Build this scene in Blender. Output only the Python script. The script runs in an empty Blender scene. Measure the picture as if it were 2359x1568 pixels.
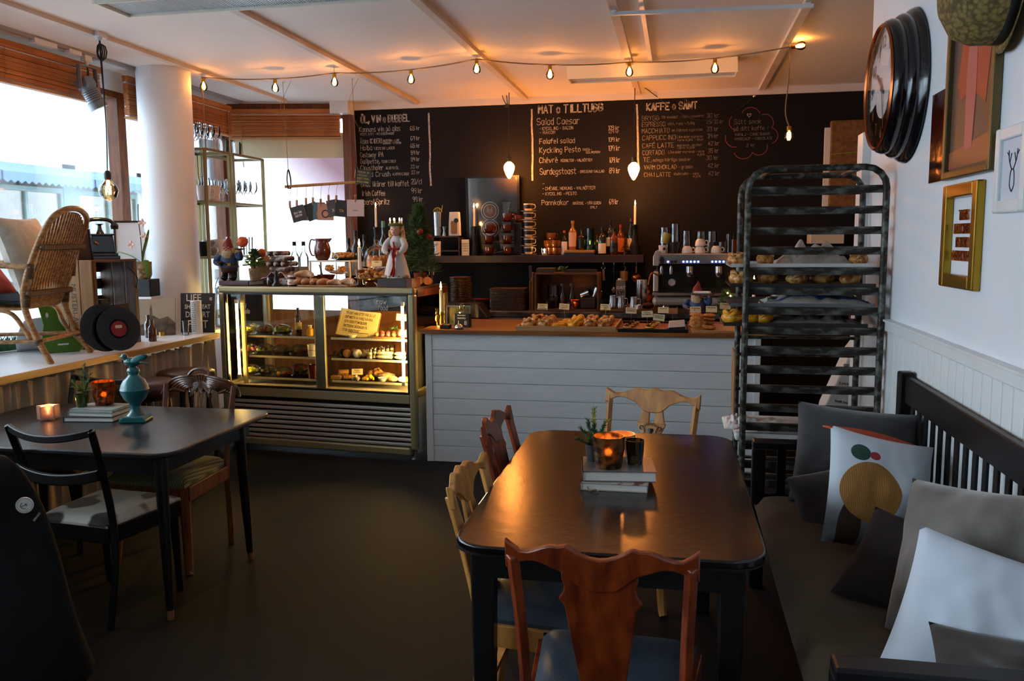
import bpy, bmesh, math, random
from mathutils import Vector, Matrix, Euler, noise
random.seed(7)
SC = bpy.context.scene
COL = SC.collection
# ------------------------------------------------------------------ camera
FPX = 1950.0
YAW, PITCH, ROLL = 0.194965, 0.117437, -0.0071315
CAM = Vector((0, 0, 1.6))
_fw = Vector((-math.sin(YAW) * math.cos(PITCH), math.cos(YAW) * math.cos(PITCH), -math.sin(PITCH)))
_r0 = Vector((math.cos(YAW), math.sin(YAW), 0)); _u0 = _r0.cross(_fw)
_rt = math.cos(ROLL) * _r0 + math.sin(ROLL) * _u0
_up = -math.sin(ROLL) * _r0 + math.cos(ROLL) * _u0
cd = bpy.data.cameras.new('camera'); cam = bpy.data.objects.new('camera', cd); COL.objects.link(cam)
cd.sensor_width = 36; cd.lens = 36 * FPX / 2359; cd.clip_start = 0.05; cd.clip_end = 200
mw = Matrix.Identity(4)
for i in range(3):
    mw[i][0] = _rt[i]; mw[i][1] = _up[i]; mw[i][2] = -_fw[i]; mw[i][3] = CAM[i]
cam.matrix_world = mw
SC.camera = cam
# ------------------------------------------------------------------ view, world, daylight
SC.view_settings.view_transform = 'Standard'; SC.view_settings.look = 'None'
SC.view_settings.gamma = 1.0; SC.view_settings.use_curve_mapping = False
SC.view_settings.exposure = 0.76
SC.cycles.use_denoising = True
SC.cycles.max_bounces = 8; SC.cycles.diffuse_bounces = 4; SC.cycles.glossy_bounces = 4
SC.cycles.transparent_max_bounces = 40
SC.cycles.caustics_reflective = False; SC.cycles.caustics_refractive = False
SC.cycles.sample_clamp_indirect = 4.0
wd = bpy.data.worlds.new('overcast_sky'); SC.world = wd; wd.use_nodes = True
bg = wd.node_tree.nodes['Background']
bg.inputs[0].default_value = (0.76, 0.88, 1.0, 1); bg.inputs[1].default_value = 5.2
# ------------------------------------------------------------------ layout constants (metres)
YC = 5.83      # front of the serving counter
YB = 8.0       # chalkboard wall
ZC = 2.93      # ceiling
XR = 1.03      # right wall
XL = -4.35     # window wall
XLF = -3.43    # front edge of the window ledge
ZL = 0.92      # ledge height
ZT = 0.97      # counter top height
SHZ = 1.463    # top of the wall shelf

def portal(name, loc, rot, sx, sy):
    l = bpy.data.lights.new(name, 'AREA'); l.shape = 'RECTANGLE'; l.size = sx; l.size_y = sy; l.energy = 1
    l.cycles.is_portal = True
    o = bpy.data.objects.new(name, l); COL.objects.link(o); o.location = loc; o.rotation_euler = rot
portal('window_portal', (XL - .12, 2.85, 1.85), (0, -math.pi / 2, 0), 1.9, 10.2)

# ------------------------------------------------------------------ from a pixel of the photograph to a point in the room
def ray(x, y):
    return _rt * ((x - 1179.5) / FPX) + _up * (-(y - 784) / FPX) + _fw
def PZ(x, y, z): d = ray(x, y); return CAM + d * ((z - CAM.z) / d.z)
def PY(x, y, Y): d = ray(x, y); return CAM + d * (Y / d.y)
def PX(x, y, X): d = ray(x, y); return CAM + d * (X / d.x)
def mpp(P): return _fw.dot(Vector(P) - CAM) / FPX

# ------------------------------------------------------------------ materials
def lin(h):
    if not isinstance(h, str): return tuple(h)
    c = [int(h[i:i + 2], 16) / 255 for i in (0, 2, 4)]
    return tuple(((v + .055) / 1.055) ** 2.4 if v > .04045 else v / 12.92 for v in c)
MATS = {}
def mat(name, col, rough=.5, metal=0., col2=None, scale=6., stretch=(1, 1, 1), bump=0., bscale=None, emis=None, es=0.,
        coat=0., spec=.5, detail=4, lo=.35, hi=.65, trans=0., sheen=0., kind='noise', coords='Object'):
    if name in MATS: return MATS[name]
    m = bpy.data.materials.new(name); m.use_nodes = True; MATS[name] = m
    nt = m.node_tree; N = nt.nodes; L = nt.links; b = N['Principled BSDF']
    c1 = lin(col)
    b.inputs['Base Color'].default_value = (*c1, 1); b.inputs['Roughness'].default_value = rough
    b.inputs['Metallic'].default_value = metal; b.inputs['Coat Weight'].default_value = coat
    b.inputs['Specular IOR Level'].default_value = spec
    b.inputs['Transmission Weight'].default_value = trans
    b.inputs['Sheen Weight'].default_value = sheen
    if emis is not None:
        b.inputs['Emission Color'].default_value = (*lin(emis), 1); b.inputs['Emission Strength'].default_value = es
    if col2 is not None or bump:
        tc = N.new('ShaderNodeTexCoord'); mp = N.new('ShaderNodeMapping'); mp.inputs['Scale'].default_value = stretch
        L.new(tc.outputs[coords], mp.inputs[0])
        def tex(s, k):
            if k == 'wave':
                n = N.new('ShaderNodeTexWave'); n.inputs['Scale'].default_value = s; n.inputs['Distortion'].default_value = 3
                n.inputs['Detail'].default_value = 3
            elif k == 'voronoi':
                n = N.new('ShaderNodeTexVoronoi'); n.inputs['Scale'].default_value = s
            else:
                n = N.new('ShaderNodeTexNoise'); n.inputs['Scale'].default_value = s; n.inputs['Detail'].default_value = detail
            L.new(mp.outputs[0], n.inputs['Vector']); return n
        if col2 is not None:
            t = tex(scale, kind); r = N.new('ShaderNodeValToRGB')
            r.color_ramp.elements[0].position = lo; r.color_ramp.elements[1].position = hi
            r.color_ramp.elements[0].color = (*c1, 1); r.color_ramp.elements[1].color = (*lin(col2), 1)
            L.new(t.outputs['Fac' if kind != 'voronoi' else 'Distance'], r.inputs[0]); L.new(r.outputs[0], b.inputs['Base Color'])
        if bump:
            t = tex(bscale or scale * 3, 'noise'); bp = N.new('ShaderNodeBump'); bp.inputs['Strength'].default_value = bump
            bp.inputs['Distance'].default_value = .01
            L.new(t.outputs['Fac'], bp.inputs['Height']); L.new(bp.outputs[0], b.inputs['Normal'])
    return m
def wood(name, c1, c2, scale=5, stretch=(1, 12, 12), rough=.45, bump=.15, coat=0.):
    return mat(name, c1, rough, col2=c2, scale=scale, stretch=stretch, bump=bump, bscale=scale * 2, coat=coat, detail=6)
def glass(name, tint=(1, 1, 1), rough=.02, k=1.0, ior=1.45, gcol=(1, 1, 1)):
    if name in MATS: return MATS[name]
    m = bpy.data.materials.new(name); m.use_nodes = True; MATS[name] = m
    nt = m.node_tree; N = nt.nodes; L = nt.links; N.clear()
    o = N.new('ShaderNodeOutputMaterial'); t = N.new('ShaderNodeBsdfTransparent'); g = N.new('ShaderNodeBsdfGlossy')
    t.inputs[0].default_value = (*tint, 1); g.inputs['Roughness'].default_value = rough; g.inputs[0].default_value = (*gcol, 1)
    f = N.new('ShaderNodeFresnel'); f.inputs[0].default_value = ior
    mm = N.new('ShaderNodeMath'); mm.operation = 'MULTIPLY'; mm.inputs[1].default_value = k; mm.use_clamp = True
    mx = N.new('ShaderNodeMixShader')
    L.new(f.outputs[0], mm.inputs[0]); L.new(mm.outputs[0], mx.inputs[0]); L.new(t.outputs[0], mx.inputs[1]); L.new(g.outputs[0], mx.inputs[2])
    L.new(mx.outputs[0], o.inputs[0]); return m
def emit(name, col, s):
    if name in MATS: return MATS[name]
    m = bpy.data.materials.new(name); m.use_nodes = True; MATS[name] = m
    nt = m.node_tree; N = nt.nodes; N.clear()
    o = N.new('ShaderNodeOutputMaterial'); e = N.new('ShaderNodeEmission')
    e.inputs[0].default_value = (*lin(col), 1); e.inputs[1].default_value = s
    nt.links.new(e.outputs[0], o.inputs[0]); return m

# ------------------------------------------------------------------ mesh building
class B:
    def __init__(s): s.v = []; s.f = []; s.T = Matrix.Identity(4)
    def add(s, vs, fs):
        o = len(s.v); T = s.T
        s.v += [tuple(T @ Vector(v)) for v in vs]; s.f += [tuple(i + o for i in f) for f in fs]; return s
    def at(s, loc=(0, 0, 0), rot=(0, 0, 0), sc=(1, 1, 1)):
        s.T = Matrix.LocRotScale(Vector(loc), Euler(rot), Vector(sc)); return s
    def box(s, c, d, rz=0, taper=1.0):
        x, y, z = d[0] / 2, d[1] / 2, d[2] / 2; R = Matrix.Rotation(rz, 3, 'Z'); c = Vector(c)
        vs = [c + R @ Vector((sx * x * (taper if sz < 0 else 1), sy * y * (taper if sz < 0 else 1), sz * z)) for sz in (-1, 1) for sy in (-1, 1) for sx in (-1, 1)]
        return s.add(vs, [(0, 2, 3, 1), (4, 5, 7, 6), (0, 1, 5, 4), (2, 6, 7, 3), (0, 4, 6, 2), (1, 3, 7, 5)])
    def bar(s, a, b, w, h=None, up=(0, 0, 1)):
        a, b = Vector(a), Vector(b); h = h or w; d = (b - a).normalized(); u = Vector(up)
        if abs(d.dot(u)) > .98: u = Vector((0, 1, 0))
        r = d.cross(u).normalized(); u = r.cross(d)
        vs = [p + r * sx * w / 2 + u * sz * h / 2 for p in (a, b) for sx, sz in ((-1, -1), (1, -1), (1, 1), (-1, 1))]
        return s.add(vs, [(3, 2, 1, 0), (4, 5, 6, 7), (0, 1, 5, 4), (1, 2, 6, 5), (2, 3, 7, 6), (3, 0, 4, 7)])
    def tube(s, pts, r, n=8, closed=False, caps=True, flat=1.0):
        P = [Vector(p) for p in pts]; m = len(P); R = r if isinstance(r, (list, tuple)) else [r] * m
        vs = []; prev = None
        for i, p in enumerate(P):
            a = P[i - 1] if (i > 0 or closed) else P[i]; b = P[(i + 1) % m] if (i < m - 1 or closed) else P[i]
            d = (b - a); d = d.normalized() if d.length > 1e-9 else Vector((0, 0, 1))
            if prev is None:
                u = Vector((0, 0, 1)) if abs(d.z) < .9 else Vector((1, 0, 0)); e1 = d.cross(u).normalized()
            else:
                e1 = (prev - d * prev.dot(d)).normalized()
            prev = e1; e2 = d.cross(e1)
            for k in range(n):
                t = 2 * math.pi * k / n; vs.append(p + (e1 * math.cos(t) + e2 * math.sin(t) * flat) * R[i])
        fs = []
        for i in range(m if closed else m - 1):
            for k in range(n):
                a, b = i * n, ((i + 1) % m) * n; k2 = (k + 1) % n
                fs.append((a + k, a + k2, b + k2, b + k))
        if caps and not closed: fs.append(tuple(range(n))[::-1]); fs.append(tuple((m - 1) * n + k for k in range(n)))
        return s.add(vs, fs)
    def lathe(s, prof, n=20, c=(0, 0, 0), wob=None, closed=False, sq=(1, 1), cap=True):
        vs = []; m = len(prof)
        for r, z in prof:
            for k in range(n):
                t = 2 * math.pi * k / n; rr = r * (wob(t, z) if wob else 1)
                vs.append((c[0] + rr * math.cos(t) * sq[0], c[1] + rr * math.sin(t) * sq[1], c[2] + z))
        fs = []
        for i in range(m if closed else m - 1):
            for k in range(n):
                k2 = (k + 1) % n; j = (i + 1) % m; fs.append((i * n + k, i * n + k2, j * n + k2, j * n + k))
        if not closed:
            if prof[0][0] > 1e-6: fs.append(tuple(range(n))[::-1])
            if prof[-1][0] > 1e-6 and cap: fs.append(tuple((m - 1) * n + k for k in range(n)))
        return s.add(vs, fs)
    def cup(s, prof, th, n=20, c=(0, 0, 0), wob=None):      # open vessel: outer profile bottom->rim, wall thickness
        inner = [(max(r - th, 0.0005), max(z, prof[0][1] + th)) for r, z in prof][::-1]
        return s.lathe([(0.0005, prof[0][1])] + list(prof) + inner + [(0.0005, prof[0][1] + th)], n, c, wob)
    def prism(s, poly, y0, y1, T=None):                      # outline in x,z extruded along y
        n = len(poly); vs = [(x, y0, z) for x, z in poly] + [(x, y1, z) for x, z in poly]
        fs = [tuple(range(n)), tuple(range(2 * n - 1, n - 1, -1))]
        for i in range(n): j = (i + 1) % n; fs.append((i, i + n, j + n, j))
        return s.add(vs, fs)
    def slab(s, poly, z0, z1):                               # outline in x,y extruded along z
        n = len(poly); vs = [(x, y, z0) for x, y in poly] + [(x, y, z1) for x, y in poly]
        fs = [tuple(range(n))[::-1], tuple(range(n, 2 * n))]
        for i in range(n): j = (i + 1) % n; fs.append((i, j, j + n, i + n))
        return s.add(vs, fs)
    def ell(s, c, r, nu=12, nv=8, fn=None):
        c = Vector(c); vs = []; 
        if not isinstance(r, (tuple, list)): r = (r, r, r)
        for j in range(nv + 1):
            ph = math.pi * j / nv - math.pi / 2
            for i in range(nu):
                t = 2 * math.pi * i / nu; d = Vector((math.cos(ph) * math.cos(t), math.cos(ph) * math.sin(t), math.sin(ph)))
                k = fn(d) if fn else 1
                vs.append(c + Vector((d.x * r[0], d.y * r[1], d.z * r[2])) * k)
        fs = [(j * nu + i, j * nu + (i + 1) % nu, (j + 1) * nu + (i + 1) % nu, (j + 1) * nu + i) for j in range(nv) for i in range(nu)]
        return s.add(vs, fs)
    def grid(s, fn, nu, nv, wrap=False):
        vs = [fn(i / (nu if wrap else nu - 1), j / (nv - 1)) for j in range(nv) for i in range(nu)]
        fs = []
        for j in range(nv - 1):
            for i in range(nu if wrap else nu - 1):
                i2 = (i + 1) % nu; fs.append((j * nu + i, j * nu + i2, (j + 1) * nu + i2, (j + 1) * nu + i))
        return s.add(vs, fs)
    def mesh(s, name, smooth=30):
        me = bpy.data.meshes.new(name); me.from_pydata(s.v, [], s.f)
        bm = bmesh.new(); bm.from_mesh(me); bmesh.ops.remove_doubles(bm, verts=bm.verts, dist=1e-5)
        bmesh.ops.recalc_face_normals(bm, faces=bm.faces); bm.to_mesh(me); bm.free()
        if smooth:
            me.polygons.foreach_set('use_smooth', [True] * len(me.polygons)); me.set_sharp_from_angle(angle=math.radians(smooth))
        return me
    def obj(s, name, m, parent=None, smooth=30, bev=0, solid=0, sub=0):
        return link(name, s.mesh(name, smooth), m, parent, bev, solid, sub)
def link(name, me, m, parent=None, bev=0, solid=0, sub=0):
    o = bpy.data.objects.new(name, me); COL.objects.link(o)
    if m is not None and not me.materials: me.materials.append(m)
    if parent is not None: o.parent = parent
    if solid: md = o.modifiers.new('solid', 'SOLIDIFY'); md.thickness = solid; md.offset = 0
    if sub: md = o.modifiers.new('sub', 'SUBSURF'); md.levels = sub; md.render_levels = sub
    if bev:
        md = o.modifiers.new('bevel', 'BEVEL'); md.width = bev; md.segments = 2; md.limit_method = 'ANGLE'
    return o
def tag(o, label=None, cat=None, group=None, kind=None):
    if label: o['label'] = label
    if cat: o['category'] = cat
    if group: o['group'] = group
    if kind: o['kind'] = kind
    return o
def thing(name, label, cat, loc=(0, 0, 0), rz=0., group=None, rot=None):
    o = bpy.data.objects.new(name, None); COL.objects.link(o); o.location = loc
    o.rotation_euler = rot if rot else (0, 0, rz); o.empty_display_size = .05
    return tag(o, label, cat, group)
def put(o, loc, rz=0., rot=None, sc=None):
    o.location = loc; o.rotation_euler = rot if rot else (0, 0, rz)
    if sc: o.scale = sc if isinstance(sc, (tuple, list)) else (sc, sc, sc)
    return o
def dup(root, loc, rz=0., label=None, group=None, rot=None, sc=None):
    r = root.copy(); COL.objects.link(r); put(r, loc, rz, rot, sc)
    if label: r['label'] = label
    if group: r['group'] = group
    for ch in list(root.children):
        c = ch.copy(); COL.objects.link(c); c.parent = r
        for g in list(ch.children):
            d = g.copy(); COL.objects.link(d); d.parent = c
    return r
def struct(o): o['kind'] = 'structure'; return o
def text_mesh(body, size, bold=0., extr=.0006, align='CENTER', sx=1.0, spacing=1.0, line=1.0):
    cu = bpy.data.curves.new('txt', 'FONT'); cu.body = body; cu.size = size; cu.offset = bold; cu.extrude = extr
    cu.align_x = align; cu.align_y = 'CENTER'; cu.space_character = spacing; cu.space_line = line; cu.resolution_u = 2
    o = bpy.data.objects.new('txt', cu); COL.objects.link(o)
    dg = bpy.context.evaluated_depsgraph_get(); me = bpy.data.meshes.new_from_object(o.evaluated_get(dg))
    bpy.data.objects.remove(o); bpy.data.curves.remove(cu)
    if sx != 1.0: me.transform(Matrix.Diagonal((sx, 1, 1, 1)))
    me.materials.clear()
    return me
def lettering(body, size, m, parent, loc, rot=(math.pi / 2, 0, 0), name='lettering', **k):
    o = link(name, text_mesh(body, size, **k), m, parent); o.location = loc; o.rotation_euler = rot; return o
# ---- hand lettering: every letter is a set of strokes on a small grid (x 0-4, y 0-6, a and b below the line)
FONT = {}
for ln in '''A 002640/1232
B 00062645443303/3342412000
C 4526160501102041
D 00062644422000
E 46060040/0333
F 460600/0333
G 45261605011020414323
H 0006/4046/0343
I 2026
J 3631201001
K 0006/4603/0340
L 060040
M 0006234640
N 00064046
O 160501103041453616
P 00063645443303
Q 160501103041453616/2240
R 00063645443303/2340
S 453616050413334241301001
T 0646/2620
U 060110304146
V 062046
W 0610233046
X 0046/0640
Y 062346/2320
Z 06460040
a 34140301102031/3430
b 0600/0314243331201001
c 341403011030
d 3630/3324140301102031
e 023233241403011030
f 36261510/0434
g 34140301102031/343a2b0b
h 0600/0314243330
i 1410/1516
j 242a1b0b/2526
k 0600/3402/1230
l 1610
m 0400/03142320/23344340
n 0400/0314243330
o 140301102031332414
p 040b/0314243331201001
q 34140301102031/343b
r 0400/02142434
s 3414031222312000
t 16112030/0434
u 0401102031/3430
v 042044
w 0410233044
x 0034/0430
y 0420/440b
z 04340030
0 160501103041453616
1 152620
2 05163645440040
3 0646234241301001
4 360242/3630
5 460603344341301001
6 36160301103041423203
7 064610
8 1304051636454433130201103041423313
9 4313040516364541301
. 1011
, 110a
- 0333
* 1222232312
/ 0046
( 26151120
) 16252110
! 2622/2021
" 1614/2624'''.splitlines():
    k, v = ln.split(' '); FONT[k] = [[(int(s[i]), {'a': -1, 'b': -2}[s[i + 1]] if s[i + 1] in 'ab' else int(s[i + 1])) for i in range(0, len(s) - 1, 2)] for s in v.split('/')]
ACC = {'å': ('a', 'r'), 'ä': ('a', 'd'), 'ö': ('o', 'd'), 'é': ('e', 'a'), 'è': ('e', 'g'), 'Å': ('A', 'r'), 'Ä': ('A', 'd'), 'Ö': ('O', 'd'), 'É': ('E', 'a'), 'È': ('E', 'g')}
def strokes(s):
    out = []; x = 0.
    for ch in s:
        if ch == ' ': x += 3; continue
        b, ac = ACC.get(ch, (ch, None)); g = FONT.get(b)
        if g is None: x += 3; continue
        w = max(p[0] for st in g for p in st)
        for st in g: out.append([(x + px, py) for px, py in st])
        if ac:
            y = 7 if b.isupper() else 5.2; c = x + w / 2
            out += {'r': [[(c - .6, y), (c, y + .7), (c + .6, y), (c, y - .5), (c - .6, y)]], 'd': [[(c - .8, y), (c - .8, y + .7)], [(c + .8, y), (c + .8, y + .7)]],
                    'a': [[(c - .3, y), (c + .8, y + 1)]], 'g': [[(c + .3, y), (c - .8, y + 1)]]}[ac]
        x += w + 1.5
    return out, max(x - 1.5, 1)
def chalk(b, s, o, ux, uz, h, th, w=None, jit=.16, seed=1, nrm=None):
    """strokes of text s into builder b: o lower-left, ux right, uz up, h capital height, w total width"""
    rnd = random.Random(hash_s(s) + seed); st, tw = strokes(s); kx = (w / tw) if w else h / 6 * .8; kz = h / 6
    ux, uz, o = Vector(ux), Vector(uz), Vector(o); nn = Vector(nrm) * .0004 if nrm else Vector((0, 0, 0))
    for line in st:
        P = [o + ux * ((x + rnd.uniform(-jit, jit)) * kx) + uz * ((y + rnd.uniform(-jit, jit)) * kz) for x, y in line]
        for a, c in zip(P, P[1:]):
            d = c - a
            if d.length < 1e-7: continue
            dn = d.normalized(); n = ux.cross(uz); r = dn.cross(n).normalized() * th / 2 * rnd.uniform(.7, 1.25); e = dn * th * .35
            b.add([a - e - r + nn, c + e - r + nn, c + e + r + nn, a - e + r + nn], [(0, 1, 2, 3)])
def hash_s(s): return sum((i + 1) * ord(c) for i, c in enumerate(s))
def lamp(name, loc, power, col=(1, .48, .16), r=.02, parent=None):
    l = bpy.data.lights.new(name, 'POINT'); l.energy = power; l.color = col; l.shadow_soft_size = r
    o = bpy.data.objects.new(name, l); COL.objects.link(o); o.location = loc
    if parent is not None: o.parent = parent
    return o
ORD = 'first second third fourth fifth sixth seventh eighth ninth tenth eleventh twelfth thirteenth fourteenth fifteenth sixteenth seventeenth eighteenth nineteenth twentieth twenty-first twenty-second'.split()
def rrect(x0, y0, x1, y1, r, n=6):
    pts = []
    for cx, cy, a in ((x1 - r, y0 + r, -90), (x1 - r, y1 - r, 0), (x0 + r, y1 - r, 90), (x0 + r, y0 + r, 180)):
        for i in range(n + 1):
            t = math.radians(a + 90 * i / n); pts.append((cx + r * math.cos(t), cy + r * math.sin(t)))
    return pts
def smooth_path(pts, n=6):
    P = [Vector(p) for p in pts]; out = []
    for i in range(len(P) - 1):
        a = P[max(i - 1, 0)]; b = P[i]; c = P[i + 1]; d = P[min(i + 2, len(P) - 1)]
        for k in range(n):
            t = k / n; out.append(.5 * ((2 * b) + (c - a) * t + (2 * a - 5 * b + 4 * c - d) * t * t + (3 * b - a - 3 * c + d) * t ** 3))
    out.append(P[-1]); return out
# ================================================================== MATERIALS
PI = math.pi
m_wall = mat('wall_paint', 'e9edf2', .55, col2='e2e7ec', scale=1.2, bump=.05, bscale=60)
m_ceil = mat('ceiling_paint', 'ebe6dd', .75, col2='e3ddd3', scale=1.0, bump=.04, bscale=40)
m_front = mat('far_wall_paint', '8d8378', .7)
m_board = mat('chalkboard_paint', '0d0d10', .8, col2='151418', scale=1.6, detail=8, spec=.25, bump=.03, bscale=30)
m_floor = mat('dark_linoleum', '0e0d0c', .74, spec=.2, col2='171412', scale=1.3, detail=9, lo=.3, hi=.7, bump=.04, bscale=20)
m_white = mat('white_gloss_paint', 'e6e8e8', .4, col2='dcdfdf', scale=3)
m_plank = mat('white_painted_board', 'e6ebed', .5, col2='dde3e6', scale=3, stretch=(1, 8, 10), bump=.2, bscale=14)
m_cream = mat('cream_lamp_enamel', 'e9e2cf', .45)
m_batten = mat('ceiling_batten_paint', 'd9cbbb', .6, col2='c8b7a4', scale=3)
m_chalk = mat('chalk', 'cfcabd', .95, col2='8f8b82', scale=60)
m_chalkdim = mat('worn_chalk', '8b857b', .95, col2='5d5953', scale=60)
m_chalkred = mat('red_chalk', '8c4a4a', .95)
m_winwood = wood('window_wood', '7d4622', '55290f', 4, (10, 10, 1))
m_blind = wood('blind_slat_wood', 'c27a3a', '9c5a26', 3, (1, 10, 10), .5)
m_cordb = mat('blind_cord', 'a07c4a', .8)
m_pane = glass('window_glass', (.96, .98, .98), .01, .8)
m_thin = glass('clear_glass', (.985, .99, .99), .02, .9)
m_blackplastic = mat('black_plastic', '121214', .4)
m_brass = mat('brass', 'b98f3c', .28, 1.0)
m_chrome = mat('brushed_steel', 'b8b9bb', .25, 1.0)
m_black = mat('black_lacquer', '08080a', .38, col2='0e0e10', scale=5, spec=.35)
m_string = mat('jute_string', '8d7554', .9)
# ================================================================== STRUCTURE
def sbox(name, x0, x1, y0, y1, z0, z1, m, bev=0):
    return struct(B().box(((x0 + x1) / 2, (y0 + y1) / 2, (z0 + z1) / 2), (x1 - x0, y1 - y0, z1 - z0)).obj(name, m, None, 0, bev))
floor_o = sbox('floor', -4.5, 2.5, -2.3, 8.1, -.1, 0, m_floor)
ceil_o = sbox('ceiling', -4.5, 2.5, -2.3, 8.1, ZC, ZC + .1, m_ceil)
wall_b = sbox('wall_back', -3.13, 2.5, YB, YB + .1, 0, ZC, m_board)
wall_r = sbox('wall_right', XR, XR + .12, -2.3, 5.14, 0, ZC, m_wall)
sbox('wall_front', -4.5, XR + .12, -2.4, -2.3, 0, ZC, m_front)
sbox('wall_passage', XR + .12, 2.5, 5.02, 5.14, 0, ZC, m_wall)
sbox('wall_far_right', 2.4, 2.5, 5.14, YB, 0, ZC, m_front)
wall_l = sbox('wall_left', -4.47, XL, -2.3, 7.7, 0, .88, m_wall)
sbox('trim_window_header', -4.47, XL, -2.3, 7.72, 2.78, ZC, m_wall)
sbox('trim_board_top', -3.16, 2.4, YB - .025, YB, 2.868, ZC, m_ceil)
sbox('trim_rail', XR - .028, XR, -2.3, 5.14, 1.142, 1.192, m_white, .008)
sbox('trim_rail_cap', XR - .04, XR, -2.3, 5.14, 1.19, 1.202, m_white, .004)
sbox('baseboard_right', XR - .018, XR, -2.3, 5.14, 0, .12, m_white)
sbox('trim_passage_casing', XR - .045, XR + .02, 5.06, 5.2, 0, 2.18, m_white, .004)
# tongue and groove boards below the rail
me = B().box((0, 0, 0), (.012, .086, 1.022)).mesh('plank', 0)
y = 1.3
while y < 5.1:
    o = link('plank', me, m_white, wall_r, bev=.005); o.location = (XR - .006, y, .631); y += .0925
# ceiling battens
for i, (x, y0, y1) in enumerate(((-3.665, -2.2, 7.6), (-2.5, -2.2, 7.97), (-1.433, -2.2, 7.97), (-.39, -2.2, 7.97), (.69, -2.2, 7.97))):
    sbox('trim_batten_%d' % (i + 1), x - .026, x + .026, y0, y1, ZC - .028, ZC, m_batten)
sbox('trim_conduit', -.245, -.218, -2.2, 6.75, ZC - .022, ZC, m_white)
# window wall: posts and panes
ys = [-2.25, .15, 2.15, 4.12, 6.14, 7.7]
for i in range(5):
    a, b = ys[i] + .05, ys[i + 1] - .05
    w = B()
    w.box((XL - .05, ys[i + 1], 1.83), (.1, .1, 1.9)).box((XL - .05, (a + b) / 2, .9), (.1, b - a, .05)).box((XL - .05, (a + b) / 2, 2.755), (.1, b - a, .05))
    wo = struct(w.obj('window_%d' % (i + 1), m_winwood, None, 0, .004))
    B().box((XL - .05, (a + b) / 2, 1.83), (.006, b - a, 1.82)).obj('pane', m_pane, wo, 0)
# corner window beside the chalkboard wall
A0, A1 = Vector((-4.33, 7.74)), Vector((-3.215, 7.99)); dv = (A1 - A0).normalized(); ca = math.atan2(dv.y, dv.x); cl = (A1 - A0).length
def CW(t, off, z): p = A0 + dv * (t * cl) + Vector((dv.y, -dv.x)) * off; return (p.x, p.y, z)
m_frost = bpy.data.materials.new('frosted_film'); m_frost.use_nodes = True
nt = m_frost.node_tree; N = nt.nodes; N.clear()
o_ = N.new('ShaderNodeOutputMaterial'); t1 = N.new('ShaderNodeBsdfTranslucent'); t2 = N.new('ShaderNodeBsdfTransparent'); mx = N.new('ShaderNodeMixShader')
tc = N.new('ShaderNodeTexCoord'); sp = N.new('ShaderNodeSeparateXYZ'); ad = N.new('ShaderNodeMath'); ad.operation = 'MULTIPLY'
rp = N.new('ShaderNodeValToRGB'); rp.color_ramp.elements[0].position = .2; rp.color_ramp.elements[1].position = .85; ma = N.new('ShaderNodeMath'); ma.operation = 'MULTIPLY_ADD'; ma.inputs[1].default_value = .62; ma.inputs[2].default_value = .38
rp.color_ramp.elements[0].color = (.80, .84, .84, 1); rp.color_ramp.elements[1].color = (.20, .11, .125, 1)  # reflections painted into the film colour: pinker and darker towards the upper right
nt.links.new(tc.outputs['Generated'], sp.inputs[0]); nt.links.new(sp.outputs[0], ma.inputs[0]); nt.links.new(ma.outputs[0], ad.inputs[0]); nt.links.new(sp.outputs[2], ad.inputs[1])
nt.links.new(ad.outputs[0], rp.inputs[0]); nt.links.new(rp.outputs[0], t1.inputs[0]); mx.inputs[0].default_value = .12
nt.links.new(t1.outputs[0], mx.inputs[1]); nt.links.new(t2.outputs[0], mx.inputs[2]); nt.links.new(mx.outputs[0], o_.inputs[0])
w = B(); w.box(CW(.5, 0, .45), (cl, .08, .9), ca).box(CW(.5, 0, 2.86), (cl, .08, .14), ca).box(CW(0, 0, 1.45), (.09, .1, 2.9), ca)
cwin = struct(w.obj('window_6', m_winwood, None, 0, .004))
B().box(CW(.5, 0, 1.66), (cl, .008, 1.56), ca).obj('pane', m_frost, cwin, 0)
tag(B().box(CW(.5, .03, 2.535), (cl, .012, .24), ca).obj('roller_shade', mat('cream_shade', 'd6d4b4', .8), cwin, 0), 'pale cream roller shade')
B().box((-3.2, 7.97, 1.45), (.05, .1, 2.9)).box((-3.155, 7.98, 1.45), (.04, .13, 2.9)).obj('post', m_winwood, cwin, 0, .004)
sbox('trim_corner_block', -3.3, -3.12, 7.8, 7.97, 2.82, ZC, m_white)
# plastered column on the ledge
col_o = struct(B().lathe([(.2, ZL), (.2, ZC)], 40, (-3.94, 6.1, 0)).obj('column', m_wall, None))
tag(col_o, 'round white plastered column rising from the window ledge to the ceiling', 'column')
# ================================================================== OUTSIDE
m_snow = mat('pale_street', 'c9d2da', .9, col2='b8c2cc', scale=.4)
m_fac = mat('white_render', 'f2f4f6', .8)
m_teal = mat('pale_teal_paint', '9fb7b2', .6); m_awn = mat('blue_awning', '7d97bb', .8); m_shopin = mat('shop_interior', 'c7a27a', .8, col2='8f6a48', scale=1.5)
m_darkp = mat('dark_shop_paint', '23252c', .5)
tag(struct(B().box((-17, 12, -.2), (25, 70, .1)).box((0, 30, -.2), (9, 43.6, .1)).obj('pavement', m_snow, None, 0)), 'pale snowy street outside the windows', 'street')
bl = thing('shop_building', 'white shop building with blue awnings across the street', 'building', (-13, 0, 0))
B().box((-2, 20, 2.35), (1.6, 44, 5.0)).box((-.6, 20, 4.0), (1.2, 44, 1.6)).box((-.6, 20, .15), (1.2, 44, .6)).obj('wall', m_fac, bl, 0)
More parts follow.
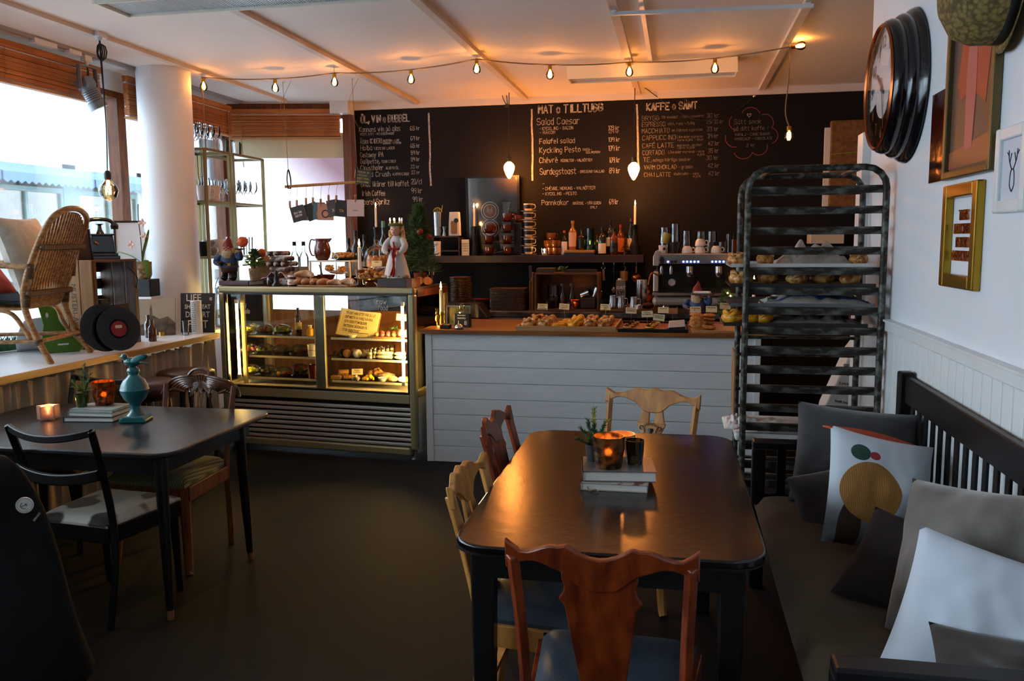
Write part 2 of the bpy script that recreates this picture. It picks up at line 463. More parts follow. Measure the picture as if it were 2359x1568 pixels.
for k in range(9):
    y = 9.0 + k * 2.55
    B().box((-.55, y - .2, 1.85), (1.1, .42, 2.9)).obj('pilaster', m_teal if k % 2 else m_fac, bl, 0)
    f = B()
    for z in (.5, 2.72): f.box((-.05, y + 1.08, z), (.08, 2.1, .1))
    for yy in (.06, 1.08, 2.1): f.box((-.05, y + yy, 1.6), (.07, .06, 2.2))
    wf = f.obj('shop_window', m_teal, bl, 0)
    B().box((-.06, y + 1.08, 1.6), (.01, 2.0, 2.15)).obj('pane', m_pane, wf, 0)
    B().box((-1.05, y + 1.08, 1.6), (.06, 2.1, 2.3)).obj('display_backdrop', m_shopin, bl, 0)
    d = B()
    d.box((-.7, y + .5, 1.25), (.5, .7, .05)); d.bar((-.7, y + .3, .45), (-.7, y + .7, 1.23), .04).bar((-.7, y + .7, .45), (-.7, y + .3, 1.23), .04)
    d.lathe([(.02, 0), (.02, .3), (.14, .32), (.09, .52)], 10, (-.7, y + .5, 1.28)).box((-.75, y + 1.6, 1.0), (.4, .5, 1.1)).box((-.8, y + 1.15, 2.0), (.05, .5, .4))
    d.obj('window_display', mat('display_goods', '6b4526', .6, col2='d3b48a', scale=2), bl, 0)
    B().ell((-.6, y + .5, 2.25), (.12, .12, .09), 12, 8).obj('shop_lamp', emit('shop_lamp', (1, .75, .45), 25), bl)
    a = B(); n = 14
    for i in range(n):
        y0 = y - .35 + i * 2.5 / n; y1 = y0 + 2.5 / n
        a.add([(.02, y0, 3.2), (.02, y1, 3.2), (.75, y1, 2.95), (.75, y0, 2.95)], [(0, 1, 2, 3)])
        a.add([(.75, y0, 2.95), (.75, y1, 2.95), (.75, y1, 2.8), (.75, (y0 + y1) / 2, 2.74), (.75, y0, 2.8)], [(0, 1, 2, 3, 4)])
    a.obj('awning', m_awn, bl, 0, solid=.01)
# upper dark panel and low roof of the shop farther along the street
B().box((.05, 22.6, 3.9), (.12, 1.9, 1.1)).obj('shop_sign_board', m_darkp, bl, 0)
# ================================================================== CEILING FITTINGS
fx = thing('fluorescent_fixture', 'cream box ceiling light with ribbed diffuser above the left table', 'ceiling light', (-2.98, 4.02, 2.83))
B().box((.85, .14, .06), (1.7, .28, .08)).box((.85, .005, .01), (1.7, .01, .04)).box((.85, .275, .01), (1.7, .01, .04)).box((.012, .14, .01), (.024, .28, .04)).obj('housing', m_cream, fx, 0, .003)
me = B().box((0, 0, 0), (.008, .25, .006)).mesh('rib', 0)
B().box((.85, .14, .012), (1.66, .26, .006)).obj('diffuser', mat('ribbed_diffuser', 'd5d8da', .35), fx, 0)
rb = B()
for i in range(110): rb.box((.03 + i * .015, .14, .007), (.006, .255, .006))
tag(rb.obj('diffuser_ribs', MATS['ribbed_diffuser'], fx, 0), kind='stuff')
fx = thing('fluorescent_fixture', 'long cream box ceiling light near the chalkboard behind the string lights', 'ceiling light', (-.86, 6.6, 2.82))
B().box((.63, .1, .065), (1.26, .2, .09)).box((.63, .005, .012), (1.26, .01, .03)).box((.63, .195, .012), (1.26, .01, .03)).box((.006, .1, .012), (.012, .2, .03)).box((1.254, .1, .012), (.012, .2, .03)).obj('housing', m_cream, fx, 0, .003)
B().box((.63, .1, .014), (1.23, .18, .006)).obj('diffuser', MATS['ribbed_diffuser'], fx, 0)
rl = thing('ceiling_rail', 'thin white metal rail hung across two ceiling battens', 'rail', (-.41, 5.05, 2.885))
B().bar((0, 0, 0), (1.12, .08, 0), .022, .02).obj('rail', m_white, rl, 0)
B().box((.02, 0, .02), (.03, .03, .03)).obj('bracket', m_white, rl, 0); B().box((1.09, .08, .02), (.03, .03, .03)).obj('bracket', m_white, rl, 0)
# lighting track above the window with a spotlight
tr = thing('light_track', 'grey lighting track running along the ceiling above the window', 'track', (-4.1, 0, ZC))
B().box((0, 3.0, -.012), (.034, 9.2, .024)).obj('rail', mat('track_alu', '9b9da0', .4, .6), tr, 0)
B().box((.004, 5.02, -.03), (.045, .2, .03)).obj('adapter', m_white, tr, 0); B().box((.004, 5.3, -.028), (.04, .12, .026)).obj('adapter', m_white, tr, 0)
# slim second track nearer the room keeps the left batten company
sp_ = PX(199, 140, -4.1); sp = thing('spotlight', 'grey metal track spotlight with a round lens hanging before the blind', 'spotlight', (sp_.x, sp_.y, ZC - .024))
B().box((0, 0, -.02), (.04, .07, .04)).tube([(0, 0, -.04), (0, 0, -.07)], .012).obj('adapter', m_white, sp)
yk = smooth_path([(0, -.085, -.24), (0, -.085, -.1), (0, -.07, -.075), (0, .07, -.075), (0, .085, -.1), (0, .085, -.24)], 4)
B().tube(yk, .009, 6, flat=2).obj('yoke', mat('spot_grey', '7d8084', .35, .7), sp)
hd = B(); hd.T = Matrix.Translation((0, 0, -.22)) @ Euler((math.radians(18), math.radians(-20), 0)).to_matrix().to_4x4()
hd.box((0, 0, .035), (.09, .1, .07)).lathe([(.05, -.15), (.062, -.15), (.064, -.1), (.055, -.095), (.055, .0), (.045, .0)], 20)
for i in range(5): hd.lathe([(.055, -.02 - i * .014), (.06, -.022 - i * .014), (.055, -.026 - i * .014)], 20)
hd.obj('lamp_head', MATS['spot_grey'], sp)
hd = B(); hd.T = Matrix.Translation((0, 0, -.22)) @ Euler((math.radians(18), math.radians(-20), 0)).to_matrix().to_4x4()
hd.lathe([(.001, -.153), (.05, -.151), (.05, -.146)], 20).obj('lens', mat('lens_glass', 'bfe0dd', .1, emis='cfeee8', es=.4), sp)
B().tube(smooth_path([(0, 0, -.07), (.0, .012, -.11), (0, 0, -.16)], 5), .006, 6).obj('cable', m_blackplastic, sp)
# ================================================================== BLINDS
def blind(label, p0, p1, ztop, zbot, cords):
    p0, p1 = Vector(p0), Vector(p1); d = p1 - p0; L = d.length; a = math.atan2(d.y, d.x); mid = (p0 + p1) / 2
    t = thing('wooden_blind', label, 'blind', (mid.x, mid.y, ztop), a)
    B().box((0, 0, -.022), (L, .05, .045)).obj('head_rail', m_blind, t, 0, .004)
    B().box((0, 0, -.05), (L, .01, .012)).obj('front_strip', m_white, t, 0)
    n = int((ztop - zbot - .07) / .0085); me = B().box((0, 0, 0), (L * .985, .045, .0068)).mesh('slat', 0)
    for i in range(n):
        o = link('slat', me, m_blind, t); o.location = (random.uniform(-.004, .004), random.uniform(-.003, .003), -.062 - i * (ztop - zbot - .085) / n)
        o.rotation_euler = (random.uniform(-.12, .12), 0, 0)
    B().box((0, 0, zbot - ztop + .01), (L * .99, .05, .02)).obj('bottom_rail', wood('pale_blind_rail', 'c08a55', '9d6a3a', 3), t, 0, .004)
    for c in cords:
        b = B(); z = -.05; P = []
        while z > zbot - ztop + .02: P.append((c * L + random.uniform(-.018, .018), -.028 + random.uniform(-.006, .006), z)); z -= .012
        b.tube(P, .0018, 5).obj('cord', m_cordb, t)
    return t
bA = blind('long rolled-up wooden slat blind over the big left window', (-4.22, 2.6), (-4.22, 5.72), 2.885, 2.615, (.2, .33, .45))
bB = blind('narrow wooden slat blind just left of the white column', (-4.22, 6.02), (-4.22, 6.5), 2.885, 2.56, (-.2,))
bC = blind('wooden slat blind behind the column above the glass shelves', (-4.22, 6.56), (-4.22, 7.58), 2.885, 2.6, (-.1, .3))
bD = blind('wooden slat blind across the frosted corner window', CW(.03, .1, 0)[:2], CW(.97, .1, 0)[:2], 2.87, 2.585, (-.36, .0, .34))
for bb, L, z0 in ((bB, .15, -.55), (bC, .42, -.62), (bD, -.42, -.55)):
    B().bar((L, -.03, -.05), (L + .02, -.035, z0), .007).obj('tilt_wand', m_cordb, bb)
# ================================================================== FURNITURE MATERIALS
m_mahog = wood('mahogany', '8f3a12', '5a1c08', 4, (7, 7, 1), .38, .1, .3)
m_blond = wood('blond_beech', 'cd8e48', 'a4682e', 4, (7, 7, 1), .42, .1, .2)
m_teak = wood('reddish_teak', '8a4a20', '5c2b10', 4, (7, 7, 1), .42, .1)
m_tabtop = mat('worn_black_tabletop', '080504', .21, spec=.6, col2='100906', scale=5, detail=8, bump=.05, bscale=25)
m_tabblue = mat('charcoal_tabletop', '1b1d20', .3, col2='24272b', scale=6, detail=6)
m_vinyl = mat('slate_blue_vinyl', '2b3440', .5, col2='353f4b', scale=12, bump=.15, bscale=120)
m_oak = wood('oak_worktop', '9a5f2c', '7a431b', 3, (1, 9, 9), .38, .1, .2)
m_dkwood = wood('dark_stained_wood', '3b2114', '26130b', 4, (1, 10, 10), .45)
m_gold = mat('champagne_metal', 'a3966f', .42, .35)
m_steel = mat('satin_steel', 'd2cdc2', .36, .5)
m_caseglass = glass('case_glass', (.97, .98, .95), .01, 1.0)
m_rust = mat('worn_rack_steel', '2c261f', .5, .5, col2='767b74', scale=9, stretch=(3, 1, 3), detail=9, lo=.46, hi=.7, bump=.2, bscale=50)
m_linen = mat('grey_linen', 'b4aca0', .9, col2='a59c90', scale=40, bump=.2, bscale=200, sheen=.2)
m_whitecloth = mat('white_cotton', 'd8d8d6', .9, bump=.1, bscale=150, sheen=.2)
# ================================================================== WINDOW LEDGE AND CURTAIN
lg = thing('window_ledge', 'long white display ledge under the shop window', 'ledge', (0, 0, ZL))
poly = [(XL, -1.9), (XLF, -1.9), (XLF, 5.84), (-3.56, 5.87), (-3.56, 6.5), (XL, 6.5)]
B().slab(poly, -.032, 0).obj('board', mat('white_ledge_laminate', 'e4e8ee', .3), lg, 0)
B().box((XLF + .008, 1.97, -.02), (.018, 7.74, .04)).obj('edge_strip', wood('pale_pine', 'c79a5f', 'a87943', 3, (9, 1, 9)), lg, 0, .003)
sk = B().box((-3.9, 2, -.05), (.06, 7.6, .03)); sk.obj('support_rail', m_white, lg, 0)
m_curt = mat('taupe_curtain', 'b7a288', .9, col2='a08c73', scale=3, sheen=.3, bump=.1, bscale=90)
def curt(u, v):
    y = .9 + u * 4.92; z = .86 - v * .83
    ph = y * 46 + 2.2 * math.sin(y * 5.1) + 1.3 * math.sin(y * 13)
    amp = .012 + .022 * v
    return (XLF - .035 + amp * math.sin(ph) + .01 * math.sin(ph * 2.3 + v * 2), y + .006 * math.cos(ph), z + .006 * math.sin(ph * 1.4) * (1 if v < .05 else .2))
tag(B().grid(curt, 560, 12).obj('gathered_curtain', m_curt, None, 80, solid=.002), 'gathered taupe curtain hanging below the window ledge', 'curtain')
# ================================================================== SERVING COUNTER
cb = thing('serving_counter', 'serving counter clad in white horizontal boards', 'counter', (0, YC, 0))
for k in range(8):
    z0 = k * .1173 + .001
    B().box((-.615, .011, z0 + .0575), (2.25, .022, .1146)).obj('plank', m_plank, cb, 0, .002)
B().box((-1.765, .03, .47), (.05, .07, .94)).obj('corner_post', m_white, cb, 0, .003)
B().box((.525, .03, .47), (.04, .07, .94)).obj('corner_post', m_white, cb, 0, .003)
B().box((-1.78, .45, .47), (.02, .78, .94)).obj('end_panel', m_white, cb, 0)
B().box((.53, .45, .47), (.02, .78, .94)).obj('end_panel', m_white, cb, 0)
B().box((-.62, .06, .47), (2.24, .02, .93)).obj('backing', m_dkwood, cb, 0)
wt = thing('counter_worktop', 'oiled oak worktop on the serving counter', 'worktop', (0, YC, .94))
for k in range(6):
    xl = -1.822 if k < 2 else -1.782; B().box(((xl + .58) / 2, -.03 + .072 + k * .1433, .015), (.58 - xl, .1425, .03)).obj('stave', m_oak, wt, 0, .0015)
# back counter with marble top along the chalkboard wall
bc = thing('back_counter', 'back counter with grey marble top below the wall shelf', 'counter', (0, 7.35, 0))
m_marble = mat('grey_marble', '6e6a66', .25, col2='3a3836', scale=5, detail=10, lo=.4, hi=.6)
B().box((-.6, .3, .95), (4.1, .62, .045)).obj('marble_top', m_marble, bc, 0, .004)
for k in range(6):
    B().box((-2.3 + k * .683, .32, .46), (.675, .58, .92)).obj('cabinet_body', m_white if k < 3 else m_black, bc, 0, .003)
B().box((.35, .25, .995), (1.6, .45, .045)).obj('oak_riser', m_oak, bc, 0, .003)
# wall shelf
ws = thing('wall_shelf', 'thick dark stained wooden shelf on the chalkboard wall', 'shelf', (0, YB, SHZ))
B().box((-1.66, -.14, -.034), (2.69, .28, .068)).obj('board', m_dkwood, ws, 0, .003)
# ================================================================== DISPLAY CASE
CR = math.radians(-6); CW_ = 1.64
CASE = Vector((-1.86 - CW_ * math.cos(CR), 5.80 - CW_ * math.sin(CR), 0))
dc = thing('display_case', 'refrigerated glass display case with brass-toned frame and lit interior', 'display case', CASE, CR)
W, D = CW_, .68
def cpt(x, y, z): return Vector((CASE.x + x * math.cos(CR) - y * math.sin(CR), CASE.y + x * math.sin(CR) + y * math.cos(CR), z))
for x in (.025, W - .025): B().box((x, .03, .65), (.05, .06, 1.14)).obj('corner_post', m_gold, dc, 0, .012)
for x in (.025, W - .025): B().box((x, D - .03, .65), (.05, .06, 1.14)).obj('corner_post', m_gold, dc, 0, .012)
B().box((W / 2, .03, 1.243), (W, .06, .05)).obj('top_rail', m_gold, dc, 0, .014)
B().box((W / 2, .03, .455), (W - .1, .05, .07)).obj('sill_rail', m_gold, dc, 0, .006)
B().box((W / 2, .03, .065), (W - .1, .055, .06)).obj('bottom_rail', m_gold, dc, 0, .012)
B().box((W / 2, .012, .498), (W - .1, .02, .014)).obj('gasket', m_blackplastic, dc, 0)
B().box((W / 2, .012, 1.213), (W - .1, .02, .014)).obj('gasket', m_blackplastic, dc, 0)
for x in (.056, W - .056): B().box((x, .012, .855), (.012, .02, .72)).obj('gasket', m_blackplastic, dc, 0)
XD = .845
B().box((XD, .06, .85), (.085, .03, .72)).obj('divider', mat('dull_steel', '8f8a78', .4, .7), dc, 0, .004)
for a, b in ((.062, XD), (XD, W - .062)): B().box(((a + b) / 2, .016, .855), (b - a - .004, .005, .71)).obj('front_pane', m_caseglass, dc, 0)
B().box((W - .012, D / 2, .86), (.006, D - .13, .7)).obj('side_pane', m_caseglass, dc, 0)
B().box((.012, D / 2, .86), (.006, D - .13, .7)).obj('side_pane', m_caseglass, dc, 0)
for x in (.012, W - .012):
    B().box((x, D / 2, .26), (.014, D - .12, .42)).obj('side_panel', m_white, dc, 0)
    B().box((x, D / 2, .49), (.03, D - .1, .05)).obj('side_rail', m_gold, dc, 0)
B().box((W / 2, D / 2 + .03, 1.255), (W - .02, D - .08, .025)).obj('top_board', m_dkwood, dc, 0, .003)
for x in (.012, W - .012): B().box((x, D / 2 + .03, 1.225), (.025, D - .08, .05)).obj('top_side_trim', wood('red_brown_trim', '6b3016', '47200e', 4), dc, 0)
B().box((W / 2, D / 2, .485), (W - .1, D - .1, .03)).obj('deck', m_steel, dc, 0)
m_caseback = wood('case_back_panel', '7a4d20', '5b3615', 3, (10, 1, 1), .5)
for a, b in ((.06, XD - .02), (XD - .02, W - .06)):
    B().box(((a + b) / 2, D - .03, .77), (b - a, .012, .54)).obj('back_panel', m_caseback, dc, 0)
    B().box(((a + b) / 2, D - .03, 1.13), (b - a, .006, .16)).obj('back_pane', m_caseglass, dc, 0)
me = B().prism([(0, -.011), (.004, -.013), (.018, .006), (.016, .012), (.0, .006)], 0, 1.54).mesh('slat', 0)
for k in range(8):
    o = link('slat', me, m_steel, dc, bev=.002); o.location = (W - .05, .015, .378 - k * .0375); o.rotation_euler = (0, 0, PI / 2)
B().box((W / 2, .09, .24), (W - .1, .02, .36)).obj('grille_backing', m_blackplastic, dc, 0)
for k in range(3):
    B().box((.1 + XD * .0 + .37 + k * .55, .05, .24), (.02, .04, .33)).obj('grille_strut', m_blackplastic, dc, 0)
for x in (.08, W - .05):
    for y in (.06, D - .06): B().lathe([(.018, 0), (.014, .012), (.014, .05)], 10, (x, y, 0)).obj('foot', m_chrome, dc)
m_tubeL = emit('warm_tube', (1, .6, .17), 50); m_tubeR = emit('warm_tube_bright', (1, .60, .16), 200)
for x, mm in ((.11, m_tubeL), (W - .125, m_tubeR)):
    B().lathe([(.010, .56), (.010, 1.13)], 10, (x, .075, 0)).obj('light_tube', mm, dc)
    for z in (.545, 1.13): B().lathe([(.016, z), (.016, z + .03)], 10, (x, .075, 0)).obj('tube_holder', m_white, dc)
B().lathe([(.009, .52), (.009, 1.16)], 10, (W - .03, .21, 0)).obj('light_tube', m_tubeR, dc)  # extra tube added behind the post so the side pane and counter end glow
B().box((.15, .1, .85), (.03, .02, .7)).obj('shelf_post', m_gold, dc, 0); B().box((W - .06, .3, .85), (.02, .02, .7)).obj('shelf_post', m_gold, dc, 0)
CZ = (.878, .72, .55)
for z in CZ:
    for a, b in ((.17, XD - .05), (XD + .05, W - .075)):
        s_ = B().box(((a + b) / 2, .34, z - .004), (b - a, .42, .008)).obj('shelf', m_caseglass, dc, 0)
        B().box(((a + b) / 2, .128, z - .006), (b - a, .008, .016)).obj('shelf_edge', m_steel, s_, 0)
# ================================================================== TABLES
def slab_table(name, label, loc, rz, x0, y0, x1, y1, r, h, th, m_top, m_leg, legs, leg_fn, apron, bulge=0.):
    t = thing(name, label, 'table', loc, rz)
    P = rrect(x0, y0, x1, y1, r, 8)
    if bulge:
        cx, cy = (x0 + x1) / 2, (y0 + y1) / 2
        P = [(cx + (x - cx) * (1 + bulge * (1 - ((y - cy) / (y1 - cy)) ** 2)), cy + (y - cy) * (1 + bulge * .4 * (1 - ((x - cx) / (x1 - cx)) ** 2))) for x, y in P]
    B().slab(P, h - th, h).obj('table_top', m_top, t, 20, .006)
    a = apron
    for c, d in (((x0 + x1) / 2, y0 + a), ((x0 + x1) / 2, y1 - a)): B().box((c, d, h - th - .045), (x1 - x0 - 2 * a, .022, .09)).obj('apron', m_leg, t, 0)
    for c in (x0 + a, x1 - a): B().box((c, (y0 + y1) / 2, h - th - .045), (.022, y1 - y0 - 2 * a, .09)).obj('apron', m_leg, t, 0)
    for lx, ly in legs: leg_fn(lx, ly, t)
    return t
m_worn = mat('black_paint_worn', '101012', .38, col2='8a6a3c', scale=26, detail=8, lo=.74, hi=.78)
def sq_leg(x, y, t):
    b = B(); c = (x, y, 0); sx = -1 if x < -.2 else 1
    b.prism([(x - .026, 0), (x + .026, 0), (x + .036, .71), (x - .036, .71)], y - .03, y + .03); b.obj('leg', m_worn, t, 0, .006)
tabR = slab_table('dining_table', 'black painted rectangular dining table in the foreground', (0, 0, 0), math.radians(.6), -.60, 2.22, .27, 3.70, .11, .755, .026, m_tabtop, m_worn,
                  [(-.52, 2.32), (.18, 2.32), (-.54, 3.6), (.16, 3.6)], sq_leg, .075, .012)
B().slab(rrect(-.603, 2.217, .273, 3.703, .112, 8), .727, .733).obj('edge_bead', m_worn, tabR, 20)
m_tip = mat('bare_leg_tip', '8a5c33', .6)
def rd_leg(x, y, t):
    dx = .03 if x > -2.7 else -.03; dy = -.03 if y < 3.5 else .02
    b = B().tube([(x + dx, y + dy, .0), (x + dx * .8, y + dy * .8, .05), (x, y, .72)], [.013, .016, .03], 12); l = b.obj('leg', m_black, t)
    B().tube([(x + dx, y + dy, .0), (x + dx * .85, y + dy * .85, .04)], [.0135, .0155], 12).obj('leg_tip', m_tip, l)
tabL = slab_table('dining_table', 'charcoal rectangular table with rounded corners by the curtain', (0, 0, 0), 0, -3.38, 3.03, -2.03, 3.955, .09, .745, .022, m_tabblue, m_black,
                  [(-2.14, 3.14), (-2.14, 3.79), (-3.27, 3.14), (-3.27, 3.79)], rd_leg, .1, .012)
# ================================================================== CHAIRS (local: back at y=0, facing +y)
def posts(t, m, w, h, rake, wid=.03):
    for s in (-1, 1):
        P = [(s * (w - .015), .0, 0), (s * w, .03, .25), (s * w, .035, .45), (s * (w + .005), -.01, .68), (s * (w + .012), -rake, h)]
        Q = smooth_path(P, 5); b = B()
        b.tube(Q, wid * .62, 4, flat=.85); b.obj('back_post', m, t, 20, .004)
def front_legs(t, m, w, d, cab=True):
    for s in (-1, 1):
        x = s * w
        P = [(x + s * .014, d + .012, 0), (x + s * .004, d, .03), (x - s * .004, d - .01, .14), (x + s * .004, d + .006, .3), (x, d, .42)] if cab else [(x, d + .01, 0), (x, d, .42)]
        B().tube(smooth_path(P, 4), [.017 + .012 * i / (4 * (len(P) - 1)) for i in range(4 * (len(P) - 1) + 1)], 8).obj('leg', m, t, 40)
def seat_parts(t, m, ms, wb, wf, d, h, th=.05):
    for (x0, y0), (x1, y1) in (((-wb, .03), (wb, .03)), ((wf, d), (-wf, d)), ((wb, .03), (wf, d)), ((-wf, d), (-wb, .03))):
        B().bar((x0, y0, h - .035), (x1, y1, h - .035), .022, .07).obj('seat_rail', m, t, 0, .003)
    def f(u, v):
        a = (u * 2 - 1); yy = .02 + v * (d - .005); w = (wb + (wf - wb) * v) * .98
        e = max(0, 1 - abs(a) ** 6) ** .4 * max(0, 1 - abs(v * 2 - 1) ** 6) ** .4
        return (a * w, yy, h + th * .25 + e * th * .75)
    b = B().grid(f, 17, 17); g = B()
    b.slab([(-wb * .98, .02), (wb * .98, .02), (wf * .98, .015 + d), (-wf * .98, .015 + d)], h - .004, h + th * .25)
    b.obj('seat_cushion', ms, t, 50)
def crest_outline(w, h0, lift, drop, ears, scal):
    up = []; lo = []; n = 24
    for i in range(n + 1):
        a = -1 + 2 * i / n; x = a * w
        if scal == 'vase':      # ears, shoulders, raised notched middle
            z = h0 + .028 * math.exp(-((abs(a) - 1.0) / .10) ** 2) + .03 * math.exp(-((abs(a) - .45) / .22) ** 2) + .014 * (abs(a) < .36) - .012 * math.exp(-(a / .3) ** 2)
        else:
            z = h0 + .024 * math.exp(-((abs(a) - 1.0) / .1) ** 2) + .026 * math.exp(-((abs(a) - .36) / .2) ** 2) + .03 * math.exp(-(a / .16) ** 2)
        zl = h0 - .038 - drop * math.exp(-(a / .3) ** 4) + .02 * math.exp(-((abs(a) - .68) / .2) ** 2) - .012 * math.exp(-((abs(a) - 1) / .08) ** 2)
        up.append((x, z)); lo.append((x, zl))
    return up + lo[::-1]
def splat_outline(kind, z0, z1):
    n = 22; L = []
    for i in range(n + 1):
        t = i / n; z = z0 + (z1 - z0) * t
        if kind == 'vase': w = .042 + .052 * t ** .9 + (.012 if .80 < t < .86 else 0) - .014 * max(0, (t - .86) / .14) ** .6 * (1 if t < .93 else .4)
        else: w = .05 + .055 * math.exp(-((t - .38) / .24) ** 2) + .012 * math.exp(-((t - .0) / .1) ** 2) + .02 * math.exp(-((t - 1.) / .12) ** 2) - .016 * math.exp(-((t - .72) / .1) ** 2)
        L.append((w, z))
    return [(w, z) for w, z in L] + [(-w, z) for w, z in L[::-1]]
def bend(b, rake, h, curve=.05, w=.21):       # lean back and wrap the crest a little
    out = []
    for x, y, z in b.v:
        out.append((x, y - rake * max(0, (z - .45) / (h - .45)) + .03 * (1 - max(0, (z - .45) / (h - .45))) - curve * (1 - (x / w) ** 2) * .6 * max(0, (z - .5) / .4), z))
    b.v = out; return b
def inlay(t, m, z, rake, h):
    b = B(); m2 = mat('black_inlay', '1a120b', .5)
    for s in (-1, 1):
        P = [(s * .002, z - .045), (s * .03, z - .05), (s * .042, z - .03), (s * .034, z - .005), (s * .028, z + .02), (s * .036, z + .043), (s * .05, z + .045), (s * .052, z + .033), (s * .044, z + .03)]
        Q = smooth_path([(x, .013, zz) for x, zz in P], 4); b.tube(Q, [.0035] * len(Q), 4, flat=.5)
    for i in range(7):
        a = math.radians(-54 + i * 18); b.bar((math.sin(a) * .03, .013, z + .035 + math.cos(a) * .016), (math.sin(a) * .04, .013, z + .035 + math.cos(a) * .03), .003, .002)
    b.lathe([(.004, -.04), (.009, -.02), (.006, 0), (.014, .03), (.012, .036)], 8, (0, .010, z), sq=(1, .35))
    for k in (-.055, -.062): b.bar((-.02, .013, z + k), (.02, .013, z + k), .004, .002)
    bend(b, rake, h); tag(b.obj('lyre_inlay', m2, t, 40), 'black lyre inlay')
def splat_chair(name, label, loc, rz, wd, ms, kind, h=.9, w=.2, rake=.09, lyre=False):
    t = thing(name, label, 'chair', loc, rz)
    posts(t, wd, w - .012, h - .03, rake, .032); front_legs(t, wd, .2, .39)
    seat_parts(t, wd, ms, .185, .225, .4, .44)
    b = B().prism(crest_outline(w + .018, h - .02, .03, .045, 1, kind), -.011, .011); bend(b, rake, h).obj('crest_rail', wd, t, 40, .004)
    if kind == 'vase':
        b = B().prism(splat_outline('vase', .45, h - .06), -.007, .007); bend(b, rake, h).obj('splat', wd, t, 40, .003)
    else:
        P = splat_outline('lyre', .45, h - .15); b = B().prism(P, -.007, .007)
        for s in (-1, 1): b.prism([(s * .012, h - .152), (s * .066, h - .152), (s * .052, h - .1), (s * .05, h - .055), (s * .016, h - .055)], -.007, .007)
        bend(b, rake, h).obj('splat', wd, t, 40, .003)
        if lyre: inlay(t, wd, h - .21, rake, h)
    B().bar((-.18, .04, .2), (.18, .04, .2), .02).obj('stretcher', wd, t, 0)
    return t
splat_chair('dining_chair', 'red mahogany chair with a vase-shaped splat, its back turned in the foreground', (-.165, 1.93, 0), math.radians(-1.5), m_mahog, m_vinyl, 'vase', .905, .205, .07)
splat_chair('dining_chair', 'blond wood chair with a black lyre inlay at the far table end', (-.13, 3.96, 0), math.radians(180 - 17), m_blond, m_vinyl, 'lyre', .885, .215, .06, True)
splat_chair('dining_chair', 'dark red chair tucked under the left side of the black table, nearer the counter', (-.66, 3.3, 0), math.radians(-92), m_mahog, m_vinyl, 'vase', .89, .2, .06)
splat_chair('dining_chair', 'honey blond chair tucked under the left side of the black table, nearer the camera', (-.615, 2.6, 0), math.radians(-91), m_blond, m_vinyl, 'lyre', .865, .2, .05)
# plain black chairs
m_cow = mat('cowhide_print', 'c9c2b4', .8, col2='2a2018', scale=5, detail=1, lo=.5, hi=.54, sheen=.2)
def plain_chair(label, loc, rz, ms, h=.86):
    t = thing('dining_chair', label, 'chair', loc, rz)
    posts(t, m_black, .2, h, .06, .036)
    for s in (-1, 1): B().tube([(s * .2, .42, 0), (s * .2, .4, .43)], [.015, .022], 8).obj('leg', m_black, t)
    def rail(z0, hh, dip, bow):
        b = B(); n = 14
        for i in range(n):
            a0, a1 = -1 + 2 * i / n, -1 + 2 * (i + 1) / n; vs = []
            for a in (a0, a1):
                zc = z0 - dip * (1 - a * a); y = -.06 * (z0 - .45) / (h - .45) - bow * (1 - a * a)
                vs += [(a * .208, y - .011, zc - hh / 2), (a * .208, y + .011, zc - hh / 2), (a * .208, y + .011, zc + hh / 2), (a * .208, y - .011, zc + hh / 2)]
            b.add(vs, [(0, 1, 5, 4), (1, 2, 6, 5), (2, 3, 7, 6), (3, 0, 4, 7)])
        return b
    rail(h - .01, .03, .028, .04).obj('crest_rail', m_black, t, 40, .004)
    rail(h - .19, .045, .025, .03).obj('back_slat', m_black, t, 40, .004)
    seat_parts(t, m_black, ms, .19, .22, .42, .43, .035)
    return t
plain_chair('black chair with a cowhide print seat, near side of the charcoal table', (-2.49, 3.0, 0), math.radians(-6), m_cow)
plain_chair('black chair on the far side of the charcoal table by the curtain', (-3.2, 4.16, 0), math.radians(176), m_black, .85)
# chair with carved crest
m_stripe = bpy.data.materials.new('green_striped_fabric'); m_stripe.use_nodes = True
nt = m_stripe.node_tree; N = nt.nodes; tc = N.new('ShaderNodeTexCoord'); wv = N.new('ShaderNodeTexWave'); wv.inputs['Scale'].default_value = 28; wv.inputs['Distortion'].default_value = 0
wv.bands_direction = 'X'; rp = N.new('ShaderNodeValToRGB'); rp.color_ramp.elements[0].color = (*lin('4b5238'), 1); rp.color_ramp.elements[1].color = (*lin('8c8a5c'), 1)
nt.links.new(tc.outputs['Object'], wv.inputs[0]); nt.links.new(wv.outputs[0], rp.inputs[0]); nt.links.new(rp.outputs[0], N['Principled BSDF'].inputs['Base Color']); N['Principled BSDF'].inputs['Roughness'].default_value = .9
t = thing('carved_chair', 'antique chair with scrolled carved crest and green striped seat behind the charcoal table', 'chair', (-2.5, 4.0, 0), math.radians(178))
m_carve = wood('carved_walnut', '6a3f22', '43230f', 6, (4, 4, 4), .35, .2, .3)
posts(t, m_teak, .19, .85, .05, .034); front_legs(t, m_teak, .2, .42)
seat_parts(t, m_teak, m_stripe, .19, .225, .43, .44, .06)
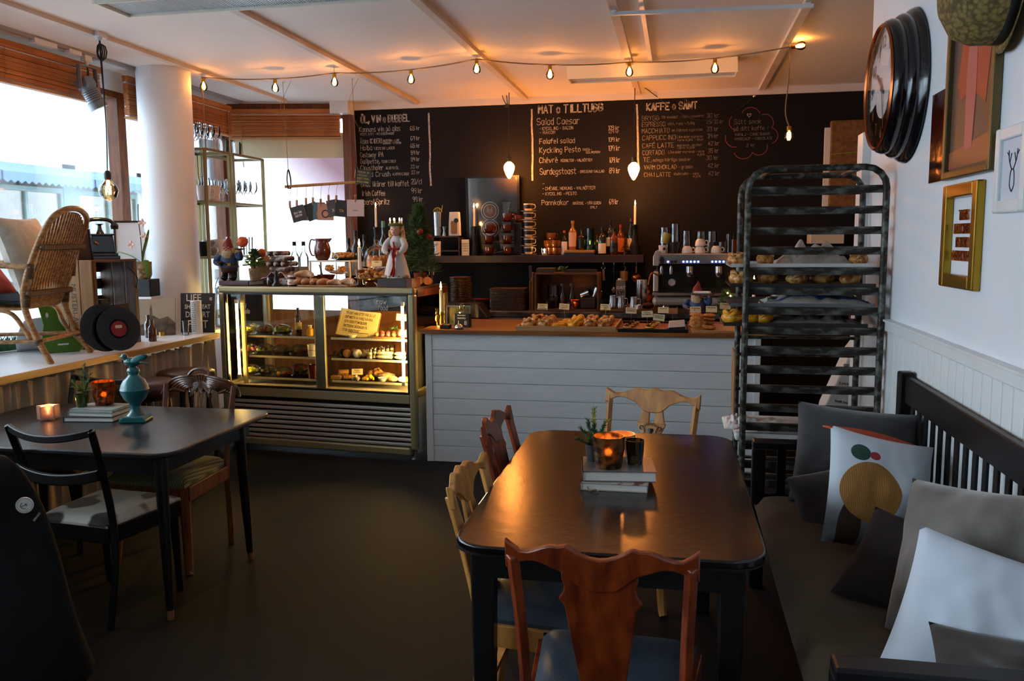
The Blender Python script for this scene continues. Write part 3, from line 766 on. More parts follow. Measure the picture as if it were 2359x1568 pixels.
for s in (-1, 1):
    for k in range(7):
        f = k / 6; r0 = .205 - .022 * k
        P = [(s * (.232 - .012 * k), -.05, .79 + .006 * k)]
        for i in range(1, 9):
            a = math.radians(8 + i * 13); P.append((s * (.045 + r0 * .9 * math.cos(a)), -.055 - .01 * math.sin(i), .79 + (.105 - .006 * k) * math.sin(a) * (1 - .05 * k)))
        P.append((s * .05, -.055, .845 - .01 * k)); P.append((s * (.06), -.05, .815 - .004 * k))
        B().tube(smooth_path(P, 3), [.0085] * (3 * (len(P) - 1) + 1), 6).obj('carved_frond', m_carve, t, 60)
    sc_ = [(s * (.055 + .022 * (1 - i / 16) * math.cos(i * .62)), -.062, .835 + .022 * (1 - i / 16) * math.sin(i * .62)) for i in range(16)]
    B().tube(sc_, [.008 * (1 - i / 24) for i in range(16)], 6).obj('scroll', m_carve, t, 60)
for i in range(7):
    a = math.radians(-60 + i * 20); P = [(0, -.055, .80), (math.sin(a) * .02, -.062, .84), (math.sin(a) * .055, -.055, .865 + math.cos(a) * .04)]
    B().tube(smooth_path(P, 4), [.005 + .006 * k / 8 for k in range(9)], 6).obj('shell_lobe', m_carve, t, 60)
B().tube(smooth_path([(-.065, -.05, .9), (-.04, -.055, .925), (0, -.055, .935), (.04, -.055, .925), (.065, -.05, .9)], 4), .008, 6).obj('shell_arch', m_carve, t, 60)
for k in range(4): B().tube([(-.03 + k * .02, -.0, .46), (-.03 + k * .02, -.052, .81)], .006, 6).obj('back_spindle', m_carve, t, 60)
# bar stools at the ledge
m_leather = mat('brown_leather', '4a2a18', .35, col2='37200f', scale=6, bump=.1, bscale=60)
def stool(label, loc):
    t = thing('bar_stool', label, 'stool', loc)
    B().lathe([(.17, .665), (.185, .68), (.19, .71), (.185, .74), (.16, .752), (.08, .757), (.001, .757)], 28).obj('seat', m_leather, t, 60)
    B().lathe([(.15, .64), (.16, .665)], 24).obj('seat_frame', m_dkwood, t)
    for k in range(4):
        a = PI / 4 + k * PI / 2; c, s = math.cos(a), math.sin(a)
        pr = [(.0, .016), (.1, .018), (.14, .024), (.2, .016), (.4, .02), (.46, .028), (.5, .018), (.64, .022)]
        B().tube([(c * (.2 - z * .12), s * (.2 - z * .12), z) for z, r in pr], [r for z, r in pr], 10).obj('leg', m_dkwood, t)
    B().tube([(.155 * math.cos(i * PI / 12), .155 * math.sin(i * PI / 12), .26) for i in range(24)], .01, 6, True).obj('foot_ring', m_brass, t)
stool('round brown leather bar stool behind the carved chair', (-3.245, 5.1, 0)); stool('round brown leather bar stool behind the teal bird ornament', (-3.245, 4.66, 0))
# ================================================================== BENCH
bn = thing('slatted_bench', 'long black slatted bench with olive seat pad along the white wall', 'bench', (0, 0, 0))
y0, y1 = 1.84, 3.92
B().bar((.985, y0, .945), (.985, y1 - .03, .945), .03, .115).obj('back_rail', m_black, bn, 0, .006)
B().bar((.985, y0, .5), (.985, y1 - .03, .5), .03, .07).obj('back_rail', m_black, bn, 0, .006)
for y in (y0 + .02, y1): B().box((.98, y, .51), (.06, .06, 1.02)).obj('post', m_black, bn, 0, .008)
for y in (y0 + .02, y1): B().box((.37, y, .33), (.06, .06, .66)).obj('post', m_black, bn, 0, .008)
me = B().box((0, 0, 0), (.01, .04, .42)).mesh('slat', 0); y = y0 + .1
while y < y1 - .06: o = link('slat', me, m_black, bn, bev=.003); o.location = (.985, y, .71); y += .098
for y in (y0, y1):
    B().box((.67, y, .675), (.66, .075, .035)).obj('arm', m_black, bn, 0, .008)
    B().box((.67, y, .42), (.56, .03, .05)).obj('arm_rail', m_black, bn, 0)
    for k in range(5): B().box((.47 + k * .1, y, .55), (.04, .014, .24)).obj('arm_slat', m_black, bn, 0, .003)
B().box((.67, (y0 + y1) / 2, .36), (.6, y1 - y0 - .06, .08)).obj('seat_frame', m_black, bn, 0, .004)
m_olive = mat('olive_seat_fabric', '4a4030', .85, col2='3f3628', scale=7, bump=.15, bscale=160)
def pad(u, v):
    a, b = u * 2 - 1, v * 2 - 1; e = max(0, 1 - abs(a) ** 10) ** .5 * max(0, 1 - abs(b) ** 24) ** .5
    return (.655 + a * .305, (y0 + y1) / 2 + b * (y1 - y0 - .09) / 2, .40 + .07 * e + .004 * math.sin(v * 9))
b = B().grid(pad, 17, 41); b.obj('seat_pad', m_olive, bn, 60)
# ================================================================== BAKERY RACK
rk = thing('bakery_rack', 'tall worn steel bakery rack on the passage beside the counter', 'rack', (0, 0, 0))
x0, x1, ya, yb, zt = .335, .985, 4.45, 5.0, 1.945
for y in (ya, yb):
    P = [(x0, y, .1), (x0, y, 1.2), (x0, y, zt - .1)] + [(x0 + .1 - .1 * math.cos(a), y, zt - .1 + .1 * math.sin(a)) for a in (.4, .8, 1.2, 1.57)] + \
        [(x1 - .1 + .1 * math.sin(a), y, zt - .1 + .1 * math.cos(a)) for a in (0, .4, .8, 1.2, 1.57)] + [(x1, y, 1.2), (x1, y, .1)]
    B().tube(P, .0165, 10).obj('hoop_post', m_rust, rk, 60)
zs = [1.842 - k * .1005 for k in range(17)]
for y in (ya + .012, yb - .012):
    s = 1 if y < 4.7 else -1
    q_ = -.022 if s > 0 else -.004
    me = B().prism([(-.002, q_), (.002, q_), (.002, .012), (.028, .012), (.028, .016), (-.002, .016)], 0, x1 - x0 - .024).mesh('tray_rail', 0)
    for z in zs:
        o = link('tray_rail', me, m_rust, rk); o.location = (x0 + .012 if s < 0 else x1 - .012, y, z); o.rotation_euler = (0, 0, -PI / 2 if s < 0 else PI / 2)
for x in (x0 + .11, x1 - .11): B().tube([(x, ya, zt), (x, yb, zt)], .012, 8).obj('top_tie', m_rust, rk)
for x in (x0, x1): B().tube([(x, ya, .12), (x, yb, .12)], .014, 8).obj('base_tie', m_rust, rk)
for x in (x0, x1):
    for y in (ya, yb):
        w = B().at((x, y, .04), (0, PI / 2, 0)).lathe([(.012, -.014), (.04, -.014), (.04, .014), (.012, .014)], 16); w.obj('caster', m_blackplastic, rk)
# ================================================================== CHALK MENUS
UX, UZ = Vector((1, 0, 0)), Vector((0, 0, 1))
kb = 7.9 / FPX * .985
def wline(rows, name, m, th):
    b = B()
    for s, x, y, h, w in rows:
        p = PY(x, y, YB - .0025); q = PY(x + w, y, YB)
        chalk(b, s, p, UX, UZ, h * kb, th * kb, (q.x - p.x))
    return b.obj(name, m, wall_b, 0)
def menu(title, rows, m=None, th=1.5):
    for r in rows: wline([r], 'chalk_line', m or m_chalk, th * .82 if r[3] > 8 else .8)
wline([('ÖL, VIN o BUBBEL', 832, 283, 16, 111)], 'chalk_heading', m_chalk, 3.2)
wline([('MAT o TILLTUGG', 1241, 261, 17, 147)], 'chalk_heading', m_chalk, 3.4)
wline([('KAFFE o SÅNT', 1490, 254, 15, 115)], 'chalk_heading', m_chalk, 3.2)
menu('drinks', [('Kannans vin på glas', 828, 304, 12, 94), ('RÖTT, VITT * MOUSSERANDE', 830, 312, 5, 78), ('65 kr', 945, 300, 9, 22), ('Älska (CIDER)', 830, 331, 11, 50),
    ('INGEFÄRA - LIME', 882, 326, 4.5, 38), ('HONUNG - CITRON', 882, 332, 4.5, 42), ('69 kr', 946, 323, 9, 21), ('Holba', 831, 346, 11, 26), ('TJECKISK LAGER', 861, 345, 6, 48), ('65 kr', 946, 340, 9, 21),
    ('Castaway IPA', 830, 362, 11, 53), ('59 kr', 947, 356, 9, 20), ('Galipette,', 831, 377, 11, 44), ('TORR CIDER', 879, 375, 6, 33), ('59 kr', 947, 371, 9, 20), ('Clausthaler', 831, 392, 11, 52),
    ('ALKFRI ÖL', 889, 390, 6, 30), ('33 kr', 946, 388, 8, 20), ('Good Crush', 833, 407, 11, 66), ('ALKFRI CIDER', 904, 404, 6, 38), ('33 kr', 947, 401, 8, 20), ('Goda likörer till kaffet', 832, 430, 12, 110),
    ('20/cl', 948, 424, 12, 23), ('Irish Coffee', 833, 451, 12, 54), ('99 kr', 948, 445, 12, 24), ('Aperol Spritz', 832, 471, 13, 65), ('99 kr', 951, 464, 11, 23)], None, 1.5)
menu('food', [('Salad Caesar', 1237, 288, 15, 98), ('- KYCKLING - BACON', 1243, 300, 7, 77), ('109 kr', 1401, 299, 9, 25), ('- RÄKOR', 1243, 309, 6.5, 36), ('139 kr', 1401, 307, 8, 25), ('Falafel sallad', 1243, 331, 11, 81),
    ('109 kr', 1401, 326, 9, 27), ('Kyckling Pesto', 1243, 352, 12, 94), ('PASTA *', 1343, 347, 5, 20), ('SOLMOGEN', 1350, 353, 4.5, 32), ('109 kr', 1401, 347, 11, 27), ('Chévrè', 1243, 375, 12, 41),
    ('RÖDBETOR * VALNÖTTER', 1292, 373, 6, 72), ('109 kr', 1403, 374, 11, 25), ('Surdegstoast', 1244, 402, 14, 83), ('* DRESSAD SALLAD', 1332, 398, 5.5, 60), ('89 kr', 1404, 399, 12, 24), ('-', 1250, 426, 6, 4),
    ('- CHÈVRE, HONUNG * VALNÖTTER', 1250, 438, 7, 121), ('- KYCKLING * PESTO', 1250, 450, 7, 78), ('Pannkakor', 1248, 472, 11, 62), ('GRÄDDE * VÅR EGEN', 1320, 471, 6, 64), ('SYLT', 1360, 480, 5, 16), ('69 kr', 1404, 470, 11, 20)], None, 1.5)
menu('coffee', [('BRYGG', 1479, 278, 10, 39), ('färskmalet * rättvisemärkt', 1524, 273, 6, 98), ('30 kr', 1628, 271, 9, 28), ('ESPRESSO', 1479, 292, 10, 53), ('sött, rund * fyllig', 1538, 288, 6, 62), ('25/30 kr', 1628, 285, 8, 38),
    ('MACCHIATO', 1479, 307, 10, 63), ('en fläckad espresso', 1548, 303, 6, 70), ('33 kr', 1629, 302, 9, 25), ('CAPPUCCINO', 1480, 323, 10, 76), ('Lika delar espresso', 1560, 318, 5.5, 58), ('varm mjölk * skum', 1560, 325, 5, 60),
    ('39 kr', 1630, 318, 9, 24), ('CAFÉ LATTE', 1480, 341, 10, 72), ('espresso * mycket', 1560, 337, 5, 57), ('varm mjölk', 1560, 343, 5, 40), ('42 kr', 1631, 335, 9, 25), ('CORTADO', 1480, 357, 10, 50),
    ('Lika delar espresso * varm', 1540, 353, 5.5, 82), ('mjölk', 1607, 358, 5, 16), ('35 kr', 1631, 352, 9, 24), ('TE,', 1482, 373, 10, 19), ('många härliga smaker', 1505, 372, 7, 86), ('30 kr', 1627, 368, 9, 27),
    ('VARM CHOKLAD', 1484, 390, 9, 74), ('* grädde', 1563, 388, 7, 33), ('42 kr', 1630, 386, 9, 26), ('CHAI LATTE', 1484, 407, 9, 61), ('chaikryddor * varm', 1553, 403, 5.5, 56), ('mjölk', 1597, 408, 5, 17), ('42 kr', 1632, 404, 9, 25)], m_chalkdim, 1.4)
menu('cloud', [('Sätt smak', 1691, 286, 10, 62), ('på ditt kaffe !', 1691, 301, 9, 78), ('VANILJ - CANE SUGAR', 1693, 313, 5.5, 80), ('HASELNUT - CHOCOLATE', 1693, 323, 5.5, 86), ('2 kr', 1719, 338, 7, 20)], m_chalkdim, 1.2)
def wpoly(pts, m, th, name):
    b = B(); P = [PY(x, y, YB - .0025) for x, y in pts]
    for a, c in zip(P, P[1:]):
        d = (c - a).normalized(); r = d.cross(Vector((0, -1, 0))).normalized() * th * kb / 2; b.add([a - r, c - r, c + r, a + r], [(0, 1, 2, 3)])
    return b.obj(name, m, wall_b, 0)
for x0, y0, x1, y1 in ((988, 260, 992, 428), (1225, 251, 1227, 416), (1467, 240, 1471, 395)):
    wpoly([(x0 + (x1 - x0) * t / 10 + random.uniform(-.8, .8), y0 + (y1 - y0) * t / 10) for t in range(11)], m_chalk, 4.2, 'chalk_stroke')
cl_ = []
for k, (cx, cy, r, a0, a1) in enumerate(((1700, 282, 20, 95, 225), (1730, 268, 22, 200, 340), (1762, 282, 20, 250, 400), (1772, 312, 20, 290, 430), (1748, 338, 20, 340, 500), (1712, 345, 22, 20, 160), (1693, 318, 22, 80, 200))):
    wpoly([(cx + r * math.cos(math.radians(a0 + (a1 - a0) * i / 10)), cy + r * math.sin(math.radians(a0 + (a1 - a0) * i / 10)) * .95) for i in range(11)], m_chalkred, 1.6, 'chalk_cloud_arc')
wpoly([(1726, 270), (1721, 264), (1723, 261), (1726, 264), (1729, 261), (1731, 264), (1726, 270)], m_chalk, 1.2, 'chalk_heart')
# ================================================================== BULBS
m_amber = glass('amber_bulb_glass', (1, .80, .5), .02, 1.2)
m_bulbclear = glass('clear_bulb_glass', (1, .93, .8), .02, 1.1)
m_fil = emit('filament', (1, .42, .08), 60); m_filw = emit('filament_bright', (1, .5, .13), 90)
m_glowbulb = emit('glowing_pendant_bulb', (1, .40, .09), 22)
_n = m_glowbulb.node_tree; _m = _n.nodes.new('ShaderNodeMixShader'); _t = _n.nodes.new('ShaderNodeBsdfTransparent'); _e = [x for x in _n.nodes if x.type == 'EMISSION'][0]
_n.links.new(_e.outputs[0], _m.inputs[1]); _n.links.new(_t.outputs[0], _m.inputs[2]); _n.links.new(_m.outputs[0], [x for x in _n.nodes if x.type == 'OUTPUT_MATERIAL'][0].inputs[0])
m_flame = emit('candle_flame', (1, .58, .22), 26)
m_wax = mat('white_candle_wax', 'efe3cf', .5, emis='ffb070', es=.05); m_cablek = mat('black_cable', '141414', .6)
def edison(parent, loc, rot=(0, 0, 0), s=1., power=1.45, name='bulb'):
    q = B().cup([(.006, -.098), (.018, -.094), (.027, -.082), (.0295, -.068), (.025, -.05), (.015, -.034), (.0125, -.025)][0:], .0008, 16).obj(name, m_bulbclear, parent)
    put(q, loc, rot=rot, sc=s)
    B().lathe([(.0, 0), (.012, -.001), (.014, -.006), (.014, -.028), (.012, -.03)][1:], 14).obj('cap', m_brass, q)
    f = B()
    for k in range(4):
        a = k * PI / 2; f.tube([(.003 * math.cos(a), .003 * math.sin(a), -.036), (.010 * math.cos(a), .010 * math.sin(a), -.045), (.009 * math.cos(a), .009 * math.sin(a), -.078)], .0024, 5)
    tag(f.obj('filament', m_fil, q), kind='stuff')
    lamp('bulb_light', (0, 0, -.06), power, (1, .40, .11), .018, q)
    return q
st = thing('string_lights', 'warm string of filament bulbs strung across the ceiling', 'string lights')
H = [PZ(465, 178, 2.88), PZ(770, 168, 2.88), PZ(1098, 136, 2.88), PZ(1450, 143, 2.88), PZ(1818, 108, 2.88)]
cable = []
for a, c in zip(H, H[1:]):
    for i in range(9): t_ = i / 9; p = a.lerp(c, t_); p.z -= .05 * 4 * t_ * (1 - t_) * .6; cable.append(p)
cable.append(H[-1])
B().tube(cable, .005, 6).obj('cable', m_string, st)
B().tube(smooth_path([H[-1], H[-1] + Vector((.004, 0, -.2)), H[-1] + Vector((-.012, 0, -.42)), PY(1818, 292, H[-1].y)], 5), .0045, 6).obj('cable', m_string, st)
B().tube(smooth_path([H[0], H[0] + Vector((.004, .0, -.6)), H[0] + Vector((-.008, 0, -1.1)), Vector((H[0].x, H[0].y, 1.0))], 5), .0045, 6).obj('cable', m_string, st)
for hh in H: B().tube([hh + Vector((0, 0, .05)), hh, hh + Vector((.008, 0, -.006))], .003, 5).obj('hook', m_chrome, st)
for bx in (468, 619, 770, 935, 1097, 1267, 1446, 1629):
    best = min((abs(_rt.dot(p - CAM) / _fw.dot(p - CAM) * FPX + 1179.5 - bx), i) for i, p in enumerate(cable))[1]
    i2 = min(best + 1, len(cable) - 1); a = cable[best]
    fa = _rt.dot(a - CAM) / _fw.dot(a - CAM) * FPX + 1179.5; nb = cable[i2]; fb = _rt.dot(nb - CAM) / _fw.dot(nb - CAM) * FPX + 1179.5
    p = a.lerp(nb, max(0, min(1, (bx - fa) / (fb - fa)))) if i2 != best and abs(fb - fa) > 1 else a
    edison(st, p + Vector((0, 0, -.004)))
edison(st, H[-1] + Vector((.01, 0, -.002)), (0, -PI / 2 - .1, 0)); edison(st, PY(1818, 290, H[-1].y), (0, 0, 0), 1.05)
def pendant(label, px, py, Y, ztop, kind, s):
    c = PY(px, py, Y); t = thing('pendant_lamp', label, 'pendant lamp', (c.x, c.y, ztop))
    dz = c.z - ztop
    if kind == 'globe':
        B().box((0, 0, -.015), (.05, .09, .03)).lathe([(.01, -.05), (.02, -.04), (.02, -.03)], 10).obj('ceiling_socket', m_white, t)
        for k in (0, 1): B().tube(smooth_path([(k * .006, 0, -.04), (.004 + k * .006, 0, -.25), (.012, .0, dz * .6), (.0, 0, dz + .13)], 6), .0035, 6).obj('cord', m_cablek, t)
        lo = B()
        for k in range(3):
            lo = B().tube([(.02 * math.sin(a / 8 * 2 * PI) * (1 + .3 * k) + .008, .012 * k - .012, -.12 - .05 * math.cos(a / 8 * 2 * PI)) for a in range(8)], .0045, 6, True); lo.obj('cord_loop', m_cablek, t)
        B().lathe([(.019, dz + .072), (.022, dz + .08), (.022, dz + .115), (.012, dz + .13)], 14).obj('lamp_holder', m_blackplastic, t)
        gl = B().lathe([(.001, dz - .062), (.03, dz - .055), (.052, dz - .034), (.062, dz), (.052, dz + .034), (.03, dz + .055), (.018, dz + .072)], 22).obj('globe_bulb', m_amber, t)
        f = B().tube([(.016 * math.cos(k * 1.05), .016 * math.sin(k * 1.05), dz - .02 + (k % 2) * .05) for k in range(9)], .0035, 5); f.obj('filament', m_filw, gl)
        lamp('bulb_light', (0, 0, dz), 5, (1, .5, .18), .03, t)
    else:
        B().tube(smooth_path([(.004, 0, 0), (0, 0, dz * .4), (0, 0, dz + .11)], 6), .004, 6).obj('cord', m_cablek, t)
        B().lathe([(.018, dz + .068), (.02, dz + .075), (.02, dz + .11), (.01, dz + .12)], 14).obj('lamp_holder', m_blackplastic, t)
        bl_ = B().lathe([(.001, dz - .086), (.012, dz - .08), (.032, dz - .045), (.048, dz), (.05, dz + .02), (.043, dz + .043), (.028, dz + .058), (.017, dz + .068)], 24, wob=lambda a, z: 1 + .03 * math.cos(a * 12)).obj('bulb', m_glowbulb, t)
        lamp('bulb_light', (0, -.0, dz - .0), 21, (1, .30, .05), .055, t)
    return t
pendant('big amber globe pendant hanging over the window ledge', 250, 440, 4.96, 2.93, 'globe', 1)
pendant('glowing pendant bulb on black cord left of the food menu heading', 1173, 390, 7.72, 2.93, 'egg', 1)
pendant('glowing pendant bulb on black cord beside the coffee menu', 1460, 392, 7.6, 2.93, 'egg', 1)
# cord hooks and loose cables at the wall top
h1 = PY(1168, 243, YB - .02); t = thing('cord_hook', 'black cord hook at the chalkboard top above the left pendant', 'hook', h1)
B().box((0, .012, 0), (.05, .015, .035)).lathe([(.012, 0), (.012, .03)], 10, (0, 0, -.015)).obj('hook_body', m_blackplastic, t)
B().tube(smooth_path([(0, -.02, 0), (-.02, -.1, .06), (0, -.22, .13), (.02, -.15, .1), (.012, -.02, -.02)], 5), .004, 6).obj('cord', m_cablek, t)
h2 = PY(1738, 221, YB - .015); t = thing('cord_hook', 'small round cord hook right of the coffee heading', 'hook', h2)
B().at((0, 0, 0), (PI / 2, 0, 0)).lathe([(.012, -.015), (.014, .005), (.006, .012)], 12).obj('hook_body', m_chrome, t)
pts = [PY(1463, 188, 7.6), PY(1490, 205, 7.8), PY(1510, 220, 7.97), PY(1570, 262, 7.985), PY(1620, 277, 7.985), PY(1690, 258, 7.985), PY(1738, 223, 7.97)]
tag(B().tube(smooth_path(pts, 6), .0038, 6).obj('lamp_cable', m_cablek, None), 'thin black cable sagging across the coffee menu to a hook', 'cable')
# ================================================================== CANDLES
def flame(parent, z, s=1., power=.5):
    B().lathe([(.0005, z), (.005 * s, z + .006 * s), (.0068 * s, z + .014 * s), (.004 * s, z + .03 * s), (.0004, z + .046 * s)], 10).obj('flame', m_flame, parent)
    if power: lamp('flame_light', (0, 0, z + .03), power, (1, .42, .12), .012, parent)
def taper(parent, z0, z1, r=.0105):
    B().lathe([(r, z0), (r * .96, z1 - .004), (r * .7, z1), (.0005, z1 - .002)], 14).obj('candle', m_wax, parent)
    B().tube([(0, 0, z1 - .003), (0, 0, z1 + .008)], .001, 5).obj('wick', m_blackplastic, parent)
def black_stick(label, px, py0, py1, flame_y):
    p = PZ(px, 583, SHZ); Y = 7.87; b0 = PY(px, py0, Y); t = thing('candlestick', label, 'candle holder', (b0.x, Y, SHZ))
    hz = PY(px, py1, Y).z - SHZ; tz = PY(px, flame_y, Y).z - SHZ
    B().lathe([(.05, 0), (.052, .01), (.04, .03), (.045, .07), (.038, .1), (.026, .13), (.03, .16), (.02, .19), (.024, hz - .02), (.03, hz - .01), (.028, hz), (.001, hz)], 16, wob=lambda a, z: 1 + .06 * math.sin(3 * a + z * 60)).obj('figure_base', m_black, t, 60)
    taper(t, hz - .005, tz); flame(t, tz + .003, 1., .7)
black_stick('black candlestick with lit white taper behind the doll', 868, 583, 523, 477)
black_stick('black candlestick with lit taper before the framed coffee poster', 1093, 583, 521, 480)
black_stick('black candlestick with lit taper at the right end of the wall shelf', 1462, 583, 517, 473)
# ================================================================== SMALL WARE BUILDERS
m_glassware = glass('glassware', (.975, .985, .985), .02, 1.0)
m_paper = mat('white_paper', 'e6e1d8', .8); m_card = mat('cream_card', 'e0d2a4', .8); m_ink = mat('dark_ink', '1d1a18', .9)
m_kraft = mat('kraft_paper', '9c7146', .85, col2='86603a', scale=8, bump=.2, bscale=30)
m_brownglaze = mat('brown_glaze', '6d2a0e', .18, col2='4d1b08', scale=4, coat=.5)
m_amberglaze = mat('amber_glaze', '8a5522', .2, col2='5f3512', scale=5, coat=.4)
m_creamcup = mat('cream_china', 'dccfb4', .25); m_blackprint = mat('black_print', '1a1714', .4)
m_whitecup = mat('white_china', 'e9e2da', .22, coat=.3)
m_copper = mat('copper', 'b5602f', .25, 1.0)
m_darkglass = mat('dark_bottle_glass', '12100c', .08, coat=.6); m_greenglass = mat('green_bottle_glass', '14241a', .08, coat=.6)
m_amberglass = mat('amber_bottle_glass', '5a2606', .08, coat=.6); m_clearliq = mat('pale_spirit_bottle', '8b5a2c', .08, coat=.5)
def bottle(label, p, h, r, mg, ml=None, mc=None, lab=(.2, .52), neck=.3, shoulder=.62, group=None, txt=None, name='bottle'):
    t = thing(name, label, 'bottle', p, 0, group)
    s = h * shoulder
    B().lathe([(r * .9, 0), (r, .006), (r, s), (r * .8, s + h * .06), (r * neck, s + h * .15), (r * neck, h * .95), (r * neck * 1.12, h * .955), (r * neck * 1.12, h * .97), (.001, h * .97)], 16).obj('glass_body', mg, t, 40)
    if ml: B().lathe([(r * 1.012, h * lab[0]), (r * 1.012, h * lab[1])], 16).obj('label', ml, t, 40)
    if mc: B().lathe([(r * neck * 1.18, h * .90), (r * neck * 1.18, h), (.001, h)], 12).obj('cap', mc, t, 40)
    if txt: lettering(txt, r * .9, m_ink, t, (0, -r * 1.03, h * (lab[0] + lab[1]) / 2), bold=.001)
    return t
def hand_loop(b, r, z0, z1, out, th=.004, side=1):
    b.tube(smooth_path([(side * r * .97, 0, z1), (side * (r + out * .7), 0, z1 + .002), (side * (r + out), 0, (z0 + z1) / 2), (side * (r + out * .6), 0, z0), (side * r * .93, 0, z0)], 4), th, 6); return b
CUPS = {}
def cup_saucer(label, p, m, kind='brown', saucer=True, rz=0, group=None, s=1.):
    key = (kind, saucer)
    if key in CUPS: return dup(CUPS[key], p, rz, label, group, sc=s)
    t = thing('coffee_cup', label, 'cup', p, rz, group); z0 = .012 if saucer else 0
    if saucer: B().lathe([(.03, 0), (.034, .002), (.078, .011), (.079, .013), (.034, .006), (.001, .005)], 24).obj('saucer', m if kind != 'cream' else m_creamcup, t, 40)
    c = B().cup([(.028, z0), (.04, z0 + .012), (.0455, z0 + .035), (.047, z0 + .068)], .003, 20); c.obj('bowl', m, t, 50)
    if kind == 'cream':
        B().lathe([(.0445, z0 + .02), (.0468, z0 + .036), (.0475, z0 + .056)], 20).obj('print_band', m_blackprint, t, 50)
    hand_loop(B(), .046, z0 + .02, z0 + .056, .022).obj('handle', m if kind != 'cream' else m_creamcup, t, 60)
    put(t, p, rz, sc=s); CUPS[key] = t; return t
def tumbler(label, p, h, r0, r1, m=None, group=None, flip=False, name='drinking_glass'):
    t = B().cup([(r0, 0), (r1, h)], .002, 18).obj(name, m or m_glassware, None, 40); tag(t, label, 'glass', group)
    put(t, Vector(p) + Vector((0, 0, h if flip else 0)), rot=(PI if flip else 0, 0, 0)); return t
SY = 7.86
def SP(px, Y=SY): p = PY(px, 583, Y); return Vector((p.x, Y, SHZ))
def hpx(n, Y=SY): return n * Y * .985 / FPX
# ================================================================== ON THE WALL SHELF
rk2 = thing('shelf_riser', 'small dark two-tier rack at the left of the wall shelf', 'rack', SP(1034) + Vector((0, 0, 0)))
for z in (.045, .178): B().box((0, 0, z), (.26, .2, .012)).obj('tier', m_dkwood, rk2, 0)
for x in (-.125, .125): B().box((x, 0, .092), (.01, .2, .184)).obj('side', m_dkwood, rk2, 0)
zr = SHZ + .184
t = thing('cocktail_shaker', 'tall steel shaker with gold strainer on the small rack', 'shaker', (SP(1011).x, SY - .02, zr))
B().lathe([(.032, 0), (.036, .005), (.042, .225), (.04, .228), (.001, .22)], 20).obj('tin', m_chrome, t)
b = B().at((0, 0, .228), (PI / 2, 0, 0))
b.tube([(.04 * math.cos(a * PI / 8), .04 * math.sin(a * PI / 8), 0) for a in range(9)], .005, 6)
for k in (-1, 0, 1): b.bar((k * .016, 0, 0), (k * .016, .032, 0), .005)
b.obj('strainer', m_brass, t); B().bar((.036, 0, .23), (.05, 0, .29), .006).obj('strainer_handle', m_brass, t)
t = thing('jigger', 'small steel jigger beside the shaker', 'jigger', (SP(1026).x, SY - .03, zr)); B().lathe([(.02, 0), (.008, .05), (.018, .09)], 14).obj('double_cone', m_chrome, t)
t = thing('coffee_bag', 'white coffee bag with black round sticker and window', 'bag', (SP(1050).x, SY - .02, zr))
B().prism([(-.055, 0), (.055, 0), (.052, .12), (.045, .225), (-.045, .225), (-.052, .12)], -.03, .03).obj('bag', m_paper, t, 0, .006)
B().prism(rrect(-.03, .02, .03, .14, .012), -.033, -.03).obj('window', m_kraft, t, 0); B().at((.022, -.034, .145), (PI / 2, 0, 0)).lathe([(.022, -.002), (.022, .002)], 18).obj('sticker', m_blackprint, t)
t = thing('paper_cup', 'white paper cup under the small rack tier', 'cup', SP(1016) + Vector((0, -.12, 0))); B().cup([(.03, 0), (.034, .13)], .002, 18).obj('wall', m_whitecup, t); B().lathe([(.034, .128), (.035, .134), (.03, .136)], 18).obj('rim', m_whitecup, t)
t = thing('book', 'white booklet standing upright beside the small rack', 'book', SP(1076) + Vector((0, -.06, 0)), .2); B().box((0, 0, .075), (.07, .018, .15)).obj('cover', m_paper, t, 0)
for k in range(4): lettering('BÖNA'[k:] + 'RNA', .016, m_ink, t, (0, -.0095, .11 - k * .022), extr=.0002)
# poster
pp = PY(1137, 490, YB - .03); pw, ph = hpx(126), hpx(188)
t = thing('framed_poster', 'black framed glossy poster of latte cups and a glass carafe', 'poster', (pp.x, 7.965, SHZ), 0, rot=(math.radians(3), 0, 0))
for x in (-pw / 2, pw / 2): B().box((x, 0, ph / 2), (.02, .024, ph)).obj('frame_side', m_black, t, 0)
for z in (.01, ph - .01): B().box((0, 0, z), (pw, .024, .02)).obj('frame_side', m_black, t, 0)
B().box((0, .006, ph / 2), (pw - .01, .004, ph - .01)).obj('print', mat('poster_brown', '2a211c', .3, col2='4d443c', scale=3), t, 0)
def disc(r, x, z, y, m, nm): b = B().at((x, y, z), (PI / 2, 0, 0)).lathe([(r, -.0004), (r, .0004)], 28); return b.obj(nm, m, t)
for z in (ph * .34, ph * .56):
    disc(.088, -.03, z, .002, m_whitecup, 'printed_saucer'); disc(.08, -.03, z, .001, MATS['poster_brown'], 'printed_saucer'); disc(.066, -.03, z, .0, m_whitecup, 'printed_cup'); disc(.058, -.03, z, -.001, mat('latte', '8a4c30', .5), 'printed_coffee')
    f = B()
    for k in range(4):
        for s in (-1, 1): f.tube(smooth_path([(-.03, -.003, z - .03 + k * .014), (-.03 + s * .018, -.003, z - .02 + k * .014), (-.03 + s * (.034 - k * .006), -.003, z + .0 + k * .014)], 3), .003, 4)
    tag(f.obj('latte_leaf', m_whitecup, t), kind='stuff')
B().prism([(.07, .06), (.2, .06), (.2, .2), (.16, .33), (.15, .42), (.17, .5), (.09, .5), (.1, .42), (.1, .33), (.05, .2)], .0, .001).obj('printed_carafe', mat('print_blue_grey', '8fa2b5', .3), t, 0)
B().box((0, -.008, ph / 2), (pw - .03, .002, ph - .03)).obj('pane', glass('acrylic', (1, 1, 1), .05, 1.6), t, 0)
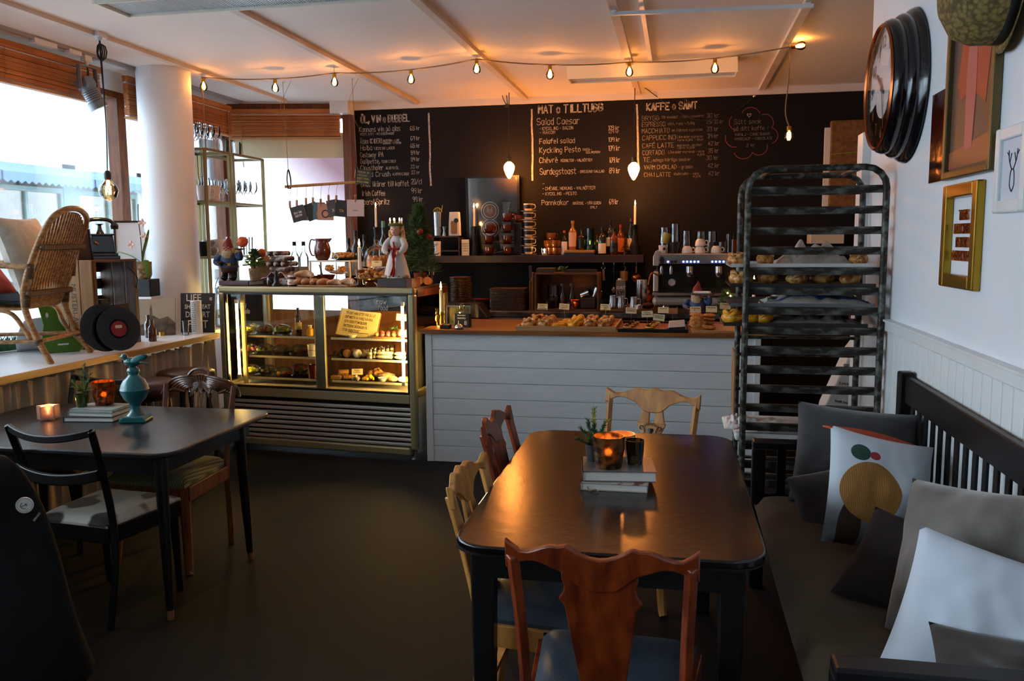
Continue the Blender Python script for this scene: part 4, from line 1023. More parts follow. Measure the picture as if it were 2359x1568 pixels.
# cups
g = 'brown cups and saucers stacked on the wall shelf'
for i in range(3): cup_saucer('brown glazed cup, %s of the three-high stack on the shelf' % ('bottom', 'middle', 'top')[i], SP(1130) + Vector((0, -.06, i * .103)), m_brownglaze, 'brown', True, .1 * i, g)
for i in range(4): cup_saucer('brown glazed cup, %s of the four-high stack on the shelf' % ('bottom', 'second', 'third', 'top')[i], SP(1172) + Vector((0, -.06, i * .103)), m_brownglaze, 'brown', True, -.1 + .1 * i, g)
cup_saucer('dark brown cup behind the four-high brown stack', SP(1190, 7.93) + Vector((.03, -.03, .305)), m_brownglaze, 'brown', False, 0, g); 
bx_ = tag(B().box((SP(1190, 7.93).x + .03, 7.9, SHZ + .152), (.08, .08, .304)).obj('storage_tin', m_black, None, 0, .006), 'dark square tin standing behind the brown cups', 'tin')
for i in range(6): cup_saucer('cream cup with black print, number %s up in the six-high stack' % ('one', 'two', 'three', 'four', 'five', 'six')[i], SP(1220) + Vector((0, -.05, i * .0795)), m_creamcup, 'cream', True, .12 * math.sin(i), 'cream and black cups stacked on the shelf', .97)
for (px, z, w) in ((1264, 0, 'bottom left'), (1283, 0, 'bottom right'), (1261, .069, 'middle left'), (1281, .069, 'middle right'), (1267, .138, 'topmost')):
    cup_saucer('small amber glazed cup, %s of the loose pile' % w, SP(px) + Vector((0, -.0 if 'right' in w else .06, z)), m_amberglaze, 'amber', False, 0, 'amber cups piled on the shelf')
def votive(label, p, h, r0, r1, m, lit=1., ribs=0, name='tealight_holder', fz=.35, cap=.5):
    t = thing(name, label, 'candle holder', p)
    B().cup([(r0, 0), (r1 * .98, h * .6), (r1, h)], .003, 24, wob=(lambda a, z: 1 + .02 * math.cos(a * ribs)) if ribs else None).obj('glass_cup', m, t, 40)
    B().lathe([(r0 * .8, .006), (r0 * .8, .022), (.001, .022)], 16).obj('tealight', m_wax, t)
    if lit: flame(t, .022, .75, lit)
    return t
m_mercury = mat('mercury_glass', '8a5a2a', .25, .5, col2='2d1606', scale=38, detail=5, lo=.42, hi=.6, trans=.35)
votive('tiny lit glass tealight before the amber cups', SP(1254, 7.8), .065, .032, .036, m_thin, .35)
bk = thing('book', 'yellow book, upper of the two lying on the wall shelf', 'book', SP(1337) + Vector((0, -.02, .024))); B().box((0, 0, .011), (.27, .19, .022)).obj('cover', mat('yellow_cover', 'b07f22', .5), bk, 0, .002)
bk = thing('book', 'navy book, lower of the two lying on the wall shelf', 'book', SP(1337) + Vector((0, -.02, 0))); B().box((0, 0, .0115), (.28, .2, .023)).obj('cover', mat('navy_cover', '1a2233', .5), bk, 0, .002)
UP = Vector((0, 0, .046))
bottle('small dark bottle with orange-red cap on the shelf', SP(1300), hpx(57), .03, m_darkglass, m_paper, mat('orange_cap', 'b4441c', .4), (.02, .55))
bottle('whisky bottle with pale pink label standing on the books', SP(1319) + UP, hpx(68), .036, m_clearliq, mat('pink_label', 'c9a48d', .7), mat('cork_cap', '9a6a3a', .7), (.12, .6), .35)
bottle('black square-shouldered bottle on the books', SP(1340) + UP, hpx(48), .036, m_darkglass, m_black, m_black, (.1, .55), .34)
t = thing('green_vase', 'dark green glass cylinder with a lit candle on the books', 'vase', SP(1359) + UP); B().cup([(.036, 0), (.038, hpx(50))], .003, 20).obj('cylinder', glass('green_glass', (.18, .36, .24), .03, 1.5), t); flame(t, .05, .7, .3); B().lathe([(.025, .005), (.025, .05), (.001, .05)], 12).obj('candle', m_wax, t)
bottle('stubby olive green bottle right of the green vase', SP(1374, 7.92), hpx(46), .034, m_greenglass, None, m_brass, neck=.4)
bottle('dark liqueur bottle with cream angled label', SP(1387, 7.8), hpx(64), .036, m_darkglass, m_creamcup, m_black, (.06, .42))
bottle('tall black bottle with cream label behind the round bottle', SP(1406, 7.92), hpx(80), .036, m_darkglass, m_creamcup, m_black, (.25, .5))
bottle('squat bottle with black round label reading 43', SP(1414, 7.78), hpx(60), .036, m_amberglass, m_blackprint, m_black, (.12, .48), txt='43', neck=.36)
bottle('orange labelled liqueur bottle near the wire tree', SP(1429, 7.9), hpx(70), .036, m_amberglass, mat('orange_label', 'c06a1c', .6), mat('red_cap', '7a1e16', .4), (.1, .55))
bottle('wine bottle with cream label beside the right candlestick', SP(1453, 7.93), hpx(84), .036, m_greenglass, m_creamcup, mat('wine_capsule', '4a1220', .4), (.15, .45))
t = thing('bottle_brush_tree', 'small brown bristle tree on a wooden foot', 'ornament', SP(1441, 7.78)); B().lathe([(.022, 0), (.022, .03), (.001, .03)], 12).obj('foot', m_dkwood, t)
m_bristle = mat('brown_bristle', '5c3d24', .9); b = B()
for i in range(260):
    f = random.random(); z = .035 + f * .12; r = .045 * (1 - f) + .004; a = random.uniform(0, 6.28); b.bar((0, 0, z + .008), (r * math.cos(a), r * math.sin(a), z), .0016)
tag(b.obj('bristles', m_bristle, t, 0), kind='stuff')
# ---- hanging under the shelf
def hung(name, label, cat, px, Y=7.8): p = PY(px, 600, Y); t = thing(name, label, cat, (p.x, Y, SHZ - .068)); B().tube(smooth_path([(0, 0, 0), (0, 0, -.02), (.008, 0, -.028), (0, 0, -.036), (-.008, 0, -.028)], 4), .0018, 5).obj('hook', m_chrome, t); return t
t = hung('bottle_opener', 'bottle opener with wooden grip hanging under the shelf', 'opener', 1390); B().tube([(.016 * math.cos(a * PI / 6), 0, -.05 + .014 * math.sin(a * PI / 6)) for a in range(12)], .004, 6, True).obj('steel_ring', m_chrome, t); B().prism([(-.008, -.06), (.008, -.06), (.018, -.165), (-.006, -.165)], -.006, .006).obj('grip', m_blond, t, 0, .003)
t = hung('milk_frother', 'long black milk whisk hanging under the shelf', 'whisk', 1414); B().bar((-.05, 0, -.085), (.05, 0, -.085), .006).obj('crossbar', m_black, t); B().tube([(0, 0, -.036), (0, 0, -.22)], .005, 6).obj('handle', m_black, t); B().ell((0, 0, -.25), (.022, .022, .03), 10, 6).obj('wire_head', m_chrome, t)
t = hung('enamel_mug', 'mustard mug hanging by its handle under the shelf', 'mug', 1438); B().cup([(.034, -.165), (.036, -.08)], .002, 18).obj('cup', mat('mustard_enamel', 'a8701d', .35), t); B().tube(smooth_path([(0, 0, -.08), (.012, 0, -.05), (0, 0, -.036)], 4), .004, 6).obj('handle', MATS['mustard_enamel'], t)
t = hung('tea_strainer', 'copper coloured strainer hanging at the shelf end', 'strainer', 1466); B().at((0, 0, -.14), (PI / 2, 0, 0)).lathe([(.045, 0), (.04, .015), (.001, .03)], 18).obj('bowl', m_copper, t, 60); B().bar((0, 0, -.095), (0, 0, -.036), .012, .005).obj('handle', m_copper, t)
# ================================================================== ON THE BACK COUNTER
ZB = .973; ZR = 1.018
def BP(px, Y=7.55, z=ZB): p = PY(px, 700, Y); return Vector((p.x, Y, z))
def plates(label, p, n, r, h, m, grp):
    for i in range(n):
        o = B().lathe([(r * .6, 0), (r * .65, .003), (r, h * .8), (r, h), (r * .6, .006), (.001, .006)], 26).obj('plate', m, None, 40) if i == 0 else None
        if i == 0: base = o; tag(o, label % 'lowest', 'plate', grp); o.location = p
        else: c = base.copy(); COL.objects.link(c); c['label'] = label % (ORD[i] + ' from below'); c.location = Vector(p) + Vector((random.uniform(-.003, .003), 0, i * h))
m_platebr = mat('brown_stoneware', '4c3218', .3, col2='7a5526', scale=14)
plates('brown stoneware plate, %s in the tall stack behind the counter candle', BP(1062, 7.6), 22, .1, .0135, m_platebr, 'tall stack of brown plates')
plates('rust red plate, %s in the low stack beside the serving trays', BP(1110, 7.6), 8, .09, .012, mat('rust_glaze', '6b2412', .3), 'low stack of rust red plates')
me = B().slab(rrect(-.165, -.12, .165, .12, .03, 4), 0, .009).mesh('serving_tray', 20)
for i in range(17):
    o = link('serving_tray', me, mat('brown_tray', '3c241c', .45), None, bev=.002); tag(o, 'brown rectangular tray, %s from below in the stack on the marble counter' % ORD[i], 'tray', 'stack of brown serving trays'); o.location = BP(1174, 7.6) + Vector((random.uniform(-.004, .004), 0, i * .0118))
t = thing('paper_bag_bundle', 'bundle of folded brown paper bags standing by the crate', 'paper bags', BP(1229, 7.6))
for k in range(6): B().box((-.03 + k * .013, random.uniform(-.02, .02), .13 + .02 * (k % 3)), (.01, .09, .26 + .04 * (k % 3)), .1).obj('folded_bag', m_kraft, t, 0)
B().bar((-.02, 0, .26), (-.03, 0, .40), .03, .012).obj('scoop_handle', m_dkwood, t, 0, .004)
# crate on its side
cw, ch, cdp = .575, .34, .26; cr0 = BP(1309, 7.62)
t = thing('wooden_box_crate', 'open wooden crate on its side holding jars and mugs', 'crate', cr0)
m_crate = wood('crate_pine', '6b431f', '4d2d13', 4, (1, 9, 9), .6)
for z in (.008, ch - .008): B().box((0, .0, z), (cw, cdp, .016)).obj('board', m_crate, t, 0)
for x in (-cw / 2 + .008, cw / 2 - .008): B().box((x, 0, ch / 2), (.016, cdp, ch - .034)).obj('board', m_crate, t, 0)
B().box((0, cdp / 2 - .006, ch / 2), (cw - .036, .01, ch - .036)).obj('back_board', m_crate, t, 0)
IN = cr0 + Vector((0, -.03, .017))
t = thing('storage_jar', 'stacked swing-top glass jar of dark beans in the crate', 'jar', IN + Vector((-.16, -.02, 0)))
B().lathe([(.045, 0), (.05, .01), (.05, .085), (.04, .1)], 18).obj('glass', m_glassware, t); B().lathe([(.044, .004), (.046, .01), (.046, .07), (.001, .075)], 16).obj('contents', mat('dark_beans', '2a160c', .7, bump=.5, bscale=90), t)
B().lathe([(.045, .1), (.045, .115), (.02, .12)], 18).obj('lid', m_glassware, t); hand_loop(B(), .046, .05, .11, .02, .002).obj('swing_clip', m_chrome, t)
t = thing('storage_jar', 'tall clear glass canister behind the swing-top jar in the crate', 'jar', IN + Vector((-.14, .06, 0))); B().cup([(.05, 0), (.055, .2)], .003, 18).obj('glass', m_glassware, t); B().lathe([(.044, .01), (.044, .11), (.001, .11)], 14).obj('contents', mat('pale_sugar', '7a5a44', .8), t)
for k, (dx, lb) in enumerate(((-.05, 'left'), (.035, 'right'))):
    t = thing('syrup_bottle', 'clear corked syrup bottle, %s one in the crate' % lb, 'bottle', IN + Vector((dx, .02, 0))); B().lathe([(.032, 0), (.032, .1), (.015, .14), (.015, .19), (.018, .2)], 14).obj('glass', m_glassware, t); B().lathe([(.028, .005), (.028, .09), (.001, .09)], 12).obj('syrup', m_amberglass, t); B().lathe([(.016, .2), (.018, .225), (.001, .228)], 10).obj('stopper', m_glassware, t)
votive('copper honeycomb tealight glowing in the crate', IN + Vector((.07, -.06, 0)), .08, .035, .042, mat('copper_glass', 'b5541c', .2, .4, col2='5a1f08', scale=40, kind='voronoi', trans=.3), .5)
t = thing('cup_box', 'small dark box with a silver mug tipped on top in the crate', 'box', IN + Vector((.19, -.01, 0))); B().box((0, 0, .05), (.14, .12, .1)).obj('box', m_dkwood, t, 0, .01)
t = thing('silver_mug', 'shiny silver mug tipped over on the dark box', 'mug', IN + Vector((.165, -.02, .13)), 0, None, (0, math.radians(70), math.radians(-20))); B().cup([(.034, -.04), (.036, .045)], .002, 18).obj('cup', m_chrome, t)
t = thing('silver_mug', 'second silver mug leaning right on the dark box', 'mug', IN + Vector((.235, 0, .105)), 0, None, (0, math.radians(25), 0)); B().cup([(.032, 0), (.034, .085)], .002, 18).obj('cup', m_chrome, t); hand_loop(B(), .034, .02, .07, .02, .004).obj('handle', m_chrome, t)
t = thing('herb_pot', 'small bright green herb sprig lying on top of the crate', 'herb', cr0 + Vector((-.05, -.02, ch))); m_leafb = mat('bright_leaf', '3d5f1c', .6)
b = B()
for i in range(46):
    a = random.uniform(0, 6.28); r = random.uniform(.0, .05); b.at((r * math.cos(a), r * math.sin(a) * .6, random.uniform(.012, .05)), (random.uniform(-1, 1), random.uniform(-1, 1), a)).ell((0, 0, 0), (.014, .009, .003), 6, 4)
tag(b.obj('leaves', m_leafb, t, 40), kind='stuff')
t = thing('menu_folder', 'dark folded menus lying flat on the crate', 'menus', cr0 + Vector((.12, 0, ch))); B().box((0, 0, .012), (.27, .16, .024)).obj('stack', mat('dark_green_paper', '1c211c', .7), t, 0)
t = thing('menu_folder', 'olive folded cloths lying flat on the left of the crate', 'cloths', cr0 + Vector((-.2, 0, ch))); B().box((0, 0, .02), (.16, .16, .04)).obj('stack', mat('olive_paper', '3a3620', .8), t, 0, .008)
# cash register
rg = thing('cash_register', 'dark point-of-sale terminal with a lit violet screen', 'cash register', BP(1062, 7.1, 0) + Vector((0, 0, .0)))
zr_ = 1.0
B().box((0, .1, zr_ - .08), (.4, .24, .03)).obj('base', m_blackplastic, rg, 0, .01)
B().prism([(-.12, zr_ - .065), (.2, zr_ - .065), (.24, zr_ - .06), (.15, zr_ + .06), (-.18, zr_ + .06), (-.2, zr_ + .04)], -.02, .2).obj('body', m_blackplastic, rg, 0, .008)
B().box((-.12, -.0245, zr_ + .0), (.14, .006, .06)).obj('screen', emit('violet_screen', (.32, .25, 1.0), 2.2), rg, 0)
B().box((.0, .09, .455), (.36, .2, .91)).obj('stand', m_dkwood, rg, 0)
# milk carton, pitchers
p = BP(1427, 7.42, ZR)
t = thing('oat_drink_carton', 'grey oat drink carton behind the steel pitchers', 'carton', p + Vector((.01, 0, 0)), .1)
B().prism([(-.04, 0), (.04, 0), (.04, .2), (.036, .235), (-.036, .235), (-.04, .2)], -.04, .04).obj('carton', mat('carton_grey', '77706a', .7), t, 0); B().lathe([(.016, .23), (.016, .25), (.001, .25)], 12, (-.01, -.02, 0)).obj('cap', m_whitecup, t)
lettering('OAT', .036, m_whitecup, t, (0, -.041, .17), bold=.001); lettering('LY!', .045, m_ink, t, (0, -.041, .125), bold=.0015)
def pitcher(label, px, h, r, Y=7.36, m=None, spout=True):
    t = thing('milk_pitcher', label, 'pitcher', BP(px, Y, ZR)); B().cup([(r, 0), (r * 1.02, h * .2), (r * .82, h * .75), (r * .86, h)], .002, 20).obj('body', m or m_chrome, t)
    hand_loop(B(), r * .8, h * .2, h * .8, .03, .004).obj('handle', m or m_chrome, t); return t
pitcher('small steel milk pitcher before the carton', 1412, .105, .036); pitcher('shiny steel milk pitcher right of the carton', 1431, .1, .032, 7.3); pitcher('slim steel milk pitcher beside the tall canister', 1460, .1, .034, 7.25)
t = thing('steel_canister', 'tall brushed steel canister left of the espresso machine', 'canister', BP(1477, 7.42, ZR)); B().lathe([(.046, 0), (.048, .005), (.048, .235), (.044, .24), (.001, .235)], 22).obj('body', m_chrome, t); B().bar((.0, -.049, .08), (.0, -.049, .2), .012, .004).obj('slot', m_blackplastic, t)
t = thing('copper_pitcher', 'copper coffee pot peeping out behind the canister', 'pot', BP(1490, 7.55, ZR)); B().lathe([(.05, 0), (.055, .06), (.03, .15), (.034, .17)], 16).obj('body', m_copper, t); B().tube(smooth_path([(-.03, 0, .15), (-.08, 0, .13), (-.07, 0, .06)], 4), .007, 6).obj('handle', m_dkwood, t)
t = thing('sugar_tin', 'low steel tin in front of the canister', 'tin', BP(1472, 7.2, ZR)); B().lathe([(.04, 0), (.04, .035), (.036, .037), (.001, .03)], 20).obj('tin', m_chrome, t)
t = thing('knock_cloth', 'dark red cloth bundle beside the steel tin', 'cloth', BP(1493, 7.25, ZR)); B().ell((0, 0, .025), (.05, .04, .028), 12, 8, lambda d: 1 + .12 * noise.noise(d * 3)).obj('cloth', mat('dark_red_cloth', '3a0f12', .9), t, 60)
t = thing('dark_green_tin', 'black knobbly bowl beside the crate end', 'bowl', BP(1392, 7.4, ZR)); B().cup([(.03, 0), (.045, .03), (.045, .06)], .004, 16).obj('bowl', m_black, t)
# ================================================================== ESPRESSO MACHINE
em0 = BP(1503, 7.2, ZR); ex = BP(1712, 7.2, ZR).x - em0.x
em = thing('espresso_machine', 'two-group steel espresso machine with blue lit buttons', 'espresso machine', (em0.x, 7.2, ZR))
zt_ = PY(1600, 583, 7.2).z - ZR; zz = lambda y: PY(1600, y, 7.2).z - ZR
m_whitemet = mat('pearl_enamel', 'b9b2ad', .25, .3, coat=.3)
B().prism([(0, zz(612)), (.0, zz(590)), (.02, zz(578)), (.04, zz(575)), (.055, zz(580)), (.05, zz(612))], 0, .5).obj('side_ear', m_whitemet, em, 0, .006)
B().box((ex / 2 + .01, .24, (zz(609) + zt_) / 2), (ex - .06, .46, zt_ - zz(609))).obj('upper_body', m_chrome, em, 0, .012)
B().box((ex / 2 + .01, -.005, zz(603)), (ex - .08, .02, .028)).obj('button_strip', mat('strip_grey', '6f7377', .4, .5), em, 0)
m_bled = emit('blue_button', (.12, .22, 1.0), 9)
for px in (1539, 1574.5, 1583, 1591.5, 1600, 1608.5, 1641, 1649.5, 1658, 1667, 1676):
    x = PY(px, 602, 7.18).x - em0.x; B().at((x, -.018, zz(602.5)), (PI / 2, 0, 0)).lathe([(.008, -.004), (.008, .003), (.001, .005)], 10).obj('lit_button', m_bled, em)
for px in (1548, 1556): B().box((PY(px, 602, 7.18).x - em0.x, -.016, zz(602.5)), (.022, .008, .018)).obj('button', m_blackplastic, em, 0)
B().at((PY(1525, 599, 7.18).x - em0.x, -.012, zz(599)), (PI / 2, 0, 0)).lathe([(.018, -.01), (.018, .01), (.001, .012)], 14, sq=(1, 1.7)).obj('steam_knob', m_blackplastic, em)
B().box((ex / 2, .3, (zz(609) + zz(680)) / 2), (ex - .05, .36, zz(609) - zz(680))).obj('back_body', m_black, em, 0, .01)
B().box((ex / 2 + .02, .117, (zz(628) + zz(663)) / 2), (ex - .1, .004, zz(628) - zz(663))).obj('splash_panel', mat('dark_mirror', '3a3d3c', .12, .9), em, 0)
B().box((.025, .2, (zz(625) + zz(672)) / 2), (.045, .4, zz(625) - zz(672))).obj('side_post', m_whitemet, em, 0, .01)
B().box((ex / 2, .14, zz(676)), (ex, .5, .022)).obj('drip_tray', m_chrome, em, 0)
B().box((ex / 2, .16, (zz(682) + zz(703)) / 2), (ex, .48, zz(682) - zz(703))).obj('lower_body', m_whitemet, em, 0, .03)
for x in (.1, ex - .1): B().lathe([(.03, -zz(0) * 0), (.028, zz(702))], 14, (x, .1, 0)).obj('foot', m_chrome, em)
for px in (1589, 1656):
    x = PY(px, 625, 7.2).x - em0.x; z = zz(622)
    gh = B().lathe([(.034, z - .02), (.034, z + .03), (.02, z + .04)], 18, (x, .05, 0)).obj('group_head', m_chrome, em)
    B().tube([(x, .03, z - .03), (x + .02, -.06, z - .045)], .014, 8).obj('portafilter', m_blackplastic, gh); B().lathe([(.02, z - .06), (.034, z - .035), (.034, z - .02)], 14, (x, .05, 0)).obj('filter_basket', m_chrome, gh)
for px in (1524, 1546): x = PY(px, 622, 7.2).x - em0.x; B().lathe([(.014, zz(632)), (.016, zz(620)), (.009, zz(612))], 10, (x, .02, 0)).obj('valve', m_chrome, em)
x = PY(1548, 652, 7.2).x - em0.x; B().at((x, .112, zz(652)), (PI / 2, 0, 0)).lathe([(.03, 0), (.032, .012), (.026, .013), (.001, .013)], 20).obj('gauge', m_chrome, em)
B().at((x, .098, zz(652)), (PI / 2, 0, 0)).lathe([(.025, 0), (.025, .001)], 20).obj('gauge_face', m_whitecup, em)
B().tube(smooth_path([(.06, .02, zz(630)), (.05, -.03, zz(634)), (.0, -.05, zz(628)), (-.02, -.06, zz(636)), (-.035, -.06, zz(655))], 5), .006, 8).obj('steam_wand', m_copper, em)
# on top of the machine
ZM = ZR + zt_ + .001
def MP(px, Y=7.35): p = PY(px, 580, Y); return Vector((p.x, Y, ZM))
for px, h, lb in ((1530, 58, 'leftmost'), (1554, 66, 'second from left'), (1581, 50, 'third from left')): 
    for k in range(2): tumbler('%s tall upturned glass on the espresso machine, %s one' % (lb, ('lower', 'upper')[k]), MP(px, 7.45) + Vector((0, 0, k * hpx(h * .38, 7.4))), hpx(h * .62, 7.4), .034, .043, None, 'tall glasses upside down on the espresso machine', True)
for px, z, lb in ((1610, 0, 'lower left'), (1636, 0, 'lower middle'), (1664, 0, 'lower right'), (1614, .09, 'upper left'), (1639, .09, 'upper right')):
    tumbler('short faceted glass, %s of the group on the espresso machine' % lb, MP(px, 7.5) + Vector((0, 0, z)), .089, .04, .045, None, 'short glasses on the espresso machine', True)
def white_cup(label, p, flip=True, rz=0):
    t = thing('white_cup', label, 'cup', Vector(p) + Vector((0, 0, .058 if flip else 0)), 0, 'white cups on the espresso machine', (PI if flip else 0, 0, rz))
    B().cup([(.025, 0), (.04, .02), (.045, .058)], .003, 18).obj('bowl', m_whitecup, t, 50); hand_loop(B(), .043, .015, .045, .02, .005).obj('handle', m_whitecup, t, 60); return t
white_cup('single upturned white cup between the glasses', MP(1583, 7.27)); white_cup('lower of two stacked upturned white cups', MP(1613, 7.27)); white_cup('upper of two stacked upturned white cups', MP(1613, 7.27) + Vector((0, 0, .0585))); white_cup('wide white cup at the right on the machine', MP(1650, 7.27))
t = thing('espresso_cup', 'white cup with black emblem at the left of the machine top', 'cup', MP(1527, 7.25)); B().cup([(.03, 0), (.038, .065)], .003, 18).obj('bowl', m_whitecup, t); B().at((.012, -.0365, .036), (PI / 2, 0, 0)).lathe([(.012, -.002), (.012, .003)], 14).obj('emblem', m_blackprint, t)
t = thing('takeaway_cup', 'yellow-green cup leaning on the emblem cup', 'cup', MP(1531, 7.25) + Vector((0, 0, .085)), 0, None, (0, .3, 0)); B().cup([(.028, 0), (.036, .085)], .003, 18).obj('bowl', mat('yellow_green_cup', '8f8a2c', .5), t)
t = thing('black_cup', 'matt black cup under the tall glasses', 'cup', MP(1554, 7.25)); B().cup([(.028, 0), (.042, .09)], .003, 18).obj('bowl', m_blackplastic, t)
for px, h, lb, mm in ((1680, 42, 'dark glass tumbler beside the rack post', m_darkglass), (1690, 30, 'red-brown mug beside the rack post', m_brownglaze)): tumbler(lb + ' on the machine', MP(px, 7.3), hpx(h, 7.3), .03, .034, mm, None)
# ================================================================== PASTRY BUILDERS
m_bun = mat('baked_bun', '9a5218', .45, col2='e2b060', scale=30, detail=3, lo=.42, hi=.6, bump=.3, bscale=60, coat=.2)
m_saff = mat('saffron_bun', 'd98a10', .45, col2='f0b52a', scale=16, detail=3, bump=.2, bscale=50, coat=.2)
m_sugar = mat('pearl_sugar', 'e8e2d8', .7); m_crust = mat('bread_crust', 'a9672c', .6, col2='d9a868', scale=14, bump=.3, bscale=50)
m_oat = mat('oat_cookie', '9a5a1c', .75, col2='c98d45', scale=50, bump=.8, bscale=80); m_choc = mat('chocolate', '1f0f09', .4, col2='2c170d', scale=20)
m_foil = mat('foil_cup', 'c8c6c2', .25, .9, bump=.3, bscale=90); m_custard = mat('lemon_custard', 'e0b030', .3); m_berry = mat('berry_pink', '9c3a4c', .5, col2='c46a7a', scale=60, bump=.6, bscale=90)
m_parch = mat('baking_parchment', 'a5562c', .6, col2='8a4522', scale=6); m_leaf = mat('salad_green', '6b8a26', .5, col2='a9c44a', scale=18, bump=.4, bscale=40)
m_tom = mat('tomato_red', 'a52a1c', .35, col2='c8502a', scale=14); m_egg = mat('egg_yellow', 'd8b43a', .4); m_onion = mat('red_cabbage', '7d2c50', .4, col2='b4607e', scale=24, bump=.5, bscale=50)
m_wrap = glass('cling_film', (1, 1, 1), .06, .7)
PROTO = {}
def twist(d):
    a = math.atan2(d.y, d.x); r = math.hypot(d.x, d.y); return 1 + .07 * math.sin(4 * a + 9 * r) + .06 * math.sin(7 * d.x + 5 * d.y)
def bun(label, p, kind, s=1., rz=0., group=None):
    if kind in PROTO: return dup(PROTO[kind], p, rz, label, group, sc=s)
    t = thing('pastry_bun', label, 'bun', p, rz, group); m = m_saff if kind.startswith('saffron') else m_bun
    if kind == 'saffron_swirl':
        for s_ in (-1, 1):
            P = [(s_ * .024 + .024 * (1 - i / 18) * math.cos(i * .6) * s_, .03 * s_ * 0 + .024 * (1 - i / 18) * math.sin(i * .6), .022 + .008 * i / 18) for i in range(18)]
            B().tube(P, [.014 * (1 - i / 40) for i in range(18)], 8).obj('swirl', m, t, 70)
        B().ell((0, 0, .02), (.05, .032, .02), 14, 8).obj('dough', m, t, 70)
    else:
        B().ell((0, 0, .028), (.052, .044, .03), 20, 12, twist).obj('dough', m, t, 70)
        for k in range(3):
            a0 = k * 2.1; P = [(.044 * math.cos(a0 + i * .25) * (1 - .04 * i), .038 * math.sin(a0 + i * .25) * (1 - .04 * i), .03 + .028 * math.sin(i / 9 * PI * .9)) for i in range(9)]
            B().tube(P, [.007 + .006 * math.sin(i / 8 * PI) for i in range(9)], 7).obj('dough_strand', m, t, 70)
    if kind == 'sugar':
        b = B()
        for i in range(60):
            a = random.uniform(0, 6.28); r = .036 * math.sqrt(random.random()); b.box((r * math.cos(a), r * .85 * math.sin(a), .0545 + .006 * (1 - r / .04)), (.004, .004, .003), a)
        tag(b.obj('pearl_sugar', m_sugar, t, 0), kind='stuff')
    put(t, p, rz, sc=s); PROTO[kind] = t; return t
def card(label, px, py, Y, lines, base, w=.078, h=.044, tilt=-.15, m=None, pxbase=None, rz=None, rod=True):
    c = PY(px, py, Y); t = thing('price_card', label, 'sign', (c.x, c.y, base)); z = c.z - base
    if rz is None: rz = random.uniform(-.12, .12)
    ry = random.uniform(-.1, .1)
    q = B().box((0, 0, 0), (w, .0016, h)).obj('card', m or m_card, t, 0); put(q, (0, 0, z), rot=(tilt, ry, rz))
    b = B()
    for i, s in enumerate(lines):
        sw = min(w * .8, len(s) * w * .085); chalk(b, s, (-sw / 2, -.0012, h * (.16 - .3 * i)), (1, 0, 0), (0, 0, 1), h * .2, .0016, sw)
    b.obj('handwriting', m_ink, q, 0)
    if rod and z - h / 2 > .005: B().tube([(0, .003, z - h * .3), (.002, .003, 0)], .0012, 5).obj('wire_stem', m_chrome, t)
    if rod: B().lathe([(.012, 0), (.012, .003), (.001, .003)], 10).obj('clip_base', m_chrome, t)
    B().tube([(w * .45, -.002, z + h * .4), (w * .5, -.004, z + h * .6), (w * .4, -.003, z + h * .75), (w * .36, -.002, z + h * .55)], .0014, 4).obj('twine_bow', m_string, t)
    return t
# ================================================================== ON THE SERVING COUNTER
def CP(px, py, z=ZT + .0005): return PZ(px, py, z)
a, c = CP(1187, 764), CP(1414, 768); ty0 = 5.815; ty1 = 6.44
tr = thing('wooden_bun_tray', 'pale wooden tray of cinnamon and saffron buns on the counter', 'tray', (0, 0, ZT))
tx0, tx1 = a.x, c.x
B().box(((tx0 + tx1) / 2, (ty0 + ty1) / 2, .006), (tx1 - tx0, ty1 - ty0, .012)).obj('base', m_parch, tr, 0)
m_trayw = wood('pale_tray_wood', 'b98a55', '9a6d3d', 4)
for y in (ty0, ty1): B().box(((tx0 + tx1) / 2, y, .018), (tx1 - tx0 + .02, .014, .036)).obj('tray_side', m_trayw, tr, 0, .002)
for x in (tx0, tx1): B().box((x, (ty0 + ty1) / 2, .018), (.014, ty1 - ty0 - .015, .036)).obj('tray_side', m_trayw, tr, 0, .002)
kinds = ['sugar', 'sugar', 'saffron_swirl', 'saffron_knot', 'sugar', 'plain']
words = ['first column from the left', 'second column from the left', 'third column, yellow saffron', 'fourth column, braided saffron', 'fifth column', 'sixth column by the rim']
for i in range(6):
    for j in range(3):
        x = tx0 + .075 + i * (tx1 - tx0 - .15) / 5; y = ty0 + .085 + j * .165
        k = kinds[i] if not (i == 5 and j) else 'sugar'
        bun('%s bun on the wooden tray, %s, %s row' % ('saffron' if 'saff' in k else 'sugared cinnamon', words[i], ('front', 'middle', 'back')[j]), (x + random.uniform(-.01, .01), y, ZT + .013), k, .99 + random.uniform(-.05, .04), random.uniform(0, 6), 'buns on the wooden tray')
card('card on a wire above the first buns of the wooden tray', 1250, 706, 6.36, ['Kanel *', 'bullar', 'kardemumma'], ZT + .013); card('card on a wire above the saffron buns', 1300, 706, 6.36, ['Kanelbulle *', 'Lussekatter', 'giffel *'], ZT + .013); card('card on a wire at the right end of the wooden tray', 1395, 707, 6.34, ['Kanelbul *', 'vegan', 'barn'], ZT + .013)
